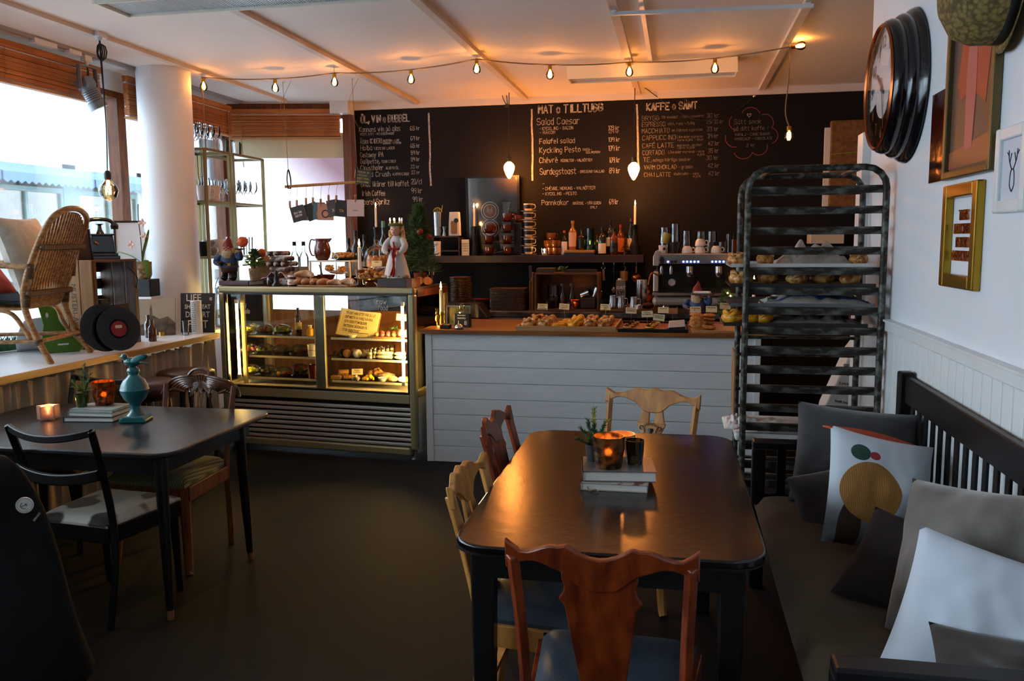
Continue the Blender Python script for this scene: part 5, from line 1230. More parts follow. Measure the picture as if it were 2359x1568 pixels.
# baking tray with tarts
a, c = CP(1420, 769), CP(1586, 770)
bt = thing('baking_tray', 'dark baking tray with small tarts and brownie slices', 'tray', (0, 0, ZT)); bx0, bx1 = a.x, c.x
B().box(((bx0 + bx1) / 2, 6.1, .004), (bx1 - bx0, .56, .008)).obj('sheet', m_black, bt, 0, .003); B().box(((bx0 + bx1) / 2, 6.1, .0095), (bx1 - bx0 - .03, .53, .002)).obj('parchment', m_parch, bt, 0)
for y in (5.82, 6.38): B().box(((bx0 + bx1) / 2, y, .014), (bx1 - bx0, .01, .02)).obj('rim', m_black, bt, 0)
def tart(label, p, kind):
    if kind in PROTO: return dup(PROTO[kind], p, random.uniform(0, 6), label)
    t = thing('small_tart', label, 'tart', p, 0, 'small tarts in foil cups')
    B().lathe([(.022, 0), (.034, .016), (.038, .018), (.034, .014), (.001, .012)], 20, wob=lambda a, z: 1 + .03 * math.cos(a * 16)).obj('foil_cup', m_foil, t, 40)
    fill = {'choc': m_crust, 'lemon': m_custard, 'berry': m_berry}[kind]; B().lathe([(.033, .014), (.028, .022), (.001, .024)], 18).obj('filling', fill, t, 60)
    if kind != 'berry':
        b = B(); n = 10; P = [((.018 if i % 2 else .011) * math.cos(i * 2 * PI / n), (.018 if i % 2 else .011) * math.sin(i * 2 * PI / n)) for i in range(n)]
        b.at((0, 0, .026), (.7, 0, 0)).slab(P, 0, .006).obj('chocolate_star' if kind == 'choc' else 'chocolate_drop', m_choc, t, 0)
    PROTO[kind] = t; return t
for i, (kind, nm) in enumerate((('choc', 'chocolate star tart'), ('lemon', 'lemon curd tart'), ('berry', 'empty-looking berry tart'))):
    for j in range(4): tart('%s in a foil cup, %s row of the baking tray' % (nm, ('front', 'second', 'third', 'back')[j]), (bx0 + .06 + i * .15 + j * .012, 5.88 + j * .12, ZT + .011), kind)
for j in range(5):
    t = thing('brownie_slice', 'chocolate cake slice with white cream, %s of the row on the baking tray' % ('front', 'second', 'third', 'fourth', 'last')[j], 'cake slice', (bx1 - .075, 5.87 + j * .1, ZT + .011), .1)
    B().prism([(-.06, 0), (.055, 0), (.05, .03), (-.06, .022)], -.025, .025).obj('cake', m_choc, t, 0, .003); B().prism([(-.06, .022), (.05, .03), (.05, .036), (-.055, .028)], -.024, .024).obj('cream', m_whitecup, t, 0)
card('card at the front left of the baking tray', 1454, 715, 6.2, ['Gott nytt', 'kladdkaka'], ZT + .011); card('card above the lemon tarts', 1491, 723, 6.0, ['Citron', 'kladdkaka'], ZT + .011); card('lowest card standing in the baking tray', 1518, 731, 5.9, ['Pepparkaks', 'kladdkaka'], ZT + .011); card('faded card behind the lemon tarts card', 1528, 714, 6.3, ['Choklad'], ZT + .011); card('blank back of a card near the gnome', 1549, 716, 6.42, [''], ZT + .0005, m=m_kraft)
# cookie board
a, c = CP(1592, 771), CP(1700, 772)
cbd = tag(B().slab(rrect(a.x, 5.82, a.x + .5, 6.3, .03, 4), ZT, ZT + .018).obj('cookie_board', m_trayw, None, 20, .003), 'pale wooden board under the oat cookies', 'board')
def cookie(label, p, rot=(0, 0, 0), s=1.):
    if 'cookie' in PROTO: return dup(PROTO['cookie'], p, 0, label, 'oat cookies on the pale board', rot, s)
    t = B().ell((0, 0, .012), (.042, .042, .013), 18, 8, lambda d: 1 + .06 * noise.noise(d * 6)).obj('oat_cookie', m_oat, None, 60); tag(t, label, 'cookie', 'oat cookies on the pale board'); put(t, p, rot=rot, sc=s); PROTO['cookie'] = t; return t
zc = ZT + .0185
for k, (px, y, dz, rot, lb) in enumerate(((1604, 5.87, .045, (1.1, 0, 0), 'leaning upright at the front of the left pile'), (1606, 5.95, .06, (1.0, .3, 0), 'leaning behind the front cookie of the left pile'), (1600, 6.05, 0, (0, 0, 0), 'bottom of the left pile'), (1602, 6.05, .025, (0, .1, 0), 'second of the left pile'), (1604, 6.05, .05, (.1, 0, 0), 'third of the left pile'), (1603, 6.05, .075, (0, 0, 0), 'top of the left pile'),
        (1634, 5.9, 0, (0, 0, 0), 'single one at the front of the right pile'), (1632, 6.0, 0, (0, 0, 0), 'bottom of the right pile'), (1633, 6.0, .025, (0, 0, 0), 'second of the right pile'), (1632, 6.0, .05, (0, .1, 0), 'third of the right pile'), (1633, 6.0, .075, (0, 0, 0), 'top of the right pile'))):
    cookie('oat cookie, ' + lb, (PY(px, 740, y).x, y, zc + dz), rot, 1.08)
card('card reading jitterbugg above the left cookie pile', 1602, 713, 6.2, ['Jitterbugg', '2 *'], zc); card('card above the right cookie pile', 1639, 712, 6.15, ['Havrekaka', '*'], zc); card('tilted card before the little fir tree', 1671, 705, 6.2, ['Drömmar', '*'], zc, rz=.2)
# left end of the counter
p = CP(1017, 752); t = thing('deer_candlestick', 'gold figure candlestick with lit taper at the counter end', 'candle holder', (p.x, p.y, ZT))
B().lathe([(.032, 0), (.03, .01), (.012, .02), (.014, .05), (.008, .08), (.016, .1), (.014, .112), (.001, .112)], 16).obj('stem', m_brass, t)
b = B().ell((-.03, 0, .06), (.018, .014, .03), 10, 8).ell((-.034, 0, .1), (.01, .01, .014), 8, 6).tube([(-.03, 0, .03), (-.028, 0, .0)], .006, 6)
b.tube([(-.036, 0, .11), (-.044, 0, .135)], .003, 5).tube([(-.03, 0, .11), (-.028, 0, .137)], .003, 5); b.obj('figure', m_brass, t, 60); tz = PY(1017, 666, p.y).z - ZT; taper(t, .11, tz, .0115); flame(t, tz + .003, 1.15, .8)
p = CP(1064, 754); t = thing('block_calendar', 'black block calendar reading december tuesday 18', 'calendar', (p.x, p.y + .03, ZT), -.1)
B().box((0, 0, .052), (.118, .05, .104)).obj('block', m_black, t, 0, .003)
lettering('december', .016, m_whitecup, t, (0, -.0256, .09)); lettering('tuesday', .021, m_whitecup, t, (0, -.0256, .07)); lettering('1', .045, m_whitecup, t, (-.025, -.0256, .032)); lettering('8', .045, m_whitecup, t, (.03, -.0256, .032))
t = thing('desk_lamp_bulb', 'small clear bulb lamp standing on the block calendar', 'lamp', (p.x - .005, p.y + .03, ZT + .104)); B().lathe([(.022, 0), (.022, .008), (.012, .014)], 12).obj('socket', m_chrome, t); B().lathe([(.012, .014), (.024, .035), (.024, .055), (.01, .07), (.001, .072)], 14).obj('bulb', m_bulbclear, t)
t = thing('counter_bell', 'chrome service bell in front of the calendar', 'bell', (CP(1060, 757).x, 5.86, ZT)); B().lathe([(.033, 0), (.033, .008), (.03, .01)], 18).obj('base', m_black, t); B().lathe([(.03, .012), (.029, .022), (.02, .034), (.006, .04), (.006, .046), (.001, .048)], 18).obj('dome', m_chrome, t)
t = thing('candy_box', 'low black box with coloured sweets by the candlestick', 'box', (CP(1028, 756).x, 5.9, ZT)); B().box((0, 0, .014), (.07, .07, .028)).obj('box', m_black, t, 0, .003)
for k in range(7): B().ell((-.024 + (k % 3) * .024, -.02 + (k // 3) * .02, .03), (.008, .008, .005), 8, 6).obj('sweet', (m_tom, m_leaf, m_custard)[k % 3], t)
t = thing('picture_frame', 'silver frame standing behind the block calendar', 'frame', (CP(1068, 745).x, p.y + .13, ZT), 0, None, (-.12, 0, .1))
B().box((0, .004, .075), (.17, .006, .14)).obj('print', mat('dark_photo', '2b2b22', .4, col2='6a6438', scale=14), t, 0)
for x in (-.088, .088): B().box((x, 0, .075), (.01, .014, .15)).obj('frame_side', m_chrome, t, 0)
for z in (.004, .146): B().box((0, 0, z), (.186, .014, .01)).obj('frame_side', m_chrome, t, 0)
# ================================================================== FIR TREES, GNOMES, DOLL
m_needle = mat('fir_needles', '2c4a20', .6, col2='46682c', scale=9); m_needle2 = mat('spruce_sprig', '24421b', .6, col2='4c6a24', scale=12); m_terr = mat('terracotta', '8a4a26', .8, col2='6f3518', scale=8)
def fir(b, z0, z1, r, n, nl, w=.002, seed=1, needle=True):
    rnd = random.Random(seed)
    for i in range(n):
        f = (i + .5) / n; z = z0 + (z1 - z0) * f; L = r * (1 - f) ** .85 * rnd.uniform(.75, 1.1) + .012; a = i * 2.39996 + rnd.uniform(-.3, .3)
        d = Vector((math.cos(a), math.sin(a), .25 - .35 * (1 - f) + .5 * f)); p0 = Vector((0, 0, z)); p1 = p0 + d.normalized() * L
        b.bar(p0, p1, w * 1.2)
        for k in range(nl):
            t_ = .15 + .85 * k / nl; q = p0.lerp(p1, t_); s = rnd.uniform(.7, 1.2) * nd
            e = Vector((rnd.uniform(-1, 1), rnd.uniform(-1, 1), rnd.uniform(-.5, .9))).normalized() * s + d.normalized() * s * .7; sd = e.cross(Vector((rnd.uniform(-1, 1), rnd.uniform(-1, 1), 1))).normalized() * w * .8
            b.add([q - sd, q + sd, q + e], [(0, 1, 2)])
    return b
nd = .022
def potted_fir(name, label, p, h, r, pot_h, pot_r, potm, n, nl, nm=None, lights=0, balls=0, seed=3, needle=.022):
    global nd; nd = needle; t = thing(name, label, 'plant', p)
    if pot_h: B().cup([(pot_r * .78, 0), (pot_r, pot_h)], .004, 18).obj('pot', potm, t, 40); B().lathe([(pot_r * .9, pot_h * .8), (.001, pot_h * .85)], 16).obj('soil', m_dkwood, t)
    B().tube([(0, 0, pot_h * .5), (0, 0, h)], [.009, .003], 6).obj('stem', m_dkwood, t)
    b = fir(B(), pot_h + .02, h - .02, r, n, nl, .0045, seed); b.tube([(0, 0, h - .05), (0, 0, h)], .002, 4); tag(b.obj('foliage', nm or m_needle, t, 0), kind='stuff')
    rnd = random.Random(seed)
    for k in range(lights):
        f = rnd.uniform(.1, .75); a = rnd.uniform(3.6, 5.8); rr = r * (1 - f) * .95; B().ell((rr * math.cos(a), rr * math.sin(a), pot_h + .03 + f * (h - pot_h)), .005, 8, 6).obj('fairy_light', emit('fairy_light', (1, .6, .2), 22), t)
    for k in range(balls):
        f = (.45, .52, .3, .6)[k % 4]; a = (PI, -.1, 3.9, 5.2)[k % 4]; rr = r * (1 - f) * 1.1; B().ell((rr * math.cos(a), rr * math.sin(a) - .02, pot_h + f * (h - pot_h)), .026, 12, 8).obj('red_bauble', mat('red_bauble', '7a1010', .25), t)
    return t
m_red = mat('gnome_red', '7c1712', .5, col2='5e0f0c', scale=9); m_blue = mat('gnome_blue', '1b3f6b', .5, col2='15325a', scale=9); m_skin = mat('gnome_skin', 'b0704e', .55); m_beard = mat('gnome_beard', 'c9bb9c', .8, col2='97876a', scale=60, bump=.9, bscale=70)
m_brownp = mat('gnome_brown', '3c2014', .6); m_boot = mat('gnome_boot', '0f0f12', .35)
def gnome(label, p, h, rz, tray):
    s = h / .4; t = thing('garden_gnome', label, 'gnome', p, rz); t.scale = (s, s, s)
    for x in (-.04, .042): B().ell((x, -.02, .025), (.032, .05, .027), 12, 8).lathe([(.03, .02), (.028, .07), (.03, .075)], 12, (x, 0, 0)).obj('boot', m_boot, t, 60)
    B().lathe([(.05, .065), (.075, .08), (.08, .12), (.07, .14)], 18, sq=(1, .8)).obj('trousers', m_brownp, t, 60)
    B().lathe([(.092, .118), (.085, .13), (.08, .16), (.082, .19), (.075, .225), (.05, .25), (.03, .26)], 20, sq=(1, .8), wob=lambda a, z: 1 + .03 * math.sin(5 * a) * (z < .125)).obj('jacket', m_blue, t, 60)
    B().lathe([(.084, .135), (.084, .15)], 20, sq=(1, .82)).obj('belt', m_boot, t); B().box((.03, -.069, .143), (.028, .008, .022)).obj('buckle', m_brass, t, 0)
    arms = ([(-.07, -.01, .225), (-.108, -.03, .17), (-.06, -.08, .15)], [(.07, 0, .225), (.115, -.02, .2), (.12, -.04, .26)])
    for P in arms:
        B().tube(smooth_path(P, 5), [.03, .03, .03, .029, .028, .027, .026, .025, .024, .022, .02], 10).obj('arm', m_blue, t, 60)
        q = Vector(P[-1]); B().ell(q, (.017, .017, .014), 10, 8).obj('hand', m_skin, t, 60)
    B().ell((0, -.012, .272), (.043, .042, .045), 16, 12).obj('head', m_skin, t, 60)
    B().ell((0, -.058, .272), (.011, .012, .011), 10, 8).obj('nose', m_skin, t, 60)
    for x in (-.018, .018): B().ell((x, -.05, .285), (.005, .004, .005), 8, 6).obj('eye', m_boot, t); B().ell((x * 1.1, -.047, .296), (.012, .006, .005), 8, 6).obj('eyebrow', m_beard, t)
    B().ell((0, -.035, .232), (.05, .04, .05), 18, 12, lambda d: 1 + .14 * noise.noise(Vector((d.x * 7, d.y * 7, d.z * 2.5)))).obj('beard', m_beard, t, 70)
    for x in (-.045, .045): B().ell((x, 0, .262), (.014, .03, .035), 10, 8).obj('hair', m_beard, t, 70)
    B().tube(smooth_path([(0, -.005, .29), (0, -.004, .33), (.006, 0, .37), (.002, .004, .405)], 4), [.05, .049, .047, .044, .04, .035, .03, .025, .02, .014, .009, .004, .001], 16).obj('hat', m_red, t, 60)
    if tray: B().box((.06, -.045, .283), (.2, .07, .014)).obj('serving_plank', m_dkwood, t, 0, .003); B().box((.055, -.045, .3), (.15, .055, .02)).obj('folded_napkin', m_whitecloth, t, 0, .006)
    else: B().at((.125, -.04, .27)).lathe([(.02, 0), (.045, .008), (.05, .016), (.001, .012)], 16).obj('plate', m_dkwood, t, 40)
    B().at((-.045, -.095, .15)).cup([(.014, 0), (.026, .016), (.027, .02)], .003, 14).obj('bowl', m_dkwood, t, 40)
    return t
p = PY(1606, 725, 6.46); gnome('garden gnome balancing a napkin tray behind the cookies', (p.x, 6.47, ZT), hpx(98, 6.46), -.25, True)
p = PY(1672, 725, 6.42); potted_fir('small_fir_tree', 'little dark fir tree with fairy lights beside the counter gnome', (p.x, 6.42, ZT), .27, .1, .05, .045, m_kraft, 70, 22, None, 5, 0, 5, .016)
# ---- on top of the display case
ZK = 1.2685
def KP(px, yl): 
    lo, hi = -.2, 2.
    for _ in range(40):
        mid = (lo + hi) / 2; q = cpt(mid, yl, ZK) - CAM; f = _rt.dot(q) / _fw.dot(q) * FPX + 1179.5
        if f < px: lo = mid
        else: hi = mid
    return cpt(lo, yl, ZK)
t = thing('red_book', 'thick dark red leather book lying under the gnome', 'book', KP(555, .16), CR)
B().box((0, 0, .018), (.27, .19, .036)).obj('binding', mat('oxblood_leather', '4a0f12', .45, col2='35090c', scale=12), t, 0, .006); B().box((.004, .006, .018), (.27, .185, .026)).obj('pages', m_paper, t, 0)
gnome('garden gnome with a red hat standing on the dark red book', KP(530, .16) + Vector((0, 0, .037)), hpx(113, 6.1), .1, False)
pf = potted_fir('small_fir_tree', 'little fir tree with fairy lights in a tan pot on the dark red book', KP(588, .14) + Vector((0, 0, .037)), .25, .085, .095, .047, mat('tan_pot', '8b7454', .7), 80, 24, None, 4, 0, 9, .018)
B().tube(smooth_path([(.0, -.05, .08), (-.012, -.055, .06), (.012, -.055, .02), (.004, -.05, .0)], 4), .005, 6).obj('jute_bow', m_string, pf)
def orange(label, p, r, rib): 
    t = thing('clove_orange', label, 'orange', p); B().ell((0, 0, r), r, 16, 12).obj('fruit', mat('orange_peel', 'c9571a', .5, bump=.2, bscale=120), t, 60)
    if rib:
        B().tube([(r * 1.01 * math.cos(a * PI / 10), r * 1.01 * math.sin(a * PI / 10) * .7, r + r * 1.01 * math.sin(a * PI / 10) * .72) for a in range(20)], .004, 5, True).obj('red_ribbon', m_red, t)
        for k in range(18):
            a = k * 2.4; z = -1 + 2 * (k + .5) / 18; q = math.sqrt(1 - z * z); B().ell((q * math.cos(a) * r, q * math.sin(a) * r, r + z * r), .004, 6, 4).obj('clove', m_dkwood, t)
    return t
orange('clove-studded orange with red ribbon on the gnome plate', KP(563, .12) + Vector((.0, 0, .256 + .037)), .042, True)
t = thing('paper_bag_basket', 'crumpled brown paper bag heaped behind the little fir', 'paper bag', KP(622, .36)); B().ell((0, 0, .11), (.16, .09, .11), 26, 16, lambda d: 1 + .22 * noise.noise(d * 4) + .06 * noise.noise(d * 11)).obj('paper', m_kraft, t, 20)
orange('plain orange resting in the crumpled paper bag', KP(606, .24) + Vector((0, 0, .215)), .034, False)
# salami stack on cloth
m_salami = mat('floured_salami', '4a3230', .8, col2='c4b8b0', scale=30, detail=6, lo=.45, hi=.7, bump=.4, bscale=70)
t = thing('checked_cloth', 'red checked cloth folded under the salami stack', 'cloth', KP(650, .2)); m_check = mat('red_check', '7a2a32', .9, col2='d8ccc8', scale=55, kind='voronoi', lo=.2, hi=.5)
B().grid(lambda u, v: ((u - .5) * .26, (v - .5) * .2, .045 + .05 * math.exp(-((u - .5) / .35) ** 4) + .01 * math.sin(u * 21 + v * 9)), 24, 16).obj('cloth', m_check, t, 70, solid=.004); B().box((0, 0, .028), (.2, .15, .056)).obj('folded_base', m_check, t, 0, .015)
k = 0
for row, (n, z) in enumerate(((3, .125), (3, .165), (3, .205), (2, .245))):
    for i in range(n):
        q = KP(652, .2) + Vector((0, 0, z)); d = -.1 + i * .085 + (row % 2) * .02
        t = thing('salami', 'flour-dusted salami, %s in the %s layer of the stack' % (('left', 'middle', 'right')[i], ('bottom', 'second', 'third', 'top')[row]), 'salami', q + (Vector((0, -.05 + i * .05, 0)) if row % 2 == 0 else Vector((-.06 + i * .06, 0, 0))), (CR + .1) if row % 2 == 0 else CR + PI / 2 - .3, 'salami stack')
        B().tube([(-.075, 0, 0), (-.07, 0, 0), (.07, 0, 0), (.075, 0, 0)], [.014, .019, .019, .014], 12).obj('sausage', m_salami, t, 60)
t = thing('jam_jar', 'red jam jar with white label on the case', 'jar', KP(673, .09)); B().lathe([(.03, 0), (.033, .006), (.033, .062), (.028, .07)], 18).obj('jar', mat('red_jam', '4a0c10', .15, coat=.5), t); B().lathe([(.03, .07), (.03, .084), (.001, .085)], 18).obj('lid', m_whitecup, t); B().lathe([(.0335, .012), (.0335, .052)], 18).obj('label', m_paper, t); B().ell((-.004, -.034, .026), (.008, .002, .006), 8, 6).ell((.008, -.033, .026), (.007, .002, .006), 8, 6).obj('printed_berries', m_tom, t)
t = thing('jam_jar', 'dark berry jar beside the black figurine', 'jar', KP(624, .1)); B().lathe([(.03, 0), (.036, .02), (.034, .055), (.026, .068), (.001, .07)], 18).obj('jar', mat('dark_jam', '1d0808', .12, coat=.6), t)
t = thing('black_figurine', 'glossy black figurine at the case edge', 'figurine', KP(637, .06)); B().lathe([(.03, 0), (.032, .012), (.016, .03), (.022, .06), (.014, .08), (.02, .095), (.012, .115), (.001, .12)], 14, wob=lambda a, z: 1 + .15 * math.sin(2 * a + z * 40)).obj('figure', m_boot, t, 60)
for px, lb in ((681, 'left'), (702, 'right')): bottle('clear wine bottle with black capsule, %s of the pair by the bright window' % lb, KP(px, .5), hpx(104, 6.4), .038, glass('clear_bottle', (.86, .89, .84), .03, 1.6), mat('cream_bottle_label', 'b9b49a', .7), m_black, (.08, .4), .34)
# white wire riser with plates
r0 = KP(773, .36); t = thing('plate_riser', 'cream wire riser carrying plates above the bread', 'riser', r0, CR)
for x in (-.17, .17):
    for y in (-.08, .08): B().box((x, y, .09), (.012, .012, .18)).obj('leg', m_cream, t, 0)
B().box((0, 0, .183), (.36, .18, .012)).obj('top', m_cream, t, 0, .002)
t = thing('brown_jug', 'glazed brown jug on the riser in front of the window', 'jug', r0 + Vector((-.11, .02, .19)), .1)
B().cup([(.042, 0), (.056, .02), (.066, .06), (.062, .1), (.05, .135), (.05, .15), (.056, .168)], .004, 22).obj('body', m_brownglaze, t, 60); B().prism([(.04, .15), (.05, .168), (.078, .17), (.055, .14)], -.016, .016).obj('spout', m_brownglaze, t, 60)
hand_loop(B(), .058, .04, .155, .045, .006, -1).obj('handle', m_brownglaze, t, 60)
def plate_of(name, label, p, r, m, items):
    t = thing(name, label, 'plate', p); B().lathe([(r * .55, 0), (r * .6, .003), (r, .016), (r, .019), (r * .55, .007), (.001, .007)], 24).obj('plate', m, t, 40); return t
plate_of('dark_plate', 'dark plate of pastries on top of the riser', r0 + Vector((.07, 0, .19)), .1, m_black, 0)
for k in range(5): bun('sugared pastry on the dark riser plate, %s' % ('left', 'back left', 'middle', 'right', 'front')[k], r0 + Vector((.07 + (-.055, -.03, .01, .05, .0)[k], (.0, .04, 0.02, .01, -.045)[k], .2 + (0, 0, .0, 0, 0)[k])), 'plain', .75, k, 'pastries on the dark riser plate')
plate_of('white_plate', 'tilted pale plate of round buns under the riser', r0 + Vector((.07, -.14, .09)), .085, m_creamcup, 0).rotation_euler = (0, .12, 0)
st_ = thing('cake_stand_pole', 'thin steel pole with ring between the riser plates', 'stand', r0 + Vector((.07, -.14, 0))); B().lathe([(.04, 0), (.04, .004), (.004, .008), (.004, .2)], 12).obj('pole', m_chrome, st_); B().tube([(.018 * math.cos(a * PI / 8), 0, .218 + .018 * math.sin(a * PI / 8)) for a in range(16)], .003, 5, True).obj('ring', m_chrome, st_)
for k, dx in enumerate((-.05, .045)): bun('round roll on the tilted pale plate, %s one' % ('left', 'right')[k], r0 + Vector((.07 + dx, -.15, .105 - dx * .1)), 'plain', .7, 1 + k, 'rolls on the tilted plate')
t = thing('brown_bowl', 'brown glazed bowl with a spoon on the bread board', 'bowl', KP(752, .2)); B().cup([(.03, 0), (.06, .06), (.07, .085)], .004, 20).obj('bowl', m_brownglaze, t, 50); B().tube([(-.02, 0, .06), (-.055, 0, .16)], .004, 6).obj('spoon', m_dkwood, t)
cup_saucer('brown cup under the left of the riser', KP(722, .36), m_brownglaze, 'brown', False, 2.4, 'brown cups and saucers stacked on the wall shelf')['group'] = 'cups on the display case'
bb = tag(B().box((0, 0, .006), (.42, .16, .012)).obj('bread_board', m_trayw, None, 0, .004), 'thin pale board under the bread rolls on the case', 'board'); put(bb, KP(755, .1), CR)
m_bread = mat('rustic_bread', 'a05a24', .75, col2='e2c49a', scale=22, bump=.8, bscale=40)
for k, (px, yl, s, z, rz) in enumerate(((692, .075, .85, 0, 1.2), (708, .07, .85, 0, 1.3), (702, .1, 1., .052, .1), (727, .075, .85, 0, 1.4), (747, .075, .85, 0, .9), (772, .05, .8, 0, .1), (802, .06, .95, 0, -.2))):
    t = thing('bread_roll', 'rustic bread roll, %s along the case front' % ('first', 'second', 'the one on top of the first two', 'fourth', 'fifth', 'flat sixth', 'long last one')[k], 'bread', KP(px, yl) + Vector((0, 0, .012 + z)), rz, 'bread rolls along the case front')
    P = [(-.07, -.012, .02), (-.035, .008, .027), (0, .014, .03), (.035, .008, .027), (.07, -.012, .018)]; B().tube(smooth_path(P, 3), [.012 + .018 * math.sin((i + .6) / 13.2 * PI) for i in range(13)], 10).obj('loaf', m_bread, t, 60); t.scale = (s, s, s)
# candle in turned wooden stick, dome, platter
p = KP(830, .12); t = thing('wooden_candlestick', 'turned wooden candlestick with lit taper on the case', 'candle holder', p)
B().lathe([(.04, 0), (.042, .008), (.02, .02), (.018, .05), (.03, .07), (.026, .09), (.034, .11), (.034, .125), (.001, .12)], 18).obj('stick', m_amberglaze, t, 60); tz = PY(829, 568, p.y).z - ZK; taper(t, .12, tz, .0125); flame(t, tz + .003, 1.2, .8)
p = KP(870, .42); t = thing('cake_dome', 'glass cake stand with dome over small cakes', 'cake stand', p)
B().lathe([(.06, 0), (.05, .01), (.015, .03), (.02, .1), (.12, .135), (.125, .142), (.1, .14), (.001, .135)], 28, wob=lambda a, z: 1 + .015 * math.cos(a * 14)).obj('stand', m_glassware, t, 40)
B().lathe([(.105, .145), (.105, .19), (.09, .25), (.055, .29), (.02, .305), (.012, .315), (.02, .33), (.012, .345), (.001, .346)], 28).obj('dome', m_thin, t, 50)
for k in range(7):
    a = k * 2 * PI / 7; t2 = thing('small_cake', 'pointed golden cake under the glass dome, %s clockwise from the front' % ORD[k], 'cake', p + Vector((.06 * math.sin(a), -.06 * math.cos(a), .141)), 0, 'golden cakes under the dome'); B().lathe([(.025, 0), (.026, .03), (.015, .07), (.004, .085), (.001, .086)], 12, wob=lambda a, z: 1 + .06 * math.cos(a * 7)).obj('cake', m_crust, t2, 60)
p = KP(855, .14); plate_of('pretzel_platter', 'gold-lit glass platter of sugared biscuits before the dome', p + Vector((0, 0, .05)), .12, mat('amber_platter', 'b98a3a', .15, coat=.4), 0); t = thing('platter_foot', 'clear glass foot under the biscuit platter', 'stand', p); B().lathe([(.07, 0), (.06, .01), (.03, .03), (.06, .05)], 20, wob=lambda a, z: 1 + .04 * math.cos(a * 10)).obj('foot', m_glassware, t)
for k in range(9):
    a = k * 2.4; r = .02 + .075 * math.sqrt(k / 9); bun('floury biscuit on the glass platter, %s outward from its middle' % ORD[k], p + Vector((r * math.cos(a), r * math.sin(a), .062 + (.03 if k < 3 else 0))), 'plain', .62, a, 'biscuits on the glass platter')
card('small card leaning at the dome foot', 868, 607, p.y + .06, ['Kakor'], ZK + .0, tilt=-.3); card('pink card above the dark riser plate', 810, 582, 6.5, ['Pepparkaka', 'saffran *'], ZK, m=mat('pink_card', 'd9a07a', .8))
for px, h, lb in ((806, 110, 'dark wine bottle behind the riser plates'), (822, 128, 'tall dark wine bottle left of the lit taper'), (842, 118, 'green wine bottle between taper and dome'), (886, 150, 'green-capped bottle behind the doll wreath')):
    bottle(lb, KP(px, .6), hpx(h, 6.5), .037, m_greenglass, mat('white_wine_label', 'b9b3a4', .7), m_black if px != 886 else mat('mint_capsule', '5f9a80', .4), (.15, .45), .32)
votive('small lit tealight glowing behind the biscuits', KP(848, .3), .05, .028, .032, m_thin, .4)
# doll on a wooden box
p = KP(918, .12); t = thing('doll_box', 'dark wooden box with reddish end under the doll', 'box', p, CR); B().box((-.02, 0, .032), (.23, .15, .064)).obj('box', m_dkwood, t, 0, .003); B().box((.117, 0, .032), (.045, .15, .066)).obj('end_block', wood('red_end_block', '7a3416', '5a240e', 5), t, 0)
for k in range(4): t2 = thing('biscuit', 'sugared biscuit lying at the doll hem, %s' % ('left', 'middle', 'right', 'far right')[k], 'biscuit', p + Vector((-.09 + k * .05, -.03, .065)), k, 'biscuits on the doll box'); B().ell((0, 0, .012), (.032, .022, .013), 12, 8, lambda d: 1 + .1 * noise.noise(d * 4)).obj('biscuit', m_bread, t2, 60)
dl = thing('lucia_doll', 'doll in a white gown with red ribbon and candle wreath', 'doll', p + Vector((-.012, .01, .066)), -.1)
m_gown = mat('doll_gown', 'd9d2cc', .8, bump=.1, bscale=60); m_ribbon = mat('red_satin', 'b01218', .3); m_hair = mat('blond_curls', 'c79a5c', .6, col2='e0bd84', scale=30, bump=.6, bscale=50); m_face = mat('porcelain_face', 'd9a58a', .4)
B().lathe([(.1, 0), (.094, .03), (.07, .13), (.045, .2), (.04, .215), (.05, .24), (.052, .27), (.03, .3), (.02, .31), (.001, .31)], 40, sq=(1, .7), wob=lambda a, z: 1 + (.05 * math.sin(a * 9 + 1) * max(0, 1 - z / .2))).obj('gown', m_gown, dl, 60)
for s in (-1, 1):
    P = smooth_path([(s * .045, -.005, .285), (s * .075, -.02, .24), (s * .07, -.05, .2), (s * .05, -.065, .185)], 4)
    B().tube(P, [.018, .02, .022, .023, .023, .024, .024, .025, .023, .02, .017, .015, .013], 10).obj('sleeve', m_gown, dl, 60); B().ell((s * .04, -.075, .18), (.012, .014, .016), 8, 6).obj('hand', m_face, dl, 60)
B().ell((0, -.01, .345), (.036, .036, .042), 18, 12).obj('head', m_face, dl, 60); B().ell((0, -.046, .34), (.005, .005, .006), 8, 6).obj('nose', m_face, dl); B().ell((0, -.043, .325), (.009, .003, .003), 8, 6).obj('mouth', m_berry, dl)
for x in (-.014, .014): B().ell((x, -.043, .35), (.005, .003, .004), 8, 6).obj('eye', m_boot, dl)
rnd = random.Random(4)
for k in range(26):
    a = PI * .02 + PI * .96 * k / 25; x0_, y0_ = .036 * math.cos(a), .01 + .03 * math.sin(a)
    P = [(x0_ * (1 + .9 * f) + .012 * math.sin(f * 16 + k), y0_ * (1 + .4 * f) - .02 * f + .01 * math.cos(f * 16 + k), .375 - .15 * f) for f in [i / 12 for i in range(13)]]
    B().tube(P, .009, 6).obj('hair_lock', m_hair, dl, 70)
B().ell((0, .004, .365), (.038, .036, .03), 14, 8).obj('hair_cap', m_hair, dl, 70)
nd = .012; b = B(); W_ = []
for i in range(220):
    a = rnd.uniform(0, 6.28); q = Vector((.046 * math.cos(a), .04 * math.sin(a) - .004, .386 + rnd.uniform(-.008, .01))); e = Vector((rnd.uniform(-1, 1), rnd.uniform(-1, 1), rnd.uniform(-.7, 1))).normalized() * .02; sd = e.cross(Vector((.3, .2, 1))).normalized() * .0022; b.add([q - sd, q + sd, q + e], [(0, 1, 2)])
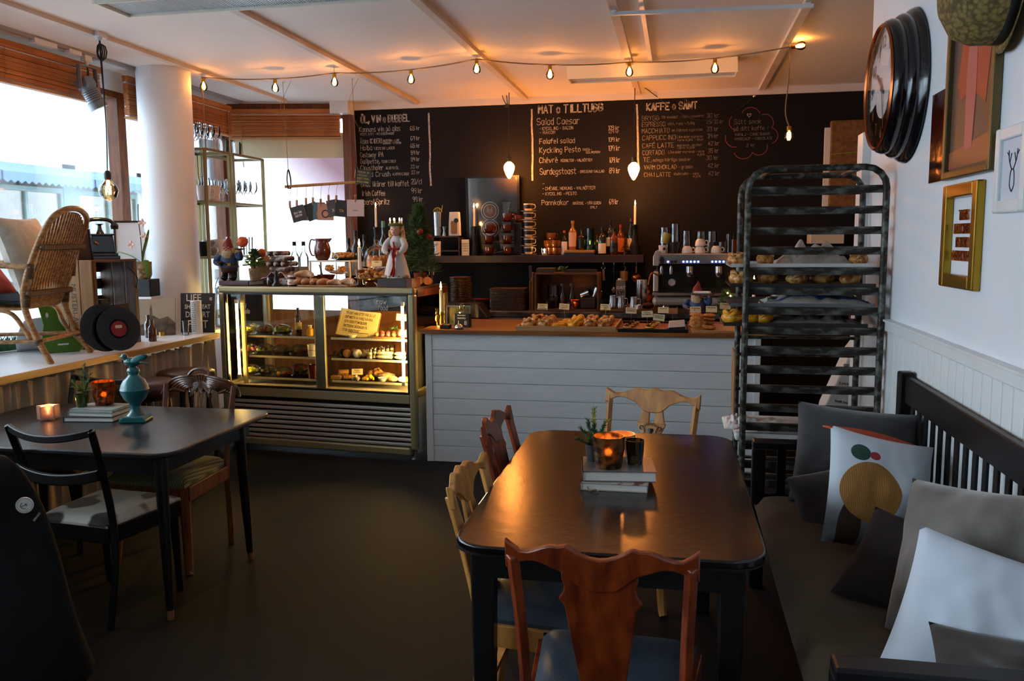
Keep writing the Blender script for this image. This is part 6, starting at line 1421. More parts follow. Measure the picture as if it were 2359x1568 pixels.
b.tube([(.046 * math.cos(i * PI / 10), .04 * math.sin(i * PI / 10) - .004, .386) for i in range(20)], .011, 6, True); tag(b.obj('wreath', m_needle, dl, 0), kind='stuff')
for k in range(7):
    a = k * 2 * PI / 7 + .3; x_, y_ = .046 * math.cos(a), .04 * math.sin(a) - .004; cn = B().lathe([(.0045, .39), (.0045, .415), (.001, .415)], 8, (x_, y_, 0)).obj('wreath_candle', m_wax, dl)
    B().lathe([(.0005, .415), (.0035, .42), (.0005, .436)], 8, (x_, y_, 0)).obj('flame', m_flame, cn)
B().tube([(.047 * math.cos(i * PI / 12), .036 * math.sin(i * PI / 12), .212) for i in range(24)], .008, 6, True).obj('sash', m_ribbon, dl)
for P in ([(-.0, -.05, .26), (.008, -.06, .22), (-.002, -.066, .17), (.01, -.075, .1), (-.012, -.085, .02)], [(.012, -.05, .23), (.018, -.062, .18), (.004, -.07, .13), (.014, -.08, .06), (.006, -.088, .01)]): B().tube(smooth_path(P, 5), .0115, 6, flat=.6).obj('ribbon_tail', m_ribbon, dl, 60)
potted_fir('christmas_tree', 'dark potted christmas tree with red baubles behind the doll', KP(968, .5), hpx(188, 6.45), .165, .09, .05, m_terr, 190, 30, None, 0, 4, 11, .034)
t = thing('log_candle', 'two cut birch logs glowing beside the christmas tree pot', 'logs', KP(980, .42)); 
for k in range(2): B().at((-.03 + k * .06, -.02, .03), (PI / 2 - .1, 0, .1)).lathe([(.001, -.03), (.028, -.03), (.03, -.028), (.03, .05), (.001, .05)], 14).obj('log', m_custard if False else m_blond, t, 40)
t = thing('pen_cup', 'small dark cup of pens at the case back corner', 'cup', KP(994, .56)); B().cup([(.03, 0), (.03, .07)], .003, 14).obj('cup', m_black, t)
for k in range(4): B().tube([(-.012 + k * .008, 0, .01), (-.02 + k * .014, .005, .14)], .004, 6).obj('pen', (m_whitecup, m_black, m_copper, m_whitecup)[k], t)
# ================================================================== INSIDE THE DISPLAY CASE
def QP(px, yl, z):
    lo, hi = 0., 1.7
    for _ in range(36):
        mid = (lo + hi) / 2; q = cpt(mid, yl, z) - CAM; f = _rt.dot(q) / _fw.dot(q) * FPX + 1179.5
        lo, hi = (mid, hi) if f < px else (lo, mid)
    return cpt(lo, yl, z + .001)
SALN = 0
def salad(label, p, s, mats, dome=True):
    t = thing('wrapped_salad', label, 'salad', p, random.uniform(0, 3), 'cling-wrapped salads in the display case')
    B().cup([(.045, 0), (.075, .022), (.08, .026)], .003, 20).obj('tray', m_thin, t, 40)
    rnd = random.Random(hash_s(label))
    for k in range(13):
        a = rnd.uniform(0, 6.28); r = .055 * math.sqrt(rnd.random()); m = mats[k % len(mats)]
        B().at((r * math.cos(a), r * math.sin(a), .024 + rnd.uniform(0, .03) * (1 - r / .07)), (rnd.uniform(-1, 1), rnd.uniform(-1, 1), a)).ell((0, 0, 0), (.024, .018, rnd.uniform(.006, .014)), 10, 6, lambda d: 1 + .2 * noise.noise(d * 5)).obj('ingredient', m, t, 50)
    B().ell((0, 0, .024), (.078, .078, .05), 18, 8, lambda d: (1 + .12 * noise.noise(d * 5)) if d.z > 0 else .95).obj('cling_film', m_wrap, t, 40); t.scale = (s, s, s * 1.15); return t
sets = ([m_leaf, m_egg, m_leaf], [m_leaf, m_egg, m_tom], [m_leaf, m_leaf, m_egg], [m_leaf, m_tom, m_berry], [m_choc, m_leaf, m_egg], [m_onion, m_leaf, m_onion], [m_onion, m_tom, m_leaf], [m_leaf, m_egg, m_leaf], [m_choc, m_leaf, m_tom], [m_leaf, m_tom, m_custard], [m_tom, m_onion, m_leaf])
for (px, yl, z, k, lb) in ((572, .22, 0, 0, 'leftmost on the top shelf'), (612, .22, 0, 1, 'second on the top shelf'), (652, .22, 0, 2, 'third on the top shelf beside the cola bottle'), (590, .42, 0, 2, 'behind the first two on the top shelf'),
        (574, .22, 1, 3, 'leftmost on the middle shelf'), (612, .24, 1, 4, 'second on the middle shelf'), (650, .22, 1, 5, 'third, purple one on the middle shelf'), (690, .24, 1, 6, 'fourth on the middle shelf by the white tub'),
        (580, .22, 2, 7, 'leftmost on the bottom shelf'), (618, .24, 2, 8, 'second on the bottom shelf'), (655, .2, 2, 9, 'orange and red one on the bottom shelf'), (692, .36, 2, 10, 'last on the bottom shelf by the red tumbler')):
    salad('cling-wrapped salad tray, %s' % lb, QP(px, yl, CZ[z]), .98, sets[k])
bottle('dark cola bottle with cream label in the display case', QP(688, .2, CZ[0]), .215, .026, mat('cola_glass', '1b0c07', .08, coat=.6), mat('cola_label', 'b9a878', .7), m_black, (.22, .48), .36)
bottle('small yellow juice bottle in the display case', QP(715, .18, CZ[0]), .085, .026, m_custard, None, m_whitecup, (.2, .5), .5, .6)
t = thing('yoghurt_tub', 'white printed paper tub on the middle case shelf', 'tub', QP(722, .19, CZ[1])); B().cup([(.038, 0), (.046, .092)], .003, 20).obj('tub', m_whitecup, t); lettering('TRADITIONAL', .011, mat('red_print', '8a2a1c', .7), t, (0, -.045, .05))
tumbler('dark red beaker on the bottom case shelf', QP(722, .2, CZ[2]), .1, .036, .045, mat('red_beaker', '4c0d0d', .15, coat=.5), None, False, 'red_beaker')
# open quote book
q = QP(818, .2, CZ[0]); t = thing('open_quote_book', 'open cream book leaning with a printed food quote', 'book', q, 0, None, (math.radians(-20), math.radians(7), CR + .08))
B().prism([(-.15, .0), (.155, .0), (.155, .215), (.0, .205), (-.15, .212)], 0, .02).obj('pages', mat('book_page', 'dcc98c', .75), t, 0, .003); B().box((-.153, .008, .105), (.012, .03, .21)).obj('spine_edge', mat('page_edges', 'c0a96a', .8), t, 0); B().box((0, .024, .105), (.32, .006, .215)).obj('cover', m_kraft, t, 0)
for k, s in enumerate(('"PÅ DET HÄR SITTET FÅR DU UT', 'DET MESTA AV VARJE RÅVARA,', 'OCH DESSUTOM BJUDER', 'ÅRSTIDENS SÄSONGER PÅ', 'STOR VARIATION."')): lettering(s, .03, mat('book_ink', '5a4416', .8), t, (-.115, -.0008, .18 - k * .034), align='LEFT', sx=.55, bold=.0006, extr=.0003)
B().tube([(-.06, -.01, .03), (.1, -.01, .035), (.11, -.012, .0)], .002, 5).obj('wire_stand', m_blackplastic, t)
sb = thing('sauce_bowl', 'small shallow bowl before the quote book', 'bowl', QP(812, .15, CZ[0] )); B().cup([(.02, 0), (.036, .02), (.04, .026)], .003, 16).obj('bowl', m_creamcup, sb)
rnd = random.Random(8)
t = tag(B().box((0, 0, .006), (.24, .2, .012)).obj('sweets_board', m_trayw, None, 0), 'small wooden board of pink sweets on the top case shelf', 'board'); put(t, QP(900, .25, CZ[0]), CR)
for k in range(22):
    i, j = k % 6, k // 6; q = QP(868 + i * 13, .17 + j * .045, CZ[0]) + Vector((0, 0, .0125))
    t = thing('pink_sweet', 'rose coloured coconut sweet, %s row, %s place on the small board' % (ORD[j], ORD[i]), 'sweet', q, 0, 'pink sweets on the board'); B().ell((0, 0, .014), (.017, .017, .015), 10, 8, lambda d: 1 + .1 * noise.noise(d * 7)).obj('sweet', m_berry if (i + j) % 3 else m_crust, t, 60)
for k, px in enumerate((925, 938)): t = thing('pink_ball', 'large dusty pink ball, %s at the top shelf end' % ('left', 'right')[k], 'sweet', QP(px, .16, CZ[0]) + Vector((0, 0, .013))); B().ell((0, 0, .03), .03, 14, 10, lambda d: 1 + .05 * noise.noise(d * 9)).obj('ball', m_berry, t, 60)
card('cream card on the top case shelf', 928, 731, 6.05, ['Rawfood', 'boll'], CZ[0] + .001, w=.1, h=.05)
t = thing('herb_garnish', 'green mint sprig among the pink sweets', 'herb', QP(910, .3, CZ[0]) + Vector((0, 0, .04)))
for k in range(9): a = k * .7; B().at((.02 * math.cos(a), .02 * math.sin(a), .012 + .003 * k), (rnd.uniform(-.8, .8), rnd.uniform(-.8, .8), a)).ell((0, 0, 0), (.02, .011, .003), 8, 4).obj('leaf', m_leafb, t, 60)
for k, (px, yl, r, m, lb) in enumerate(((774, .2, .026, m_choc, 'dark chocolate ball at the far left'), (790, .3, .026, m_choc, 'dark chocolate ball behind'), (800, .19, .031, m_crust, 'nut-rolled ball'), (815, .28, .03, m_oat, 'brown ball behind the coconut one'), (824, .18, .034, m_whitecup, 'white coconut ball'), (836, .24, .03, m_bread, 'pale ball next to the jars'))):
    t = thing('chocolate_ball', lb + ' on the middle case shelf', 'sweet', QP(px, yl, CZ[1])); B().ell((0, 0, r), r, 16, 12, lambda d: 1 + .04 * noise.noise(d * 14)).obj('ball', m, t, 40)
for k in range(6):
    t = thing('layered_dessert', 'layered dessert glass, %s in the receding row' % ('nearest', 'second', 'third', 'fourth', 'fifth', 'farthest')[k], 'dessert', QP(852 + k * 10, .16 + k * .055, CZ[1]), 0, 'layered dessert glasses')
    B().cup([(.026, 0), (.027, .075)], .002, 16).obj('glass', m_thin, t); B().lathe([(.023, .003), (.023, .02), (.001, .02)], 14).obj('layer', m_whitecup, t); B().lathe([(.023, .021), (.023, .036), (.001, .036)], 14).obj('layer', m_crust, t); B().lathe([(.023, .037), (.023, .05), (.001, .052)], 14).obj('layer', m_whitecup, t)
for k, (px, z, w, lb) in enumerate(((886, 0, .13, 'lower'), (886, .028, .13, 'upper'), (922, 0, .09, 'right lower'), (922, .028, .09, 'right upper'))):
    t = thing('filled_baguette', 'cream filled baguette wrapped in paper, %s one' % lb, 'sandwich', QP(px, .19, CZ[1]) + Vector((0, 0, z)), CR, 'filled baguettes on the middle case shelf'); B().tube([(-w / 2, 0, .014), (-w / 2 + .02, 0, .014), (w / 2 - .02, 0, .014), (w / 2, 0, .014)], [.006, .0138, .0138, .006], 10, flat=1.).obj('bread', m_creamcup, t, 60); B().tube([(-w * .1, 0, .014), (w * .45, 0, .014)], .0142, 10).obj('wrapper', m_paper, t)
for k, (px, yl, z, lb) in enumerate(((775, .18, 0, 'front'), (790, .28, 0, 'lower back'), (792, .28, .03, 'upper back'), (802, .22, 0, 'right'))):
    t = thing('brownie', 'dark nutty bar, %s one on the bottom case shelf' % lb, 'cake', QP(px, yl, CZ[2]) + Vector((0, 0, z)), .2 * k); B().box((0, 0, .014), (.08, .045, .028)).obj('bar', m_oat if k % 2 else m_crust, t, 0, .005)
def heap(name, label, cat, p, n, r, m, spread):
    t = thing(name, label, cat, p); rr = random.Random(hash_s(label))
    for i in range(n):
        a = rr.uniform(0, 6.28); d = spread * math.sqrt(rr.random()); B().ell((d * math.cos(a), d * math.sin(a), r + (spread - d) * .9 * rr.random()), r * rr.uniform(.8, 1.2), 8, 6).obj('piece', m, t, 40)
    return t
heap('popcorn_cluster', 'popcorn and chocolate cluster on the bottom case shelf', 'sweet', QP(822, .17, CZ[2]), 16, .011, m_creamcup, .03)
heap('banana_chips', 'pile of golden banana chips in the case', 'snack', QP(850, .18, CZ[2]), 18, .013, m_custard, .04); heap('orange_pastries', 'heap of small orange pastries at the case back', 'pastry', QP(868, .36, CZ[2]), 26, .017, m_crust, .07)
t = thing('sauce_bowl', 'white bowl of dark sauce on the bottom case shelf', 'bowl', QP(882, .17, CZ[2])); B().cup([(.022, 0), (.036, .03)], .003, 16).obj('bowl', m_whitecup, t); B().lathe([(.032, .024), (.001, .024)], 14).obj('sauce', m_choc, t)
t = thing('fish_platter', 'pale oval dish of dried fruit in the case', 'dish', QP(888, .3, CZ[2])); B().cup([(.05, 0), (.08, .03)], .003, 20).obj('dish', m_creamcup, t); B().ell((0, 0, .028), (.06, .06, .02), 12, 8, lambda d: 1 + .2 * noise.noise(d * 6)).obj('fruit', m_bread, t, 40)
for k, (px, m, lb) in enumerate(((905, m_bread, 'shaggy brown'), (928, m_whitecup, 'smooth white'), (941, m_custard, 'yellow'))): t = thing('cheese_ball', lb + ' round roll at the bottom shelf end', 'roll', QP(px, .17, CZ[2])); B().ell((0, 0, .022), (.04, .034, .023), 14, 10, lambda d: 1 + .04 * noise.noise(d * 9)).obj('roll', m, t, 60)
card('tilted cream card among the bars on the bottom shelf', 823, 856, 5.98, ['Rawbar', 'choklad'], CZ[2] + .001, w=.085, h=.045, tilt=-.2, rz=.1)
q = QP(915, .2, CZ[2]); 
for s, x, z in (('raw', 1.34, 1.15), ('food', 1.35, 1.105), ('kall', .16, 1.1), ('fralla', .19, 1.06)):
    hb = B(); chalk(hb, s, (x, .011, z), (1, 0, 0), (.15, 0, 1), .035, .0035, .075); hb.obj('glass_writing', m_creamcup, dc, 0)
# ================================================================== GLASS SHELF UNITS BY THE WINDOW
m_etag = mat('gilt_steel', '8a7c50', .4, .6)
XS = -3.78
def etagere(label, y0, y1):
    t = thing('glass_shelf_unit', label, 'shelf unit', (0, 0, 0))
    for x in (XS, XS - .3):
        for y in (y0, y1): B().box((x, y, 1.18), (.022, .022, 2.36)).obj('post', m_etag, t, 0)
    for z in (2.36, 1.94, 1.485, 1.0):
        B().box((XS - .15, (y0 + y1) / 2, z), (.29, y1 - y0 - .02, .008)).obj('glass_shelf', m_thin, t, 0)
        for x in (XS, XS - .3): B().box((x, (y0 + y1) / 2, z - .006), (.016, y1 - y0, .02)).obj('shelf_bar', m_etag, t, 0)
        for y in (y0, y1): B().box((XS - .15, y, z - .006), (.29, .012, .02)).obj('shelf_bar', m_etag, t, 0)
etagere('gilt glass shelf unit nearest the column', 6.36, 6.74); etagere('gilt glass shelf unit beside the frosted window', 6.8, 7.34)
GL = None
def wineglass(label, p, s=1., grp='stemmed glasses on the gilt shelves'):
    global GL
    if GL is not None: return dup(GL, p, 0, label, grp, sc=s)
    t = thing('wine_glass', label, 'wine glass', p, 0, grp)
    B().lathe([(.034, 0), (.034, .003), (.005, .007), (.004, .085), (.012, .095)], 16).obj('stem', m_glassware, t, 40); B().lathe([(.012, .095), (.034, .125), (.038, .15), (.032, .2)], 16).obj('bowl', m_glassware, t, 40); put(t, p, sc=s); GL = t; return t
k = 0
for z, zn in ((2.365, 'top'), (1.945, 'second')):
    for r, x in enumerate((XS - .06, XS - .16, XS - .25)):
        for i in range(4 if z > 2 else 9):
            y = 6.4 + i * .085 if z > 2 else 6.42 + i * .105
            if z < 2 and (6.7 < y < 6.84 or (y < 6.7 and r == 0)): continue
            wineglass('clear stemmed glass, %s shelf, %s row, %s from the column' % (zn, ('front', 'middle', 'back')[r], ORD[i]), (x, y, z), 1.)
for i in range(4): tumbler('clear glass mug on the top shelf, %s from the column' % ORD[i], (XS - .1 - .05 * (i % 2), 6.84 + i * .11, 2.365), .12, .032, .038, None, 'glass mugs on the top shelf')
m_floral = mat('floral_china', 'd8cfc4', .3, col2='a8402a', scale=26, lo=.66, hi=.7)
for i, (y, h, r, m, nm) in enumerate(((6.42, .12, .06, m_whitecup, 'plain white'), (6.5, .13, .055, m_floral, 'red floral'), (6.6, .13, .06, m_floral, 'berry patterned'), (6.66, .1, .05, m_whitecup, 'tilted white'))):
    t = thing('china_mug', '%s china mug on the second shelf nearest the column' % nm, 'mug', (XS - .07 - .14 * (i % 2), 6.44 + .075 * i, 1.945)); B().cup([(r * .8, 0), (r, h)], .004, 18).obj('body', m, t, 50); hand_loop(B(), r * .97, h * .2, h * .8, .03, .005).obj('handle', m, t, 60); t.rotation_euler = (0, 0, .8)
m_grey = mat('grey_transferware', '6a6a68', .35, col2='a9a8a4', scale=40)
for i, (y, z, r, h, m, nm) in enumerate(((6.41, 1.49, .05, .12, m_black, 'black beaker'), (6.5, 1.49, .075, .07, m_grey, 'patterned grey bowl'), (6.5, 1.562, .06, .06, m_grey, 'small grey bowl stacked on the patterned bowl'), (6.63, 1.49, .07, .14, m_whitecup, 'white lidded pot'))):
    t = thing('china_bowl', nm + ' on the third shelf beside the column', 'bowl', (XS - .08, y, z)); B().cup([(r * .6, 0), (r, h * .6), (r * .9, h)], .004, 18).obj('body', m, t, 50)
for i in range(6): tumbler('clear carafe glass on the third shelf near the frosted window, %s in the row' % ORD[i], (XS - .08 - .07 * (i % 2), 6.88 + i * .075, 1.49), .16, .03, .034, None, 'carafe glasses on the third shelf')
t = thing('glass_jar', 'large lidded glass jar with bail handle behind the gnome', 'jar', (-3.62, 6.32, ZL)); B().box((0, .0, .12), (.01, .01, .24)).obj('plinth_pin', m_glassware, t, 0)
B().lathe([(.1, .0), (.11, .02), (.11, .25), (.09, .28), (.095, .3), (.06, .33), (.01, .34), (.02, .36), (.001, .37)], 24).obj('jar', m_thin, t, 40); B().tube(smooth_path([(-.1, 0, .3), (-.06, 0, .4), (.06, 0, .4), (.1, 0, .3)], 5), .004, 6).obj('bail_handle', m_chrome, t)
# ================================================================== HANGING CARD POLE
YH = 6.75
pa, pb = PY(657, 430, YH), PY(828, 419, YH)
t = thing('hanging_card_pole', 'bamboo pole hung on strings above the display case', 'card pole', pa)
d = pb - pa; B().tube([(0, 0, 0), d], .012, 10).obj('bamboo', mat('bamboo', 'b98a4c', .5), t)
for f, px in ((.05, 655), (.97, 822)):
    q = d * f; B().tube(smooth_path([q + Vector((0, 0, .13)), q + Vector((-.01, 0, .5)), Vector((q.x - .02, q.y, ZC - pa.z))], 5), .0022, 5).obj('string', m_string, t)
    B().tube(smooth_path([q + Vector((.0, -.014, -.014)), q + Vector((-.006, -.016, .06)), q + Vector((0, 0, .14)), q + Vector((.012, .014, .06)), q + Vector((.008, .014, -.012)), q + Vector((0, -.014, -.016))], 4), .009, 6, flat=.4).obj('leather_strap', m_blackplastic, t)
    B().tube(smooth_path([Vector((q.x - .02, q.y, ZC - pa.z - .02)), q + Vector((.06, .02, .9)), q + Vector((-.05, 0, .65)), q + Vector((.02, 0, .45))], 6), .0016, 5).obj('loose_string', m_string, t)
cards = ((687, 492, 33, 38, -14, '3d4348', 'dark grey card reading DU ÄR GRYM', ['DU ÄR', 'GRYM'], 'e8e8e8'), (702, 490, 30, 38, 0, 'cfd0d2', 'white card reading DU half hidden', ['DU'], '22262a'), (719, 487, 28, 42, -18, '1d2b22', 'dark green art card', [], ''), (735, 486, 28, 42, 2, '4b7382', 'blue card with a golden fruit', ['o'], 'b58a2a'),
    (750, 488, 38, 40, 1, 'cf9a80', 'pink card with a black splash', ['O'], '1a1412'), (767, 479, 26, 40, -10, '4a4a50', 'grey photo card with white lines', ['X'], 'c8c8cc'), (787, 480, 30, 40, 6, '141012', 'black card reading TA', ['TA'], 'b09a3a'), (819, 479, 40, 40, 1, 'cdb9b4', 'pale pink card with tiny writing', ['till min soster'], '8a6a60'))
kc = YH * .985 / FPX
for i, (cx, cy, w, h, an, col, lb, tx, tcol) in enumerate(cards):
    yy = YH - .012 - .006 * (4.2, 0, 1, 2, 3, 4, 5, 6)[i]; c = PY(cx, cy, yy); f = (668, 684, 705, 721, 739, 757, 775, 819)[i]
    t2 = thing('greeting_card', lb + ' pegged to the hanging pole', 'card', c, 0, None, (0, math.radians(an), 0)); W2, H2 = w * kc * 1.1, h * kc
    B().box((0, 0, 0), (W2, .002, H2)).obj('card', mat('card_%d' % i, col, .6), t2, 0)
    for j, s in enumerate(tx): lettering(s, .025 if i == 0 else .034 if len(s) < 8 and i != 4 and i != 3 else (.1 if len(s) == 1 else .008), mat('card_ink_%d' % i, tcol, .6), t2, (0, -.0016, .008 - .026 * j if len(tx) > 1 else -.02), bold=.0008, extr=.0003)
    tp = PY(f, cy - h / 2 - 2, yy); q = tp - c
    t3 = thing('clothes_peg', 'small wooden peg holding the %s' % lb.replace(' card', ' card', 1)[:48], 'peg', tp)
    for s in (-1, 1): B().box((s * .003, -.005 if s < 0 else .004, .0), (.008, .006, .06)).obj('peg_half', m_trayw, t3, 0, .001)
    zp = pa.z + d.z * (tp.x - pa.x) / d.x - tp.z; B().tube([(0, 0, .028), (.003, .003, zp * .6), (0, YH - yy, zp)], .0014, 5).obj('twine', mat('red_twine', '7a3a34', .9), t3)
    B().tube([(.014 * math.cos(a * PI / 6), (YH - yy) + .014 * math.sin(a * PI / 6) , zp + .0) for a in range(1)] + [(0, YH - yy - .013, zp), (0, YH - yy, zp + .013), (0, YH - yy + .013, zp)], .0014, 5).obj('twine_loop', MATS['red_twine'], t3)
c = PY(838, 408, YH - .02); t = thing('chalk_tag', 'black card with yellow writing PERSONLIGA PRESENTKORT pegged to the pole string', 'tag', c, 0, None, (0, math.radians(8), 0)); B().box((0, 0, 0), (.13, .002, .12)).obj('card', m_black, t, 0); b = B()
for j, s in enumerate(('PERSONLIGA', 'PRESENT *', 'KORT FRÅN', 'MISTER OF KANNAN')): chalk(b, s, (-.055, -.0014, .032 - j * .026), (1, 0, 0), (0, 0, 1), .014, .0022, .1)
b.obj('handwriting', mat('yellow_chalk', 'b5a84a', .9), t, 0); B().box((-.075, -.006, .02), (.008, .008, .065), 0).obj('peg', m_trayw, t, 0)
# ================================================================== RATTAN CHAIR ON THE LEDGE
m_rat = wood('rattan_cane', 'b8854c', '7a5028', 9, (3, 3, 8), .45); m_bind = mat('cane_binding', '6e5030', .6, col2='3e2a18', scale=60, stretch=(1, 1, 12))
fv = Vector((-.97, -.22, 0)); ang = math.atan2(fv.y, fv.x) - PI / 2
rc = thing('rattan_armchair', 'rattan armchair with slatted back standing on the window ledge', 'chair', PZ(118, 838, ZL) + Vector((-.17, .212, 0)), ang)
def arc(pts, r, nm='frame_cane', m=None, n=5): return B().tube(smooth_path(pts, n), r, 8).obj(nm, m or m_rat, rc, 60)
for s in (-1, 1):
    arc([(s * .245, -.12, 0), (s * .23, -.02, .2), (s * .225, .02, .36), (s * .25, -.02, .5), (s * .235, -.08, .66)], .018, 'rear_leg')
    arc([(s * .235, .5, 0), (s * .235, .5, .2), (s * .235, .49, .36), (s * .235, .47, .52), (s * .235, .42, .565), (s * .23, .2, .565), (s * .25, -.05, .55)], .017, 'arm_cane')
    arc([(s * .23, .5, .1), (s * .225, .44, .25), (s * .25, .3, .31), (s * .25, .1, .30), (s * .225, .03, .2), (s * .23, -.01, .12)], .013, 'side_brace')
    B().tube([(s * .235, .5, .12), (s * .235, -.06, .13)], .012, 8).obj('stretcher', m_rat, rc)
    for p_, h in (((s * .224, .01, .36), .07), ((s * .245, -.03, .53), .09), ((s * .235, -.05, .13), .04), ((s * .235, .49, .13), .04)):
        for j in range(int(h / .009)): B().lathe([(.021, -.004), (.024, 0), (.021, .004)], 10, (p_[0], p_[1] - j * .0012, p_[2] + j * .009 - h / 2)).obj('binding_turn', m_bind, rc)
B().tube([(-.235, -.06, .13), (.235, -.06, .13)], .012, 8).obj('stretcher', m_rat, rc); B().tube([(-.235, .5, .13), (.235, .5, .13)], .012, 8).obj('stretcher', m_rat, rc)
hoop = smooth_path([(-.235, -.05, .6), (-.235, -.12, .74), (-.2, -.165, .83), (-.1, -.185, .875), (0, -.19, .885), (.1, -.185, .875), (.2, -.165, .83), (.235, -.12, .74), (.235, -.05, .6)], 5)
B().tube(hoop, .018, 8).obj('back_hoop', m_rat, rc, 60)
for i in range(15):
    x = -.21 + i * .03; zt_ = .875 - .9 * (abs(x) / .235) ** 3 * .1 - .01; B().tube(smooth_path([(x * .9, .42, .335), (x * .92, .1, .31), (x * .95, .02, .34), (x, -.04, .5), (x, -.1, .66), (x, -.175 + .05 * (abs(x) / .235) ** 2, zt_)], 3), .0085, 6).obj('cane_spindle', m_rat, rc, 60)
for z, y in ((.66, -.115), (.40, -.02)):
    for i in range(22): B().at((-.235 + i * .0224, y, z), (0, .5, 0)).lathe([(.0, -.02), (.017, -.012), (.019, 0), (.017, .012), (.0, .02)][1:4], 8).obj('woven_band', m_bind, rc, 60)
B().tube(smooth_path([(-.25, .42, .335), (0, .46, .34), (.25, .42, .335)], 5), .016, 8).obj('front_seat_rail', m_rat, rc)
CH = rc.matrix_basis.copy()
def pillow(name, label, loc, rot, w, h, th, m, cat='cushion', pinch=.06, seed=1, m2=None, nz=.012):
    t = thing(name, label, cat, loc, 0, None, rot)
    def f(side):
        def g(u, v):
            a, b = u * 2 - 1, v * 2 - 1; e = (max(0, 1 - a * a) * max(0, 1 - b * b)) ** .42
            px = a * w / 2 * (1 - pinch * (1 - b * b)); pz = b * h / 2 * (1 - pinch * (1 - a * a))
            n = noise.noise(Vector((u * 3 + seed, v * 3, side * 2.))) * nz + noise.noise(Vector((u * 9 + seed, v * 7, side))) * nz * .5
            return (px, side * (th / 2 * e + n * e), pz)
        return g
    B().grid(f(-1), 30, 30).obj('front_panel', m, t, 80); B().grid(f(1), 30, 30).obj('back_panel', m2 or m, t, 80); return t
m_linenw = mat('cream_linen', 'cfc8bc', .9, col2='c0b8aa', scale=30, bump=.2, bscale=160, sheen=.2); m_redc = mat('coral_cotton', 'b8402c', .85, bump=.1, bscale=90)
cw0 = lambda v: rc.matrix_basis @ Vector(v)
rc_m = Matrix.Translation(rc.location) @ Matrix.Rotation(ang, 4, 'Z')
pillow('linen_cushion', 'large cream linen cushion leaning in the rattan armchair', rc_m @ Vector((.0, .085, .60)), (math.radians(17), 0, ang + PI), .47, .5, .17, m_linenw, seed=2)
pillow('coral_cushion', 'coral red cushion at the far arm of the rattan chair', rc_m @ Vector((-.05, .34, .52)), (math.radians(35), .0, ang + PI), .36, .34, .1, m_redc, seed=5)
pillow('seat_cushion', 'flat dark blue seat pad of the rattan armchair', rc_m @ Vector((0, .22, .365)), (math.radians(88), 0, ang + PI), .42, .4, .05, mat('navy_pad', '1d232c', .9), seed=6)
# plastic shapes, garland
m_greenp = mat('green_plastic', '4c7a12', .4); m_whitep = mat('white_plastic', 'dfe3e8', .4)
def shell(name, label, loc, rz, m, pts, th): t = thing(name, label, 'toy chair', loc, rz); b = B().prism(pts, -th, th); b.obj('panel', m, t, 0, .006); return t
g0 = PZ(135, 812, ZL); t = thing('green_plastic_stool', 'leaning lime green plastic panel with slots behind the rattan leg', 'toy', g0, math.radians(42), None, (math.radians(-14), 0, math.radians(45)))
B().prism([(-.1, 0), (.12, 0), (.14, .03), (.07, .12), (.02, .2), (.0, .36), (-.06, .38), (-.09, .3), (-.07, .18)], -.006, .006).obj('panel', m_greenp, t, 0, .004)
B().box((.03, -.0075, .05), (.06, .003, .01)).obj('slot', m_whitep, t, 0); B().at((-.045, -.0065, .24), (PI / 2, 0, 0)).lathe([(.012, -.001), (.012, .002)], 12, sq=(.7, 1.4)).obj('slot', m_whitep, t)
g1 = PZ(88, 808, ZL); t = thing('white_plastic_stool', 'curved white plastic seat leaning beside the green panel', 'toy', g1, 0, None, (0, 0, .5)); B().grid(lambda u, v: ((u - .5) * .24 + .08 * v * v, .05 * math.sin(u * PI) - .12 * v, v * .22 * (1 - .3 * (u - .5) ** 2)), 14, 10).obj('seat_shell', m_whitep, t, 70, solid=.008)
gb = B(); rnd = random.Random(3)
for i in range(1400):
    f = rnd.random(); c = Vector((-4.2 + .05 * math.sin(f * 7), 3.7 + f * 1.05, ZL + .06)); e = Vector((rnd.uniform(-1, 1), rnd.uniform(-1, 1), rnd.uniform(-.8, 1))).normalized() * rnd.uniform(.05, .085); sd = e.cross(Vector((.2, .3, 1))).normalized() * .004; gb.add([c - sd, c + sd, c + e], [(0, 1, 2)])
gb.tube([(-4.2 + .05 * math.sin(i / 10 * 7), 3.7 + i / 10 * 1.05, ZL + .03) for i in range(11)], .03, 6)
tag(gb.obj('pine_garland', mat('garland_green', '2b5a34', .7, col2='3d7a4a', scale=8), None, 0), 'bushy green pine garland lying on the window ledge', 'garland', None, 'stuff')
# ================================================================== CRATE AND ITEMS ON THE LEDGE
x0, x1, y0, y1, ch = -3.94, -3.66, 4.78, 5.23, .575
ct = thing('apple_crate', 'upended wooden apple crate with dark slats on the ledge', 'crate', (0, 0, ZL)); m_cr1 = wood('crate_dark', '5c351a', '3b1f0e', 4, (9, 9, 1)); m_cr2 = wood('crate_light', 'a8793f', '8a5d2c', 4, (9, 9, 1))
for k in range(3): B().box((x0 + .045 + k * .095, y0, ch / 2), (.088, .012, ch)).obj('slat', m_cr2, ct, 0, .002); B().box((x0 + .045 + k * .095, y1, ch / 2), (.088, .012, ch)).obj('slat', m_cr1, ct, 0, .002)
for k in range(5): B().box((x0, (y0 + y1) / 2, .06 + k * .115), (.012, y1 - y0 - .012, .07)).obj('slat', m_cr1, ct, 0, .002)
for z in (.008, ch - .008): B().box(((x0 + x1) / 2, (y0 + y1) / 2, z), (x1 - x0, y1 - y0 - .013, .016)).obj('end_board', m_cr1, ct, 0, .002)
for y in (y0 + .02, y1 - .02): B().box((x1 - .008, y, ch / 2), (.02, .03, ch - .03)).obj('corner_batten', m_cr1, ct, 0, .002)
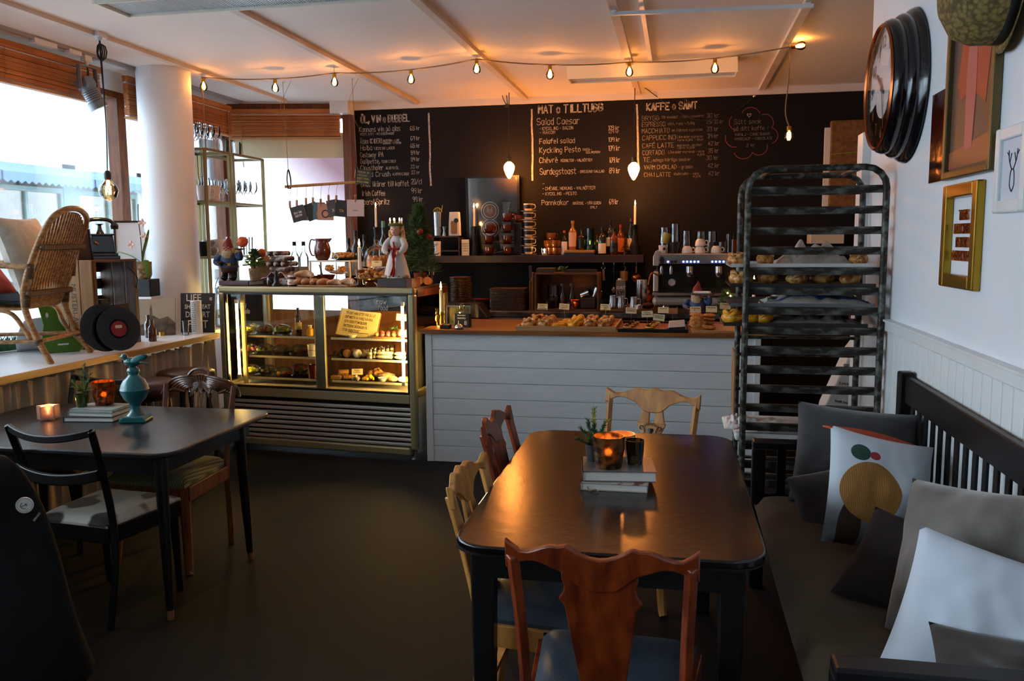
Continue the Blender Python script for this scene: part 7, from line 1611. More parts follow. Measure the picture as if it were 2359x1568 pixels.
lettering('MUSTERI-ÄK', .05, m_blackprint, ct, (x0 + .14, y0 - .0065, ch / 2), (PI / 2, PI / 2, 0), extr=.0002)
B().tube(smooth_path([(x1 + .004, y1 - .1, ch - .05), (x1 + .03, y1 - .05, ch - .12), (x1 + .004, y1 - .02, ch - .2)], 5), .006, 6).obj('rope_handle', m_blackplastic, ct)
zk = ZL + ch
tp = thing('antique_telephone', 'black antique crank telephone on the apple crate', 'telephone', (-3.8, 5.06, zk), math.radians(50)); m_bake = mat('bakelite', '0c0d10', .15, coat=.5)
B().box((0, 0, .012), (.2, .17, .024)).box((0, 0, .032), (.18, .15, .02)).obj('base', m_bake, tp, 0, .005); B().prism([(-.08, .04), (.08, .04), (.068, .16), (-.068, .16)], -.06, .06).obj('body', m_bake, tp, 0, .008)
B().box((0, 0, .163), (.15, .13, .012)).obj('top_plate', m_bake, tp, 0, .004); B().lathe([(.03, .168), (.014, .2), (.012, .225), (.03, .235)], 14).obj('cradle', m_bake, tp)
hs = B().tube(smooth_path([(-.09, 0, .235), (-.05, 0, .262), (.05, 0, .262), (.09, 0, .235)], 5), .013, 10); hs.obj('handset', m_bake, tp, 60)
for s in (-1, 1): B().lathe([(.026, .2), (.03, .225), (.016, .245)], 16, (s * .092, 0, 0)).obj('handset_cup', m_bake, tp)
B().tube([(-.03, -.062, .1), (-.03, -.085, .1), (-.05, -.088, .115)], .006, 6).obj('crank', m_brass, tp)
t = thing('easel_photo_frame', 'small wooden photo frame seen from behind on the crate', 'frame', (-3.8, 4.86, zk), 0, None, (math.radians(-12), 0, math.radians(200))); B().box((0, 0, .1), (.14, .01, .2)).obj('back_board', m_cr1, t, 0); B().box((-.072, 0, .1), (.012, .014, .205)).obj('edge', m_black, t, 0); B().bar((0, .008, .12), (.01, .09, -.018), .03, .004).obj('easel_leg', m_cr1, t)
def record(label, loc, rot, r, lab):
    t = thing('vinyl_record', label, 'record', loc, 0, None, rot); b = B().lathe([(.001, -.001), (r, -.001), (r, .001), (.001, .001)], 48); b.obj('disc', mat('vinyl', '0a0a0c', .22), t, 40)
    g = B()
    for k in range(8): rr = r * (.45 + .066 * k); g.lathe([(rr, .0011), (rr + .004, .0016), (rr + .008, .0011)], 48)
    tag(g.obj('grooves', MATS['vinyl'], t, 40), kind='stuff')
    if lab: B().lathe([(.05, .0017), (.05, .002), (.001, .002)], 28).obj('paper_label', mat('red_label', '8f1c1e', .6), t); B().at((0, .012, .0021)).slab([(-.032, 0), (.03, 0), (.02, .022), (0, .028), (-.02, .02)], 0, .0006).obj('printed_dog_and_horn', m_creamcup, t, 0) if False else B().at((0, .008, .0021)).slab(rrect(-.022, -.004, .022, .016, .006, 3), 0, .0006).obj('label_print', m_creamcup, t, 0)
    return t
rd = math.radians
record('vinyl record with red label leaning at the crate front', (-3.475, 4.75, ZL + .143), (rd(78), 0, rd(62)), .14, True); record('larger black record behind the red labelled one', (-3.537, 4.70, ZL + .155), (rd(78), 0, rd(62)), .152, False)
t = thing('cook_book', 'black cook book with gold title standing in the crate', 'book', (-3.635, 5.02, ZL), 0, None, (rd(-7), 0, rd(88))); B().box((0, .015, .14), (.22, .03, .28)).obj('cover', m_black, t, 0, .003)
for k, s in enumerate(('STORA', 'TÅTAT', 'BOKEN')): lettering(s, .042, mat('gold_foil', 'a08a3a', .4, .7), t, (.0, -.001, .235 - k * .068), extr=.0004)
B().box((.0, -.0012, .06), (.05, .001, .03)).obj('printed_motif', MATS['gold_foil'], t, 0)
t = thing('cassette_box', 'dark upright box behind the book in the crate', 'box', (-3.72, 4.93, ZL + .016)); B().box((0, 0, .15), (.05, .08, .3)).obj('box', m_black, t, 0)
for px, py, h, lb in ((352, 786, .155, 'nearer'), (334, 778, .17, 'farther')):
    p = PZ(px, py, ZL); bottle('brown glass pharmacy bottle, %s one beside the crate' % lb, p + (Vector((0, 0, 0)) if lb == 'nearer' else Vector((.02, .02, 0))), h, .028, mat('amber_pharmacy', '4a2208', .1, coat=.6), None, None, neck=.45, shoulder=.6)
t = thing('sepia_print', 'sepia street photograph leaning on the ledge', 'picture', (-3.80, 5.63, ZL), 0, None, (rd(-6), 0, rd(14))); B().box((0, 0, .135), (.27, .012, .27)).obj('canvas', mat('sepia_sky', '9a8a74', .8, col2='a8987f', scale=3), t, 0)
B().prism([(-.135, .0), (.135, .0), (.135, .09), (.08, .14), (.02, .12), (-.03, .15), (-.06, .1), (-.135, .07)], -.0075, -.0065).obj('printed_houses', mat('sepia_dark', '3f3226', .8, col2='6a5844', scale=20), t, 0); B().prism([(-.05, .1), (-.035, .1), (-.035, .19), (-.0425, .23), (-.05, .19)], -.0077, -.0066).obj('printed_tower', MATS['sepia_dark'], t, 0)
t = thing('dessert_sign', 'black sign reading LIFE IS SHORT EAT DESSERT FIRST', 'sign', (-3.6, 5.85, ZL), 0, None, (rd(-5), 0, rd(7))); B().box((0, 0, .15), (.265, .014, .3)).obj('board', mat('sign_black', '1c1513', .6), t, 0)
for s, z, sz, sx in (('LIFE', .262, .075, .95), ('IS', .255, .03, 1), ('SHORT, EAT', .195, .045, .82), ('DESSERT', .135, .062, .8), ('FIRST', .06, .085, .8)): lettering(s, sz, m_creamcup, t, (-.03 if s == 'LIFE' else .105 if s == 'IS' else 0, -.008, z), sx=sx, bold=.0008, extr=.0004)
p = PZ(394, 770, ZL); t = thing('wire_candle_holder', 'black wire candle holder with a ring and brass tealight cup', 'candle holder', p); B().lathe([(.032, 0), (.034, .03), (.03, .03), (.001, .006)], 18).obj('brass_cup', m_brass, t); B().tube(smooth_path([(-.03, 0, .01), (-.03, 0, .15), (-.02, 0, .19), (.01, 0, .2)], 5), .003, 6).obj('wire', m_blackplastic, t); B().tube([(.03 + .018 * math.cos(a * PI / 8), 0, .2 + .018 * math.sin(a * PI / 8)) for a in range(16)], .003, 5, True).obj('ring', m_blackplastic, t)
t = thing('brass_tealight', 'low brass tealight cup left of the wire holder', 'candle holder', PZ(374, 773, ZL)); B().cup([(.024, 0), (.024, .03)], .002, 16).obj('cup', m_brass, t)
p = PZ(455, 768, ZL); t = thing('pillar_candle', 'tall white pillar candle printed with lines of text', 'candle', p); B().lathe([(.04, 0), (.04, .25), (.03, .247), (.001, .24)], 24).obj('wax', mat('pillar_wax', 'dcdcd8', .6), t)
for k in range(16):
    b = B(); chalk(b, 'lorem amor vita dulcis'[k % 5:][:14], (-.018, -.0405, .022 + k * .014), (1, 0, 0), (0, 0, 1), .006, .0012, .036); tag(b.obj('printed_line', m_ink, t, 0), kind='stuff') if False else b.obj('printed_line', m_ink, t, 0)
tumbler('tall clear glass before the dessert sign', PZ(428, 772, ZL), .11, .022, .024); 
t = thing('plinth_box', 'white box under the black cube on the ledge', 'box', (-3.98, 5.775, ZL)); B().box((0, 0, .14), (.2, .15, .28)).obj('box', m_whitep, t, 0, .003)
t = thing('black_cube', 'matt black cube under the orchid pot', 'box', (-3.98, 5.775, ZL + .281)); B().box((0, 0, .065), (.16, .15, .13), .1).obj('cube', m_black, t, 0, .003)
oz_ = ZL + .411; t = thing('potted_orchid', 'orchid in a woven patterned pot on the black cube', 'plant', (-3.98, 5.76, oz_)); B().cup([(.05, 0), (.064, .03), (.066, .13)], .005, 22, wob=lambda a, z: 1 + .015 * math.sin(a * 22)).obj('pot', mat('woven_pot', 'a08c6e', .8, col2='6b5940', scale=40, kind='voronoi'), t, 40)
m_orl = mat('orchid_leaf', '4d7a22', .4)
for P in ([(0, 0, .12), (-.06, -.03, .17), (-.14, -.05, .2), (-.17, -.06, .2)], [(0, 0, .12), (.03, -.02, .2), (.07, -.03, .3), (.09, -.03, .37)], [(0, 0, .12), (.05, -.03, .14), (.075, -.05, .08), (.08, -.06, .01)], [(0, 0, .12), (-.08, .02, .13), (-.12, .0, .11)]):
    Q = smooth_path(P, 6); B().tube(Q, [.004 + .02 * math.sin(i / (len(Q) - 1) * PI) ** .7 for i in range(len(Q))], 8, flat=.2).obj('leaf', m_orl, t, 60)
B().tube(smooth_path([(0, 0, .12), (.005, -.01, .3), (-.005, -.01, .45), (.0, -.01, .56)], 6), .004, 6).obj('flower_stem', m_dkwood, t)
for x, z in ((-.06, .26), (.045, .42), (.055, .32)):
    for k in range(4): B().at((x, -.03, z), (.3, k * PI / 2, 0)).ell((0, 0, .016), (.012, .004, .018), 8, 6).obj('petal', mat('orchid_petal', 'c9a898', .6), t, 60)
t = thing('framed_print', 'black framed white print behind the orchid', 'picture', (-4.16, 5.9, ZL), 0, None, (rd(-4), 0, rd(25))); B().box((0, .004, .42), (.24, .006, .84)).obj('print', m_whitep, t, 0)
for x in (-.125, .125): B().box((x, 0, .42), (.014, .016, .86)).obj('frame_side', m_black, t, 0)
for z in (.0, .845): B().box((0, 0, z + .004), (.26, .016, .014)).obj('frame_side', m_black, t, 0)
# ================================================================== TABLE DECORATION
def book(label, c, w, d, h, rz, mc, mp=None, z=0):
    t = thing('book', label, 'book', c, rz); B().box((0, 0, h / 2), (w - .006, d - .008, h - .006)).obj('pages', mp or m_paper, t, 0)
    for zz in (.0015, h - .0015): B().box((0, 0, zz), (w, d, .003)).obj('cover', mc, t, 0)
    B().box((-w / 2 + .0015, 0, h / 2), (.003, d, h)).obj('spine', mc, t, 0); return t
TZ = .7555; c0 = Vector((-.205, 2.88, TZ))
book('floral white book at the bottom of the black table pile', c0, .225, .17, .027, .0, mat('floral_cover', 'b8b0a4', .5, col2='7a2a24', scale=16, lo=.6, hi=.66))
B().tube(smooth_path([(-.09, -.085, .012), (-.08, -.1, .003), (-.06, -.098, .008), (-.05, -.105, .003)], 4), .0022, 5).obj('twine_tail', m_string, [o for o in COL.objects if o.name.startswith('book')][-1])
book('grey photo book on top of the black table pile', c0 + Vector((.005, .035, .028)), .25, .2, .036, .12, mat('grey_photo_cover', '4a4648', .35, col2='7a7476', scale=5))
zt2 = TZ + .0645
def big_votive(label, p, h, r0, r1, m, lit, ribs=0): return votive(label, p, h, r0, r1, m, lit, ribs, 'candle_glass')
P_ = lambda px, Y, z: Vector((PY(px, 1000, Y).x, Y, z))
big_votive('large lit mercury glass tumbler on the table books', P_(1402, 2.87, zt2), .11, .044, .055, m_mercury, 1.2, 40)
m_mercl = mat('ribbed_amber_glass', 'a06a34', .2, .3, col2='e0c090', scale=18, trans=.4)
t = P_(1430, 3.08, TZ); big_votive('ribbed amber glass candle cup behind the books', t, .135, .04, .052, m_mercl, .6, 14)
big_votive('dark green glass tumbler at the right of the books', P_(1462, 2.93, zt2), .085, .028, .033, glass('smoky_green_glass', (.25, .3, .2), .05, 2.), 0, 6)
nd = .02
def spruce(label, p, h):
    t = thing('spruce_sprig', label, 'plant', p); B().cup([(.026, 0), (.032, .06)], .003, 16).obj('pot', mat('dark_pot', '1c1d20', .6), t)
    for (dx, dz, s_) in ((0, h, 1), (.045, h * .78, .7), (-.05, h * .6, .7), (.03, h * .55, .6), (-.025, h * .75, .6), (.0, h * .5, .8), (-.06, h * .42, .6), (.055, h * .42, .6)):
        b = B(); a = Vector((0, 0, .05)); e = Vector((dx, random.uniform(-.03, .03), dz)); rnd = random.Random(int(dz * 1000)); b.bar(a, e, .0025)
        for i in range(int(90 * s_)):
            q = a.lerp(e, .15 + .85 * i / (90 * s_)); dd = (Vector((rnd.uniform(-1, 1), rnd.uniform(-1, 1), rnd.uniform(-.2, .4))).normalized() + (e - a).normalized() * .9) * .0125; sd = dd.cross(Vector((.3, 1, .2))).normalized() * .003; b.add([q - sd, q + sd, q + dd], [(0, 1, 2)])
        tag(b.obj('needle_twig', m_needle2, t, 0), kind='stuff')
    return t
spruce('little spruce sprig in a dark pot on the table books', P_(1369, 2.95, zt2), .19)
# charcoal table
TL = .7455; c1 = PZ(210, 968, TL)
book('dark red book under the grey one on the charcoal table', Vector((c1.x - .0, c1.y + .06, TL)), .25, .2, .024, .12, mat('maroon_cover', '2c1a1c', .5)); book('pale grey book on top of the pile on the charcoal table', Vector((c1.x + .008, c1.y + .065, TL + .0245)), .235, .18, .02, .05, mat('pale_cover', '8a9490', .45)); book('thin patterned book topping the pile on the charcoal table', Vector((c1.x + .008, c1.y + .07, TL + .045)), .23, .17, .012, .03, mat('pattern_cover', '5a6a5c', .4, col2='b0bab4', scale=9))
zt3 = TL + .0575; PL = lambda px, Y, z: Vector((PY(px, 900, Y).x, Y, z))
yb_ = c1.y + .05; big_votive('lit copper mercury glass on the charcoal table books', PL(239, yb_ + .06, zt3), .118, .042, .056, mat('copper_mercury', '9a4a12', .2, .4, col2='3a1404', scale=55, detail=6, lo=.45, hi=.62, trans=.35), 1.2)
big_votive('small green glass tealight cup on the charcoal table books', PL(186, yb_ - .0, zt3), .06, .025, .03, mat('green_votive', '33480c', .15, coat=.5, trans=.2), 0); spruce('little spruce sprig in a dark pot on the charcoal table books', PL(193, yb_ + .1, zt3), .19)
p = PZ(112, 965, TL); t = thing('star_candle_holder', 'frosted star-shaped glass candle holder lit on the charcoal table', 'candle holder', p, .3); n = 10
P = [((.055 if i % 2 else .034) * math.cos(i * 2 * PI / n), (.055 if i % 2 else .034) * math.sin(i * 2 * PI / n)) for i in range(n)]; b = B()
vs = [(x, y, z) for z in (0, .07) for x, y in P] + [(x * .84, y * .84, z) for z in (.07, .008) for x, y in P]
for r in range(3): b.add(vs[r * n:(r + 2) * n], [(i, (i + 1) % n, n + (i + 1) % n, n + i) for i in range(n)])
b.add(vs[:n], [tuple(range(n))]).add(vs[3 * n:], [tuple(range(n))]); b.obj('star_glass', mat('frosted_glass', 'd9b8a8', .4, trans=.55), t, 0, .004); B().lathe([(.02, .009), (.02, .026), (.001, .026)], 14).obj('tealight', m_wax, t); flame(t, .026, .75, .7)
# teal bird finial
p = PZ(305, 972, TL); t = thing('bird_finial', 'teal distressed finial ornament topped with a bird', 'ornament', p + Vector((0, .03, 0)), .25); m_tealg = mat('teal_glaze', '17686c', .3, col2='0f5560', scale=7, coat=.4, bump=.1)
m_teald = mat('teal_distressed', '17666a', .4, col2='3a2418', scale=16, detail=6, lo=.6, hi=.66)
B().prism([(-.062, 0), (.062, 0), (.062, .016), (.045, .03), (-.045, .03), (-.062, .016)], -.055, .055).obj('square_foot', m_teald, t, 0, .005)
B().lathe([(.045, .03), (.03, .045), (.022, .07), (.03, .09), (.05, .11), (.064, .14), (.066, .152), (.068, .155), (.066, .158), (.062, .175), (.05, .2), (.03, .218), (.024, .225), (.026, .235), (.03, .245), (.026, .257), (.014, .264), (.001, .265)], 28).obj('urn_body', m_tealg, t, 60)
b = B().ell((-.004, 0, .288), (.04, .022, .024), 16, 10).ell((-.038, 0, .314), (.017, .014, .016), 12, 8); b.tube([(-.028, 0, .298), (-.036, 0, .31)], .014, 8); b.obj('bird_body', m_tealg, t, 60); B().tube([(-.052, 0, .314), (-.064, 0, .311)], [.005, .001], 6).obj('beak', m_tealg, t)
for s in (-1, 1): B().at((.018, s * .02, .3), (s * .3, -.35, 0)).ell((.012, 0, 0), (.036, .006, .016), 12, 8).obj('wing', m_teald, t, 60)
B().at((.05, 0, .283), (0, .1, 0)).ell((0, 0, 0), (.026, .012, .004), 10, 6).obj('tail', m_tealg, t, 60)
# ================================================================== BENCH PILLOWS
m_slate = mat('slate_velvet', '2c2b2e', .85, col2='38373a', scale=8, sheen=.5); m_velv = mat('taupe_velvet', '6e665f', .7, col2='4f4842', scale=7, sheen=.6); m_brv = mat('brown_velvet', '33281f', .75, col2='42352a', scale=6, sheen=.5); m_mar = mat('dark_maroon_fabric', '1c0d0c', .85); m_wpil = mat('white_satin_cotton', 'cdd6e2', .6, sheen=.3)
m_print = bpy.data.materials.new('printed_cushion'); m_print.use_nodes = True; nt = m_print.node_tree; N = nt.nodes; Lk = nt.links.new
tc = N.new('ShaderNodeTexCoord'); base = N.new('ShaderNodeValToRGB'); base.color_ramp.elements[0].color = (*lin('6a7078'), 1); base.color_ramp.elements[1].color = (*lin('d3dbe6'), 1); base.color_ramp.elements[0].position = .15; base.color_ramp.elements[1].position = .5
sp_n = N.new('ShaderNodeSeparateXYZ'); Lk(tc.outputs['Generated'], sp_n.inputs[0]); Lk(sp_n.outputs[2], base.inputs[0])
def blob(cx, cz, sx, sz, col, prev, col2=None):
    mp = N.new('ShaderNodeMapping'); mp.inputs['Location'].default_value = (-cx / sx, 0, -cz / sz); mp.inputs['Scale'].default_value = (1 / sx, 0, 1 / sz); Lk(tc.outputs['Generated'], mp.inputs[0])
    ln = N.new('ShaderNodeVectorMath'); ln.operation = 'LENGTH'; Lk(mp.outputs[0], ln.inputs[0]); lt = N.new('ShaderNodeMath'); lt.operation = 'LESS_THAN'; lt.inputs[1].default_value = 1; Lk(ln.outputs['Value'], lt.inputs[0])
    mx = N.new('ShaderNodeMixRGB'); Lk(lt.outputs[0], mx.inputs[0]); Lk(prev, mx.inputs[1])
    if col2:
        w = N.new('ShaderNodeTexWave'); w.inputs['Scale'].default_value = 22; w.inputs['Distortion'].default_value = 1.5; Lk(tc.outputs['Generated'], w.inputs[0]); r = N.new('ShaderNodeValToRGB'); r.color_ramp.elements[0].color = (*lin(col), 1); r.color_ramp.elements[1].color = (*lin(col2), 1); Lk(w.outputs[0], r.inputs[0]); Lk(r.outputs[0], mx.inputs[2])
    else: mx.inputs[2].default_value = (*lin(col), 1)
    return mx.outputs[0]
o1 = blob(.2, .12, .1, .26, '3a2214', base.outputs[0]); o1 = blob(.36, .46, .27, .25, '8a5526', o1, 'b8863c'); o1 = blob(.25, .78, .09, .07, '1c4a3a', o1); o1 = blob(.38, .77, .05, .035, 'a03030', o1)
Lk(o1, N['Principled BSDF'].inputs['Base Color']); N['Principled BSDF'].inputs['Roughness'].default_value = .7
m_orange = mat('orange_cotton', 'b8461c', .8, bump=.1, bscale=80)
pillow('slate_cushion', 'large slate velvet cushion in the bench corner', (.745, 3.74, .665), (rd(-15), rd(4), rd(-8)), .5, .44, .18, m_slate, seed=3, nz=.02)
pillow('dark_cushion', 'dark charcoal cushion slumped beneath the slate one', (.64, 3.52, .555), (rd(-38), rd(-14), rd(4)), .34, .26, .1, m_slate, seed=8)
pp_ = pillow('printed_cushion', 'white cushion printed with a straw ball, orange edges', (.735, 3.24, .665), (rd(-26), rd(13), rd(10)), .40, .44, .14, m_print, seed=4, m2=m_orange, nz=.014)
B().tube([(-.185 + .0, .0, .222), (-.06, .02, .19), (.06, .022, .185), (.19, .0, .218), (.03, .055, .21), (-.06, .05, .235)], .012, 6).obj('orange_flap', m_orange, pp_) if False else None
B().grid(lambda u, v: (-.195 + .39 * u, -.004 + .09 * v, .205 - .03 * math.sin(u * PI) + (.03 + .05 * math.sin(u * PI)) * v), 16, 6).obj('orange_gusset', m_orange, pp_, 70, solid=.006)
B().grid(lambda u, v: (.188 - .02 * math.sin(u * PI) + .02 * v, .0 + .06 * v, -.21 + .42 * u), 16, 5).obj('orange_gusset', m_orange, pp_, 70, solid=.006)
pillow('maroon_cushion', 'dark maroon cushion lying half hidden on the bench seat', (.74, 2.76, .555), (rd(-52), rd(10), rd(-30)), .38, .36, .11, m_mar, seed=9)
pillow('taupe_cushion', 'big crushed taupe velvet cushion against the bench back', (.80, 2.42, .70), (rd(-22), rd(-8), rd(-52)), .48, .46, .17, m_velv, seed=7, nz=.03)
pillow('white_cushion', 'bright white cushion leaning on the taupe velvet one', (.765, 2.16, .64), (rd(-30), rd(10), rd(-24)), .44, .40, .17, m_wpil, seed=12, nz=.02)
pillow('brown_cushion', 'brown velvet cushion lowest in front by the bench arm', (.80, 1.955, .575), (rd(-58), rd(4), rd(-8)), .44, .32, .1, m_brv, seed=15, nz=.02)
# ================================================================== ON THE RIGHT WALL
ck = thing('wall_clock', 'big black round wall clock with white face', 'clock', (XR, 4.29, 2.29), 0, None, (0, -PI / 2, 0)); m_ckb = mat('clock_black', '0c0c0f', .18, coat=.5)
B().lathe([(.335, 0), (.345, .012), (.335, .03), (.318, .04), (.322, .06), (.312, .075), (.298, .082), (.302, .105), (.292, .125), (.278, .135), (.272, .11)], 56, cap=False).obj('case', m_ckb, ck, 50); B().lathe([(.278, .128), (.284, .137), (.276, .145), (.268, .137)], 56, closed=True).obj('bezel', m_copper, ck, 60)
B().lathe([(.272, .118), (.001, .118)], 48).obj('dial', mat('clock_dial', 'd6dade', .5), ck); m_num = mat('numeral_black', '15151a', .5)
for n in range(1, 13):
    a = n * PI / 6; o = lettering(str(n), .075, m_num, ck, (.205 * math.cos(a), -.205 * math.sin(a) * 1.0, .119), (0, 0, -PI / 2), 'numeral', extr=.0004)
for i in range(60): a = i * PI / 30; B().bar((.248 * math.cos(a), .248 * math.sin(a), .1195), (.26 * math.cos(a), .26 * math.sin(a), .1195), .004, .0006, (0, 0, 1)).obj('minute_mark', m_num, ck, 0)
for ang_, L, w in ((math.radians(305), .13, .014), (math.radians(162), .2, .009)): B().bar((-.05 * math.cos(ang_), .05 * math.sin(ang_), .123), (L * math.cos(ang_), -L * math.sin(ang_), .123), w, .001, (0, 0, 1)).obj('hand', m_num, ck, 0)
B().lathe([(.014, .122), (.014, .127), (.001, .128)], 14).obj('hub', m_num, ck); B().lathe([(.27, .136), (.18, .139), (.001, .14)], 40).obj('glass', glass('clock_glass', (1, 1, 1), .02, .22), ck, 60)
def wallframe(name, label, yc, zc, w, h, fw, fd, mf, mp, cat='picture', mat_w=0):
    t = thing(name, label, cat, (XR, yc, zc), 0, None, (0, 0, -PI / 2))
    for s in (-1, 1): B().box((s * (w - fw) / 2, -fd / 2, 0), (fw, fd, h)).obj('frame_side', mf, t, 0, .006); B().box((0, -fd / 2, s * (h - fw) / 2), (w - 2 * fw, fd, fw)).obj('frame_side', mf, t, 0, .006)
    if mp: B().box((0, -.006, 0), (w - fw * 1.5, .006, h - fw * 1.5)).obj('picture', mp, t, 0)
    return t
m_goldf = mat('gilt_frame', 'a8842c', .28, .9); m_oldg = mat('antique_gilt', '6a5a38', .4, .6)
t = wallframe('oil_painting', 'gilt framed painting of a figure with a yellow crown and red sleeves', 3.37, 2.22, .53, .8, .03, .03, m_oldg, mat('painting_ground', '4f4640', .5, col2='6b4a38', scale=3))
for nm, pts, col in (('painted_skirt', [(-.17, -.05), (-.13, .1), (-.03, .16), (.08, .12), (.17, .02), (.14, -.16), (.06, -.12), (-.05, -.1), (-.13, -.12)], 'a8402c'), ('painted_torso', [(-.07, -.02), (-.04, .2), (.03, .2), (.04, -.1), (.02, -.3), (-.06, -.3)], 'b4605c'), ('painted_crown', [(-.07, .18), (-.08, .27), (-.04, .23), (0, .28), (.03, .22), (.06, .25), (.05, .17)], 'b59a30'), ('painted_floor', [(-.24, -.36), (.24, -.36), (.24, -.26), (-.24, -.3)], '9a5a38')): (lambda q: B().prism(pts, -.0105 - q, -.0092))({'painted_skirt': 0, 'painted_torso': .001, 'painted_crown': .002, 'painted_floor': .0005}[nm]).obj(nm, mat(nm, col, .5, col2=col, scale=9), t, 0)
t = thing('copper_plaque', 'shiny red copper plaque half behind the painting', 'plaque', (XR, 3.74, 2.005), 0, None, (0, 0, -PI / 2)); B().box((0, -.004, 0), (.28, .008, .36)).obj('sheet', mat('red_copper', '7a1f10', .12, .7, col2='4a2418', scale=5, bump=.3, bscale=9), t, 0)
t = wallframe('gold_word_frame', 'empty gold frame around cut-out words THIS KITCHEN IS FOR DANCING', 3.40, 1.605, .39, .385, .05, .03, m_goldf, None, 'frame')
for k, s in enumerate(('THIS', 'KITCHEN', 'IS FOR', 'DANCING')): lettering(s, .055, m_copper, t, (0, -.008, .075 - k * .05), sx=.8, bold=.0002, spacing=1.12, extr=.004)
t = wallframe('deer_drawing', 'white framed deer head drawing at the right edge', 2.95, 1.812, .26, .27, .04, .022, m_white, mat('pale_mount', 'cfd4de', .6)); b = B()
b.tube(smooth_path([(0, -.0095, -.07), (-.018, -.0095, -.05), (-.014, -.0095, -.01), (0, -.0095, .0), (.014, -.0095, -.01), (.018, -.0095, -.05), (0, -.0095, -.07)], 3), .002, 4)
for s in (-1, 1): b.tube(smooth_path([(s * .008, -.0095, 0), (s * .03, -.0095, .03), (s * .035, -.0095, .06)], 3), .002, 4).tube([(s * .025, -.0095, .02), (s * .012, -.0095, .05)], .0018, 4).tube([(s * .032, -.0095, .04), (s * .048, -.0095, .055)], .0018, 4)
tag(b.obj('drawn_deer', m_num, t, 40), kind='stuff')
t = thing('straw_hat', 'woven straw hat hung at the top right of the wall', 'hat', (XR - .02, 3.03, 2.38), 0, None, (0, -PI / 2, 0)); m_straw = mat('woven_straw', '8a7440', .8, col2='5c4a22', scale=60, kind='voronoi', bump=.6, bscale=90)
B().lathe([(.3, 0), (.17, .015), (.17, .1), (.15, .15), (.09, .19), (.001, .2)][1:], 32).obj('crown', m_straw, t, 60); B().lathe([(.172, .02), (.172, .045)], 32).obj('band', m_black, t); B().grid(lambda u, v: ((.168 + .03 * v) * math.cos(u * 2 * PI), (.168 + .03 * v) * math.sin(u * 2 * PI), .014 + .012 * math.sin(u * 12.566) * v), 32, 5, True).obj('brim', m_straw, t, 60, solid=.004)
# ================================================================== ON THE RACK
zl = [z + .017 for z in zs]
def sheet(label, k, m, xo=0.): 
    t = thing('baking_sheet', label, 'tray', (.62 + xo, 4.725, zl[k])); B().slab(rrect(-.36, -.25, .34, .25, .02, 3), 0, .004).obj('sheet', m, t, 0)
    for y in (-.25, .25): B().box((-.01, y, .009), (.7, .006, .018)).obj('rim', m, t, 0)
    return zl[k] + .005
ms_ = mat('steel_sheet', '6f7072', .35, .7); md_ = mat('dark_sheet', '2e2b2a', .45, .4)
z5 = sheet('pale baking sheet with buns under a linen cloth', 4, mat('white_enamel', 'c9c6c2', .4)); z6 = sheet('baking sheet of sugared buns on the rack', 5, md_); z7 = sheet('baking sheet under the blue striped towel', 6, ms_); z8 = sheet('lowest baking sheet with saffron buns poking out left', 7, md_, -.03)
wx = ('far left', 'left', 'middle', 'right', 'far right')
for i, x in enumerate((.30, .44, .90)): bun('sugared bun on the top rack sheet, %s' % ('far left', 'left', 'right')[i], (x, 4.6, z5), 'sugar', 1., i, 'buns on the rack')
for i, x in enumerate((.32, .46, .60, .73, .86)): bun('sugared bun on the second rack sheet, %s' % wx[i], (x, 4.6 + .05 * (i % 2), z6), 'sugar', 1.15, i, 'buns on the rack')
for i, x in enumerate((.28, .37, .44)): bun('saffron bun on the lowest rack sheet, %s' % ('outermost', 'middle', 'inner')[i], (x, 4.58, z8), 'saffron_knot', 1.05, i, 'buns on the rack')
def cloth(name, label, c, w, d_, h, m, seed, m2=None):
    t = thing(name, label, 'cloth', c)
    def f(u, v):
        e = max(0, math.sin(PI * u)) ** .5 * max(0, math.sin(PI * v)) ** .5
        return ((u - .5) * w, (v - .5) * d_, .004 + h * e * (.42 + .75 * abs(noise.noise(Vector((u * 4.5 + seed, v * 2.6, seed))))) + .024 * e * noise.noise(Vector((u * 12, v * 8, seed))))
    B().grid(f, 40, 24).obj('cloth', m, t, 70, solid=.003)
    if m2: B().grid(lambda u, v: (lambda p: (p[0], p[1], p[2] + .003))(f(u, .12 + .1 * v)), 40, 5).obj('stripe', m2, t, 70)
    return t
cloth('linen_cloth', 'grey linen cloth draped over buns on the top sheet', (.68, 4.72, z5), .36, .34, .13, m_linen, 2.)
cloth('striped_towel', 'white towel with blue stripe draped on the third sheet', (.70, 4.68, z7), .52, .36, .085, m_linen, 5.3, mat('blue_stripe', '2c4f8f', .9)); cloth('linen_cloth', 'crumpled linen cloth at the left of the lowest sheet', (.45, 4.62, z8 + .05), .16, .2, .08, m_linen, 9.); cloth('linen_cloth', 'long linen cloth over loaves on the lowest sheet', (.68, 4.70, z8), .42, .36, .085, mat('brown_linen', '5c4c42', .9, col2='8a8078', scale=4), 12.)
bd = tag(B().box((.62, 4.725, zl[13] + .02), (.64, .5, .04)).obj('covered_board', m_whitecloth, None, 0, .012), 'white cloth covered board low on the rack', 'board'); cloth('tea_towel', 'folded white tea towel with red stripes low on the rack', (.47, 4.66, zl[13] + .041), .34, .34, .05, m_whitecloth, 21., mat('red_stripe', '8f3a48', .9)); cloth('tea_towel', 'bunched white towel hanging out at the rack left edge', (.33, 4.7, zl[13] + .041), .16, .3, .06, m_whitecloth, 31.)
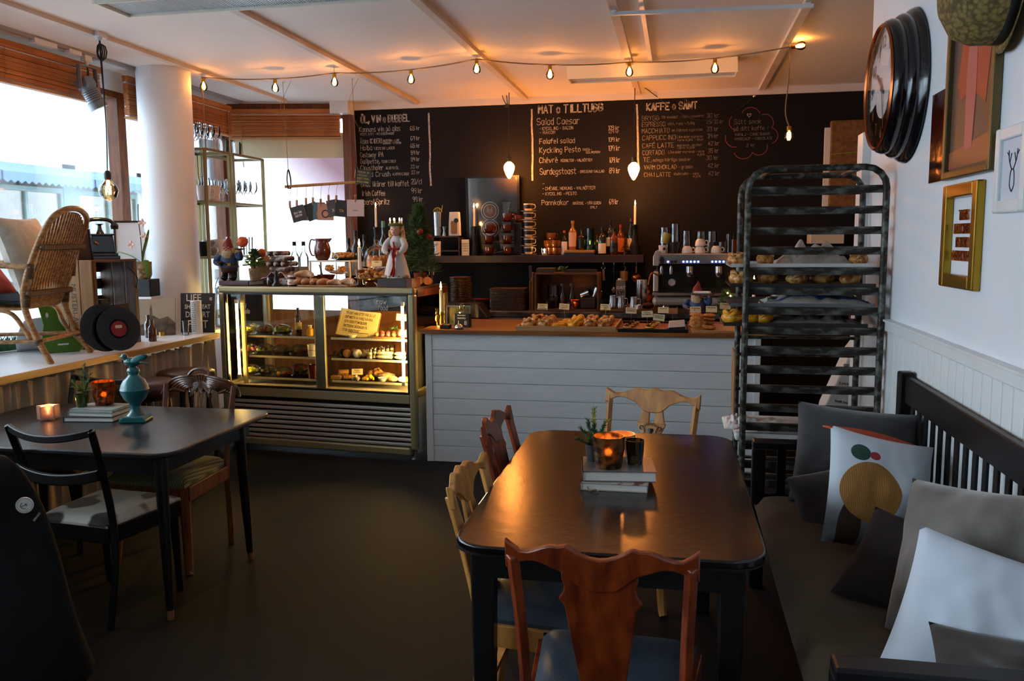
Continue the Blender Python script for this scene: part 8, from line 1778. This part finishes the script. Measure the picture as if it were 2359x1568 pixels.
t = thing('hanging_kraft_tag', 'brown cardboard panel tied to the rack side', 'tag', (.30, 4.72, 1.0)); B().box((0, 0, -.17), (.006, .22, .34)).obj('board', m_kraft, t, 0); B().tube([(.02, 0, .03), (0, 0, 0)], .003, 5).obj('string', m_string, t)
# tall paper sack behind the rack, box on wall
t = thing('paper_sack', 'tall white printed paper sack leaning behind the rack', 'paper sack', (.90, 5.28, 0), 0, None, (0, rd(9), 0)); B().prism([(-.14, 0), (.1, 0), (.12, .8), (.02, 1.12), (-.06, .95), (-.14, .6)], -.1, .1).obj('sack', mat('sack_paper', 'c9c4be', .8, bump=.3, bscale=9), t, 0, .01)
for k, s in enumerate(('Le sac', 'en papier', 'Il est fabriqué', 'à partir de papier', 'épaisseur 190g/m', 'kraft blanc double', 'environ 70 livres', '100% Compostable', 'No 1')): lettering(s, .04 if k < 2 else .022, m_ink, t, (-.01, -.1015, .92 - k * .055), bold=.0002, extr=.0003)
p = PY(1960, 380, YB - .1); t = thing('hessian_coffee_sack', 'brown coffee sack hanging on the chalkboard wall behind the rack', 'sack', (p.x, YB - .035, p.z)); B().box((0, 0, 0), (.34, .05, .78)).obj('sack', mat('hessian', '8a6236', .9, col2='6f4c28', scale=30), t, 0, .015); B().box((-.19, 0, -.02), (.05, .03, .7)).obj('white_board', m_paper, t, 0); b = B(); chalk(b, 'C', (.06, -.026, -.2), (1, 0, 0), (0, 0, 1), .08, .012, .06); b.obj('printed_letter', m_ink, t, 0); B().bar((-.16, -.026, .1), (.16, -.026, .12), .004).obj('green_thread', m_leaf, t)
# things on the back counter seen through the rack
for px, lb, col in ((1790, 'white plastic soap box seen through the rack', m_whitecup), (1860, 'steel kettle seen through the rack', m_chrome)):
    p = PY(px, 650, 7.5); t = thing('counter_item', lb, 'container', (p.x, 7.5, 1.018)); B().lathe([(.05, 0), (.055, .06), (.04, .14), (.02, .16), (.001, .17)], 16).obj('body', col, t)
p = PY(1906, 545, 7.75); t = thing('planter_box', 'cream planter box with moss on a high bracket seen through the rack', 'planter', (p.x, 7.86, p.z - .06)); B().box((0, 0, .05), (.28, .2, .1)).obj('box', m_creamcup, t, 0, .005); B().box((0, .08, -.05), (.04, .04, .1)).obj('bracket', m_chrome, t, 0)
b = B(); rnd = random.Random(6)
for i in range(160): q = Vector((rnd.uniform(-.14, .14), rnd.uniform(-.09, .05), .1)); e = Vector((rnd.uniform(-.02, .02), rnd.uniform(-.03, .02), rnd.uniform(.01, .05))); b.add([q, q + Vector((.006, 0, 0)), q + e], [(0, 1, 2)])
tag(b.obj('moss', m_leaf, t, 0), kind='stuff')
p = PY(1737, 660, 5.6); t = thing('counter_candlestick', 'lit candle on the counter end seen through the rack', 'candle holder', (p.x - .03, 6.3, ZT)); pz_ = PY(1737, 650, 6.3).z - ZT; t.location.x = PY(1737, 650, 6.3).x; B().lathe([(.03, 0), (.01, .02), (.014, .05), (.014, .06)], 12).obj('stick', m_brass, t); taper(t, .06, pz_, .011); flame(t, pz_ + .003, 1., .6)
# ================================================================== JACKET
jk = thing('dark_jacket', 'black jacket with round anchor badge draped at the left front corner', 'jacket', (-2.3, 2.2, 0)); m_jk = mat('black_softshell', '08080a', .8, spec=.2, col2='0d0d10', scale=5, bump=.2, bscale=30)
plain_chair('black chair at the left front corner hidden under the jacket', (-2.52, 2.26, 0), 0, m_black, .86)
def jf(u, v):
    a = u * 2 * PI; z = .93 - .72 * v; w = (.25 + .285 * v ** .62) * (1 if v < .93 else .93) + .012 * math.sin(5 * a + 3 * v); return (w * math.cos(a), (.09 + .1 * v) * math.sin(a) + .012 * math.sin(7 * v + a), z + .01 * math.sin(4 * a))
b = B().grid(jf, 40, 26, True); b.grid(lambda u, v: (lambda p: (p[0] * (1 - v), p[1] * (1 - v), p[2] + .03 * math.sin(v * PI / 2)))(jf(u, 0)), 40, 5, True); b.obj('shell', m_jk, jk, 60)
bz = PY(57, 1163, 2.09) - Vector(jk.location); bd_ = B().at(bz, (PI / 2, 0, .5)).lathe([(.024, -.001), (.024, .002), (.001, .0022)], 28).obj('round_badge', m_whitecup, jk); dots = B()
for i in range(22): a = i * 2 * PI / 22; dots.at(bz, (PI / 2, 0, .5)).lathe([(.0012, .002), (.0012, .003), (.0001, .003)], 6, (.0205 * math.cos(a), .0205 * math.sin(a), 0))
tag(dots.obj('red_dots', m_red, bd_, 0), kind='stuff')
an = B().at(bz, (PI / 2, .0, .5)); an.T = an.T @ Matrix.Rotation(-1.2, 4, 'Z'); an.bar((0, -.009, .003), (0, .008, .003), .0018, .001).bar((-.005, .004, .003), (.005, .004, .003), .0014, .001).tube([(.009 * math.cos(a), -.002 + .009 * math.sin(a), .003) for a in [PI + i * PI / 8 for i in range(9)]], .0009, 5); an.obj('printed_anchor', m_num, bd_, 40)
tg = PY(85, 1190, 2.09) - Vector(jk.location); q = B().box((0, 0, 0), (.034, .0016, .01)).obj('name_tag', m_black, jk, 0); put(q, tg, rot=(0, rd(-52), .4)); lettering('SEBAGO', .008, m_whitecup, q, (0, -.001, 0), extr=.0002)
